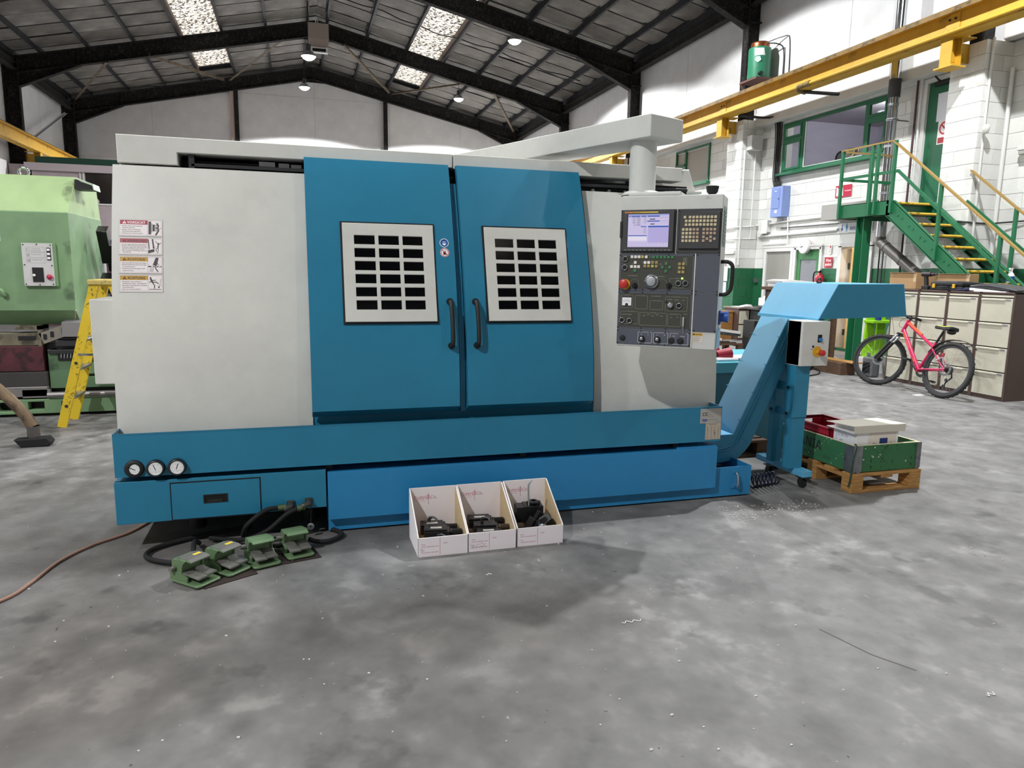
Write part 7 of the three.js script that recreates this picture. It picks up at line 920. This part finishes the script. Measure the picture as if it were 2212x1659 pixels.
  each(t, 'chuck_jaw', [R(62), R(-28), R(-118), R(152)].map((a) => jaw(a, 0.14, 0.52)), M.tool); each(t, 'jaw_face', [R(62), R(-28)].map((a) => { const g = bx(0.19, 0.285, 0, 0.09, 0.01, 0.12, 0.003); g.applyMatrix4(new THREE.Matrix4().makeBasis(V(0, Math.sin(a), Math.cos(a)), V(1, 0, 0), new THREE.Vector3().crossVectors(V(0, Math.sin(a), Math.cos(a)), V(1, 0, 0)))); g.translate(-2.02, 1.42, -8.95); return fin(g); }), mat('#cdbdb5', 0.4, 0.5));
  // bed, carriage, splash pans
  part(t, 'bed', [box(xl, -0.6, 0.30, 0.72, -9.2, -8.15, 0.01), box(-2.38, -0.6, 0.72, 0.78, -8.35, -8.08, 0.006), box(-2.38, -0.6, 0.62, 0.66, -8.15, -8.03, 0.004)], M.steelDark);
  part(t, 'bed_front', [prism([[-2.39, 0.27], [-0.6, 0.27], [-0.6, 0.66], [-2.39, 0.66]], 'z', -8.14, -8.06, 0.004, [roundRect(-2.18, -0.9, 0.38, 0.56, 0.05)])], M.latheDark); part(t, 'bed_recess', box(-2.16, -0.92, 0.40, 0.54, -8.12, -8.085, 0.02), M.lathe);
  part(t, 'red_cover', box(xl, -2.42, 0.45, 0.70, -8.12, -8.03, 0.006), mat('#5b2530', 0.6, 0, { map: T.dirty })); part(t, 'dark_cover', box(xl, -2.40, 0.30, 0.445, -8.1, -8.02, 0.006), mat('#3a3536', 0.6));
  part(t, 'grey_panel', [box(xl, -2.42, 0.70, 0.83, -8.2, -8.06, 0.01), box(-2.65, -2.43, 0.86, 0.90, -8.3, -8.05), box(-2.46, -2.43, 0.70, 0.90, -8.3, -8.05)], mat('#7f7a66', 0.6, 0, { map: T.dirty })); part(t, 'panel_slot', box(-2.63, -2.48, 0.755, 0.80, -8.062, -8.055, 0.01), M.black);
  part(t, 'slotted_guard', [bar([-2.43, 0.77, -8.1], [-2.2, 0.86, -8.1], 0.1, 0.11, [0, 1, 0])], mat('#938c82', 0.45, 0.4)); each(t, 'guard_slot', [0.15, 0.42, 0.85].map((k) => bx(-2.43 + 0.23 * k, 0.775 + 0.09 * k, -8.047, 0.03, 0.055, 0.004)), M.black);
  part(t, 'carriage_cover', [prism([[-8.3, 0.97], [-8.02, 0.93], [-8.02, 0.79], [-8.3, 0.79]], 'x', -2.24, -0.8, 0.004)], mat('#8c888a', 0.45, 0.3)); part(t, 'way_cover', prism([[-8.3, 0.79], [-8.0, 0.75], [-8.0, 0.70], [-8.3, 0.70]], 'x', -2.3, -0.8, 0.003), M.steelDark);
  part(t, 'rack_back', box(-2.3, -1.2, 0.55, 0.665, -8.07, -8.045), M.black); each(t, 'rack_tooth', Array.from({ length: 22 }, (_, i) => bar([-2.27 + i * 0.028, 0.575, -8.04], [-2.262 + i * 0.028, 0.65, -8.04], 0.008, 0.01, [0, 0, 1])), M.alu);
  part(t, 'splash_rail', [tube([[-2.4, 0.215, -7.99], [-1.6, 0.215, -7.99], [-0.7, 0.215, -7.99]], 0.03, 10), box(-2.62, -2.38, 0.19, 0.27, -8.04, -8.0), box(xl, -2.4, 0.20, 0.3, -8.1, -8.0, 0.006)], mat('#8b8684', 0.4, 0.5));
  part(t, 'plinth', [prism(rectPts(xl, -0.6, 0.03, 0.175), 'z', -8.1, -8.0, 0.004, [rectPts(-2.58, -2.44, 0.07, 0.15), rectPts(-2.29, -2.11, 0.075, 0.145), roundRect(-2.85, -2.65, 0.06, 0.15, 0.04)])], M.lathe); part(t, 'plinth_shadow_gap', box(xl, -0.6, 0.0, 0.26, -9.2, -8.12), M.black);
}
{ const t = thing('step_ladder', 'paint-stained yellow step ladder standing by the green lathe', 'ladder', [-1.72, 0, -7.6]);
  const A = (z) => bar([-2.135, 0.0, z], [-1.775, 1.33, z], 0.035, 0.075, [1, 0, 0]), B = (z) => bar([-1.2, 0.0, z], [-1.64, 1.33, z], 0.03, 0.06, [1, 0, 0]);
  part(t, 'front_rail', A(-7.42), M.ladder); part(t, 'front_rail', A(-7.80), M.ladder); part(t, 'rear_rail', B(-7.42), M.ladder); part(t, 'rear_rail', B(-7.80), M.ladder);
  part(t, 'top_cap', [box(-1.83, -1.58, 1.315, 1.365, -7.84, -7.38, 0.012)], mat('#c3b26a', 0.6, 0, { map: T.scratch })); each(t, 'step', [0.27, 0.54, 0.81, 1.08].map((y) => box(-2.135 + y * 0.271 - 0.04, -2.135 + y * 0.271 + 0.05, y - 0.01, y + 0.012, -7.78, -7.44, 0.003)), M.alu);
  each(t, 'bolt_head', [0.2, 0.6].map((y) => cyl(-2.135 + y * 0.271, y, -7.40, 0.014, 0.01, 'z', 12)), M.steelDark); part(t, 'spreader', [bar([-1.95, 0.68, -7.4], [-1.42, 0.66, -7.4], 0.006, 0.02), bar([-1.95, 0.68, -7.82], [-1.42, 0.66, -7.82], 0.006, 0.02)], M.zinc);
}
{ const t = thing('vacuum_wand', 'dusty brown vacuum hose ending in a flat black floor nozzle', 'vacuum hose', [-2.13, 0, -6.68]);
  part(t, 'hose', tube([[-2.14, 0.16, -6.69], [-2.19, 0.26, -6.70], [-2.32, 0.42, -6.73], [-2.48, 0.56, -6.77], [-2.75, 0.7, -6.85], [-3.1, 0.8, -6.95]], 0.045, 40, 16), mat('#7d6850', 0.7, 0, { map: T.dirty })); part(t, 'cuff', [lathe([[0.04, 0], [0.048, 0.02], [0.046, 0.07], [0.052, 0.09], [0.05, 0.1]], -2.135, 0.07, -6.685, 'y', 24)], mat('#56504c', 0.6)); part(t, 'nozzle', [prism([[-2.27, 0.065], [-2.03, 0.075], [-2.0, 0.035], [-2.02, 0.0], [-2.22, 0.0]], 'z', -6.75, -6.63, 0.008)], M.rubber);
}
// ---------- works office in the far corner ----------
{ const z = -20, w = structure('wall_office');
  part(w, 'office_board', [box(-6.03, -4.84, 1.9, 3.69, z - 0.1, z, 0.004), box(-4.84, 0.5, 1.9, 2.96, z - 0.1, z, 0.004), box(-2.6, 0.5, 2.96, 3.69, z - 0.1, z, 0.004)], M.pink); part(w, 'office_dado', box(-6.03, 0.5, 0, 1.88, z - 0.1, z), M.maroon); part(w, 'dado_rail', box(-6.03, 0.5, 1.88, 1.91, z - 0.1, z + 0.015, 0.003), M.plaster);
  part(w, 'office_fascia', box(-6.06, 0.5, 3.69, 3.865, z - 0.1, z + 0.06, 0.004), mat('#bdb0b5', 0.7)); part(w, 'office_beam', box(-5.85, 0.5, 3.87, 4.02, z - 0.2, z - 0.02, 0.004), mat('#143f30', 0.5)); part(w, 'office_side', box(-6.03, -5.93, 0, 3.69, -26, z), M.pink);
  const n = structure('window_4'); part(n, 'window_frame', [box(-4.86, -4.82, 2.93, 3.69, z - 0.06, z + 0.02, 0.004), box(-4.86, -2.6, 2.93, 2.97, z - 0.06, z + 0.02, 0.004), box(-4.93, -4.9, 2.9, 3.69, z - 0.03, z + 0.02, 0.004)], M.plaster); part(n, 'window_pane', box(-4.82, -2.6, 2.97, 3.69, z - 0.05, z - 0.045), mat('#1b191a', 0.12));
  const s = thing('safety_helmet', 'pale safety helmet on the sill of the dark office window', 'helmet', [-4.68, 2.97, z + 0.0]); part(s, 'shell', [sph(-4.66, 3.01, z - 0.0, 0.11, 1.1, 0.85, 0.6)], mat('#c5b9b5', 0.5)); 
}
for (const zc of [-21.1, -15.1, -27.2]) { const p = structure('pillar_plain', [-8.3, 0, zc]); part(p, 'pillar_face', box(-8.6, -8.0, 0, 4.62, zc - 0.32, zc + 0.32, 0.01), M.pink); }
// ---------- overhead: floodlights and the unit heater ----------
LAMPS.forEach(([x, y, z], i) => {
  const where = ['high-bay floodlight under the ridge closest to the gable wall', 'high-bay floodlight under the ridge beside the hanging heater', 'high-bay floodlight over the right half of the hall nearest the gable', 'high-bay floodlight over the right half of the hall, next to a dark rafter'][i] || ['', '', '', '', 'high-bay floodlight above the stairs outside the picture', 'high-bay floodlight under the ridge above the picture', 'high-bay floodlight above the chip conveyor', 'high-bay floodlight under the ridge above the lathe', 'high-bay floodlight above the camera beside the boarded wall', 'high-bay floodlight behind the camera on the block wall side', 'high-bay floodlight above the green lathe'][i];
  const t = thing('floodlight', where, 'lamp', [x, y, z], 'high-bay floodlights');
  part(t, 'reflector', [lathe([[0.12, 0.12], [0.2, 0.0], [0.205, 0.0], [0.13, 0.125], [0.06, 0.16], [0.0, 0.16]], x, y, z, 'y', 28)], M.alu); part(t, 'housing', cyl(x, y + 0.24, z, 0.07, 0.18), M.charcoal); part(t, 'hanger', [rod([[x, y + 0.33, z], [x, Math.min(roofY(x) + 0.1, y + 1.6), z]], 0.008)], M.steelDark);
  part(t, 'lens', lathe([[0, -0.10], [0.08, -0.09], [0.15, -0.05], [0.19, 0.0], [0.19, 0.01], [0, 0.01]], x, y, z, 'y', 28), M.lampGlow);
});
{ const t = thing('unit_heater', 'grey boxed unit heater hanging under the roof ridge', 'heater', [0.92, 8.3, -25.2]); part(t, 'casing', [box(0.6, 1.24, 8.72, 9.2, -25.5, -25.0, 0.01)], mat('#9a8d86', 0.6)); part(t, 'hopper', [prism([[0.6, 8.72], [1.24, 8.72], [1.19, 8.45], [0.66, 8.45]], 'z', -25.45, -25.02, 0.004)], mat('#a5978f', 0.6)); part(t, 'outlet_frame', [prism(rectPts(0.66, 1.2, 8.30, 8.46), 'z', -25.1, -24.96, 0, [rectPts(0.72, 1.14, 8.33, 8.44)])], M.plaster); part(t, 'grille', [box(0.7, 1.16, 8.32, 8.45, -25.08, -25.04)], M.dark); each(t, 'hanger_rod', [0.62, 1.22].map((x) => rod([[x, 9.2, -25.2], [x, 9.9, -25.2]], 0.012)), M.steelDark); }
{ const t = thing('roof_cable', 'sagging black cable strung across the roof sheets between purlins', 'cable', [3, 9, -24]); const p = []; for (let i = 0; i < 14; i++) { const x = 1.6 + i * 0.62; p.push([x, roofY(x) + 0.04 - 0.05 * (i % 2), -24.4 + 0.12 * Math.sin(i)]); } part(t, 'cable', tube(p, 0.018, 90, 6), M.black); }
// swarf and scraps on the concrete
{ const g = []; for (let i = 0; i < 260; i++) { const c = i < 150 ? [2.9 + rr(-0.35, 0.35), -3.75 + rr(-0.12, 0.16)] : [rr(-1.8, 4.6), rr(-4, -1.6)], s = rr(0.002, 0.007); const b = bx(c[0], s * 0.4, c[1], s * 1.4, s * 0.8, s); g.push(b); } const m = solo('swarf_chips', 'tiny pale swarf chips scattered over the concrete floor', 'swarf', g, mat('#c9c7c2', 0.5)); m.userData.kind = 'stuff'; }
for (const [lab, x, z, n] of [['curly scrap of white string lying on bare concrete before the lot boxes', 1.3, -2.62, 9], ['small curled white shred beside the dark shadowed floor patch', 0.86, -3.25, 5], ['short white shred near the lower corner of the bare floor', 2.35, -1.78, 6]]) { const p = []; for (let i = 0; i < n; i++) p.push([x + i * 0.008 * (n / 6), 0.003, z + 0.009 * Math.sin(i * 2.1)]); solo('string_scrap', lab, 'scrap', tube(p, 0.0018, 40, 6), M.boxWhite); }
renderer.render(scene, camera);
